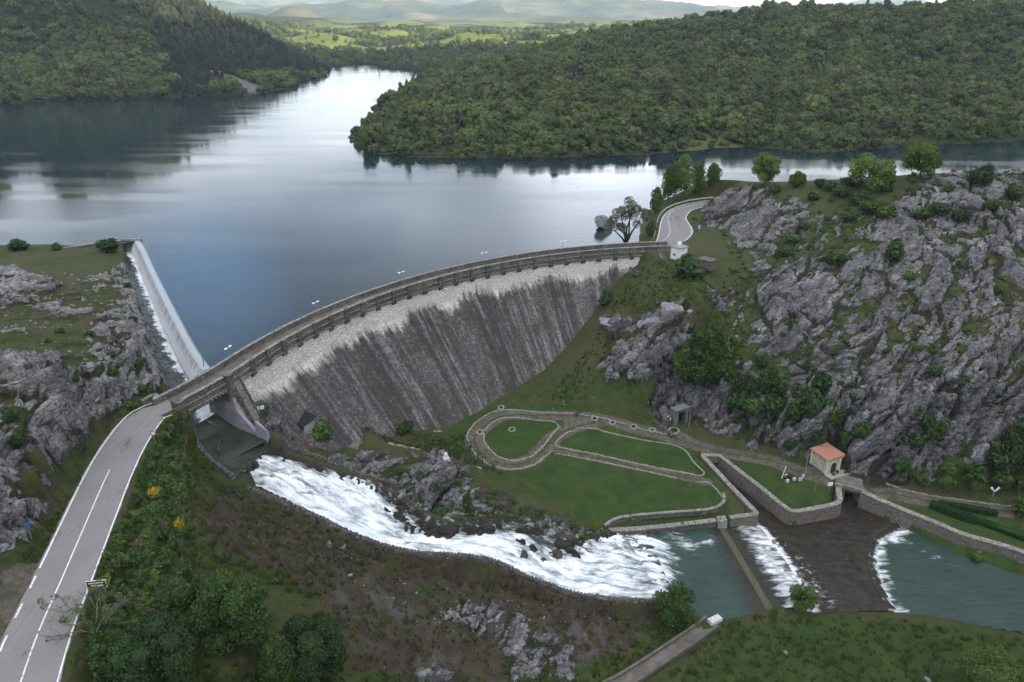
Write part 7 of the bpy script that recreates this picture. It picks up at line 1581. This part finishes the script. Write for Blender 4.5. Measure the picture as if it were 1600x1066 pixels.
# ------------------------------------------------------------------ lamps, posts, signs
def dam_lamp(deg):
    p = dam_pt(deg, 0.22, 3.06); r = empty('street_lamp', p, R_(deg)); tag(r, 'slim post with two white lamp heads on the lake parapet of the dam', 'lamp', 'twin lamps along the dam')
    mb = MB(); mb.tube([(0, 0, 0), (0, 0, 1.7)], [.06, .04], 8); mb.tube([(0, -.5, 1.72), (0, .5, 1.72)], .03, 6); mb.build('post', M['galv'], r)
    for s_ in (-.55, .55):
        mb = MB(); mb.box((0, s_, 1.76), (.34, .62, .16), 0, .7); mb.build('lamp_head', M['white_paint'], r)
    return r
def deg_at(px, py):
    p = P(px, py, 3.1); return math.degrees(math.atan2(p[1] - DCY, p[0] - DCX))
LB = ['twin headed white lamp on the lake parapet nearest the bridge end', 'second twin white lamp along the dam parapet counted from the bridge', 'twin white lamp at the middle of the dam crest', 'fourth twin white lamp along the dam parapet counted from the bridge', 'twin white lamp on the dam parapet closest to the white transformer house']
for (px, py), lb in zip([(356, 557), (501, 487), (630, 438), (757, 406), (880, 388)], LB): r = dam_lamp(deg_at(px, py)); r['label'] = lb
p = hit(1257, 744); r = empty('street_lamp', p, .3); tag(r, 'tall grey street lamp with a short arm beside the cream hut', 'lamp')
mb = MB(); mb.tube([(0, 0, -.3), (0, 0, 2.2), (0, 0, 4.6)], [.09, .07, .05], 8); mb.tube([(0, 0, 4.5), (.5, 0, 4.8), (1.0, 0, 4.85)], .035, 6); mb.build('post', M['galv'], r); mb = MB(); mb.box((1.1, 0, 4.83), (.55, .24, .12), 0, .8); mb.build('lamp_head', M['iron'], r)
p = hit(1551, 777); r = empty('twin_lamp', p, 0.1); tag(r, 'white twin lamp post shaped like a Y at the edge of the gravel track', 'lamp')
mb = MB(); mb.tube([(0, 0, -.2), (0, 0, .95)], .09, 8); mb.build('post', M['galv'], r)
for s_ in (-1, 1): mb = MB(); mb.tube([(0, 0, .9), (s_ * .3, 0, 1.2), (s_ * .75, 0, 1.75)], [.08, .16, .20], 8); mb.build('lamp_head', M['white_paint'], r)
p = hit(1076, 669); r = tag(MB().tube([(p[0], p[1], p[2] - .3), (p[0], p[1], p[2] + 4.2)], [.08, .06], 8).build('pole', M['galv']), 'plain grey pole standing next to the tunnel portal', 'pole')
p = hit(1221, 748); r = tag(MB().tube([(p[0], p[1], p[2] - .3), (p[0] + .45, p[1], p[2] + 2.6)], [.11, .09], 8).build('pole', M['white_wall']), 'white leaning post on the canal lawn', 'pole')
p = hit(1271, 771); r = tag(MB().tube([(p[0], p[1], p[2] - .3), (p[0] + .2, p[1], p[2] + 2.1)], .05, 6).build('pole', M['galv']), 'thin grey post in the middle of the canal lawn', 'pole')
def board(name, px, py, ht, w, h, mat, label, tilt=0.0, legs=1, rz=0.15):
    p = hit(px, py); r = empty(name, p, rz); tag(r, label, 'sign'); mb = MB()
    for x in ([0] if legs == 1 else [-w * .34, w * .34]): mb = MB(); mb.tube([(x, .05, -.3), (x, .05, ht)], .045, 6); mb.build('post', M['galv'], r)
    mb = MB(); mb.box((0, 0, ht - h / 2), (w, .06, h)); mb.build('panel', mat, r, False, .01); return r
board('notice_board', 1294, 773, 2.5, 1.0, .75, M['white_paint'], 'white notice board on a post at the tip of the canal lawn')
board('notice_board', 1249, 757, 1.4, .75, .75, plain('pale_blue', (.35, .45, .6), (.42, .52, .66), 2, .5), 'small pale blue panel on the canal lawn below the street lamp')
p = hit(1232, 750); r = empty('picnic_table', p, .4); tag(r, 'dark picnic table with white seats on the canal lawn', 'table')
mb = MB(); mb.box((0, 0, .72), (1.4, .8, .07)); mb.build('table_top', M['bitumen'], r); mb = MB(); mb.box((0, 0, .3), (.3, .3, .8)); mb.build('leg', M['iron'], r)
for x, y in ((-.8, -.55), (.75, -.6), (.15, .8)): mb = MB(); mb.box((x, y, .22), (.55, .45, .5), .2, .9); mb.build('seat', M['white_stone'], r)
p = hit(1254.5, 746); mb = MB(); mb.box((p[0], p[1], p[2] + .25), (.4, .4, .7), 0, .8); tag(mb.build('bollard', M['white_stone']), 'white stone bollard by the gravel path near the street lamp', 'bollard')
# brown place sign on two legs beside the road
p = hit(156, 931); bs = empty('road_sign', p, R_(8)); tag(bs, 'dark brown road sign with a white border on two posts beside the road', 'sign')
for x in (-.55, .6): mb = MB(); mb.tube([(x, .06, -.4), (x, .06, 1.6)], .05, 8); mb.build('post', M['galv'], bs)
mb = MB(); mb.box((0, 0, 1.45), (1.95, .05, .98)); pn_ = mb.build('panel', M['white_paint'], bs, False, .02)
mb = MB(); mb.box((0, -.034, 1.45), (1.80, .02, .83)); mb.build('field', M['sign_brown'], pn_)
mb = MB(); rr2 = np.random.default_rng(4); x = -.72
while x < .42: w_ = rr2.uniform(.07, .13); mb.box((x + w_ / 2, -.05, 1.63), (w_ * .72, .012, .15)); x += w_
for x_ in (.5, .62): mb.box((x_, -.05, 1.63), (.08, .012, .15))
x = -.5
while x < .62: w_ = rr2.uniform(.09, .15); mb.box((x + w_ / 2, -.05, 1.28), (w_ * .85, .012, .22)); x += w_
mb.build('lettering', M['white_paint'], pn_)
p = hit(243, 694); rs = empty('road_sign', p, R_(6)); tag(rs, 'round white road sign with a red rim at the verge of the bend', 'sign')
mb = MB(); mb.tube([(0, .05, -.3), (0, .05, 1.9)], .04, 8); mb.build('post', M['galv'], rs)
def disc(mb, r, y0, y1, z, n=20): mb.loft([[(r * math.cos(t), y, z + r * math.sin(t)) for t in np.linspace(0, 2 * math.pi, n, endpoint=False)] for y in (y0, y1)])
mb = MB(); disc(mb, .36, -.02, .02, 1.65); rd = mb.build('rim', M['red_paint'], rs); mb = MB(); disc(mb, .26, -.035, -.021, 1.65); mb.build('face', M['white_paint'], rd)
p = hit(50, 846); bsg = empty('road_sign', p, R_(-12)); tag(bsg, 'square blue road sign on a post against the rock at the layby', 'sign')
mb = MB(); mb.tube([(0, .05, -.3), (0, .05, 1.9)], .045, 8); mb.build('post', M['galv'], bsg); mb = MB(); mb.box((0, 0, 1.6), (.78, .04, .9)); mb.build('panel', M['blue_paint'], bsg, False, .02)
p = hit(1092, 364); bsg = empty('road_sign', p, R_(-20)); tag(bsg, 'little blue and white panel at the rock beside the shore road', 'sign')
mb = MB(); mb.tube([(0, .05, -.3), (0, .05, 1.7)], .05, 8); mb.build('post', M['galv'], bsg); mb = MB(); mb.box((0, 0, 1.5), (.9, .05, 1.3)); q_ = mb.build('panel', M['blue_paint'], bsg); mb = MB()
for z_ in (1.9, 1.5, 1.2): mb = MB(); mb.box((-.08, -.035, z_), (.5, .02, .18)); mb.build('stripe', M['white_paint'], q_)
# post and wire fence along the top of the slope
FN = [hit(x, y) for x, y in [(291, 652), (292, 680), (291, 705), (290, 735), (290, 765), (289, 795), (288, 825), (288, 855), (287, 885), (286, 912), (285, 935)]]
fn = empty('wire_fence', FN[5]); tag(fn, 'old post and wire fence running down the slope beside the embankment scrub', 'fence'); finv2 = Matrix.Translation(-Vector(fn.location))
fl_ = resample(FN, 2.2)
for p in fl_:
    g_ = ground(p[0], p[1]); mb = MB(); mb.tube([(p[0], p[1], g_ - .3), (p[0] + random.uniform(-.08, .08), p[1], g_ + 1.15)], .07, 6); o = mb.build('post', M['wood'], fn); o.matrix_parent_inverse = finv2
for h_ in (.45, .95):
    mb = MB(); mb.tube([(p[0], p[1], ground(p[0], p[1]) + h_) for p in fl_], .018, 4); o = mb.build('wire', M['iron'], fn); o.matrix_parent_inverse = finv2
# guard rail on the lake side of the shore road
GRL = resample(RN_L[12:], 0.8); gn = normals2(GRL); gn = gn * (1 if np.dot(gn[5], (RN_L - RN_R)[30][:2]) > 0 else -1); gl = np.c_[GRL[:, :2] + gn * 0.7, GRL[:, 2]]
gr = empty('guard_rail', gl[len(gl) // 2]); tag(gr, 'low white and green guard rail on the lake side of the shore road', 'guard rail'); ginv = Matrix.Translation(-Vector(gr.location))
mb = MB(); mb.loft([[p + np.array([0, 0, .42]), p + np.array([0, 0, .78]), p + np.array([n[0] * .08, n[1] * .08, .78]), p + np.array([n[0] * .08, n[1] * .08, .42])] for p, n in zip(gl, np.c_[gn, 0 * gn[:, 0]])]); o = mb.build('rail', plain('rail_paint', (.38, .44, .34), (.55, .60, .50), 2, .5), gr); o.matrix_parent_inverse = ginv
for p in gl[::5]: mb = MB(); mb.box((p[0], p[1], p[2] + .2), (.14, .14, 1.1)); o = mb.build('post', M['galv'], gr); o.matrix_parent_inverse = ginv
p = P(1044.5, 385.5, 2.0); r = empty('barrier_frame', p, .15); tag(r, 'small grey tubular barrier frame at the edge of the shore road', 'barrier'); mb = MB(); mb.tube([(-.65, 0, -.2), (-.65, 0, 1.05), (.65, 0, 1.05), (.65, 0, -.2)], .04, 6); mb.build('frame', M['galv'], r); mb = MB(); mb.tube([(-.65, 0, .5), (.65, 0, .5)], .03, 6); mb.build('crossbar', M['galv'], r)
# rings of stones round the young plantings on the grass bank
def ring(px, py, rad, label):
    p = hit(px, py); r = empty('stone_ring', p); tag(r, label, 'stone ring', 'stone planting rings on the lawn'); rr = np.random.default_rng(int(px)); mb = MB(); n = 18; rings = []
    for k in range(n + 1):
        t = 2 * math.pi * (k % n) / n; h_ = 0.20 + 0.14 * math.sin((k % n) * 12.9898); rings.append([((rad + x) * math.cos(t), (rad + x) * math.sin(t), z) for x, z in ((-.16, -.15), (-.13, h_), (.13, h_), (.16, -.15))])
    mb.loft(rings, True, False); mb.build('stones', M['kerb'], r)
    link('plant', bush_mesh(rad * 1.2, rad * .9, 'leaf_bush', 60, .16, int(px), 3), r); return r
for px, py, lb in [(750, 677, 'ring of stones on the turn of the path loop'), (783, 638, 'ring of stones on the grass right under the dam foot'), (800, 673, 'ring of stones inside the oval lawn'), (929, 656, 'first of the stone rings on the bank above the gravel path, nearest the dam'), (957, 662, 'second of the stone rings on the bank above the gravel path'), (990, 668, 'third of the stone rings on the bank above the gravel path'), (1019, 674, 'fourth of the stone rings, next to the large one by the portal')]: ring(px, py, .62, lb)
ring(1053, 676, 1.0, 'largest stone ring, just below the tunnel portal')
# ------------------------------------------------------------------ boulders
def boulder(pos, d, label, seed, group=None, rz=0.0, sub=4, k=1.0):
    r = np.random.default_rng(seed); b = bmesh.new(); bmesh.ops.create_icosphere(b, subdivisions=sub, radius=0.5); V = np.array([v.co[:] for v in b.verts])
    for _ in range(17):             # chop flat facets
        n = r.normal(size=3); n /= np.linalg.norm(n); lim = r.uniform(.24, .40); ex = np.maximum(0, V @ n - lim); V = V - ex[:, None] * n * .97
    q = V * 2.2 + seed; V = V * (1 + 0.16 * k * fbm(q[:, 0], q[:, 1], q[:, 2], 4) - 0.10 * sstep(.12, 0, np.abs(fbm(q[:, 0] * 1.1, q[:, 1] * .5, q[:, 2], 3))))[:, None]
    for v, c in zip(b.verts, V): v.co = c * np.array(d)
    me = bpy.data.meshes.new('boulder'); b.to_mesh(me); b.free(); me.materials.append(M['limestone']); me.polygons.foreach_set('use_smooth', [True] * len(me.polygons)); o = link('boulder', me); o.location = tuple(pos); o.rotation_euler = (0, 0, rz); return tag(o, label, 'rock', group)
boulder(P(944, 356, 0.4) + np.array([0, 1.5, 1.2]), (6.0, 5.0, 5.6), 'big grey boulder standing in the lake beside the willow', 3, None, .3)
boulder(hit(1050, 500) + np.array([0, 2, .3]), (8.5, 6.5, 6.5), 'largest pale limestone boulder on the grass shoulder above the valley', 5, None, .6)
boulder(hit(1022, 508) + np.array([0, 1.0, .2]), (5.0, 4.0, 4.2), 'limestone boulder leaning against the largest one on the grass shoulder', 6, None, .2)
boulder(hit(1002, 512) + np.array([0, .8, 0]), (3.6, 3.0, 2.6), 'lower limestone boulder downhill of the leaning one', 7)
boulder(hit(952, 515) + np.array([0, 1.4, 0]), (5.4, 4.0, 4.0), 'grey boulder on the grass slope closest to the dam face', 8, None, -.2)
boulder(hit(1078, 490) + np.array([0, .2, .1]), (1.6, 1.4, 1.3), 'small loose boulder just beside the largest one', 9)
gB = 'dark rocks in the rapids'
for px, py, z, d, sd, lb in [(818, 868, -22.2, (2.6, 2.0, 1.7), 11, 'dark wet rock splitting the lower rapids, upstream of its twin'), (868, 866, -22.9, (3.4, 2.4, 2.0), 12, 'largest dark wet rock in the lower rapids'), (846, 875, -22.8, (1.8, 1.5, 1.1), 13, 'small dark rock between the two larger ones in the lower rapids')]:
    o = boulder(P(px, py, z), d, lb, sd, gB, sd * .7, 3)
    o.data.materials.clear(); o.data.materials.append(M['wet_rock'] if 'wet_rock' in M else M.setdefault('wet_rock', plain('wet_rock', (0.02, 0.019, 0.017), (0.07, 0.064, 0.055), 1.6, 0.35, 0.6, 0.15)))
for px, py, d, sd, lb in [(1515, 968, (1.5, 1.2, 1.0), 31, 'grey boulder on the gravel edge of the lower river'), (1459, 957, (1.0, .7, .5), 32, 'flat pale stone at the water edge upstream of the grey boulder'), (1562, 982, (1.3, .9, .6), 33, 'flat stone farthest along the gravel edge of the lower river'), (1226, 1023, (1.1, .9, .6), 34, 'pale stone in the near meadow'), (1448, 1062, (1.2, 1.0, .6), 35, 'brownish stone at the bottom edge of the near meadow'), (1052, 980, (.9, .8, .7), 36, 'pale stone below the bank bush'), (278, 908, (.6, .5, .4), 37, 'white stone beside the fence in the embankment scrub'), (548, 901, (1.3, .9, .7), 38, 'bluish white stone on the brown slope')]:
    p = hit(px, py); boulder(p + np.array([0, 0, d[2] * .2]), d, lb, sd, 'single stones', sd * .5, 3)
# far shore tree at the edge of the bluff's bay
bx, by = -196, 262
mb = MB(); mb.loft([[(bx - 14 + (18 * k) * math.cos(t), by + 20 * k * math.sin(t), z) for t in np.linspace(0, 2 * math.pi, 24, endpoint=False)] for k, z in ((1.0, -2), (.85, .5), (.6, 1.3), (.2, 1.8))]); tag(mb.build('shore_bank', M['hills'], None, True), kind='structure')
me = bpy.data.objects['shore_bank'].data; at_ = me.attributes.new('zones', 'FLOAT_COLOR', 'POINT')
tree('shore_tree', (bx + 0.5, by - 2, .8), 'dark green tree standing over the water at the edge of the bay', 'tree', 8.0, 9.0, 'leaf_bush', 2200, .42, 'round', .08, 10, 61)
# ------------------------------------------------------------------ the air
hz_d = MB().box((1000, 2600, 210), (12800, 13400, 740)); hzm = bpy.data.materials.new('haze'); hzm.use_nodes = True; hn = hzm.node_tree.nodes; hn.clear(); ho = hn.new('ShaderNodeOutputMaterial'); hv = hn.new('ShaderNodeVolumePrincipled')
hv.inputs['Color'].default_value = (0.64, 0.80, 1.0, 1); hv.inputs['Density'].default_value = 0.85e-4; hv.inputs['Anisotropy'].default_value = 0.0
hzm.node_tree.links.new(hv.outputs[0], ho.inputs['Volume']); tag(hz_d.build('haze', hzm), 'thin blue evening haze', kind='stuff')
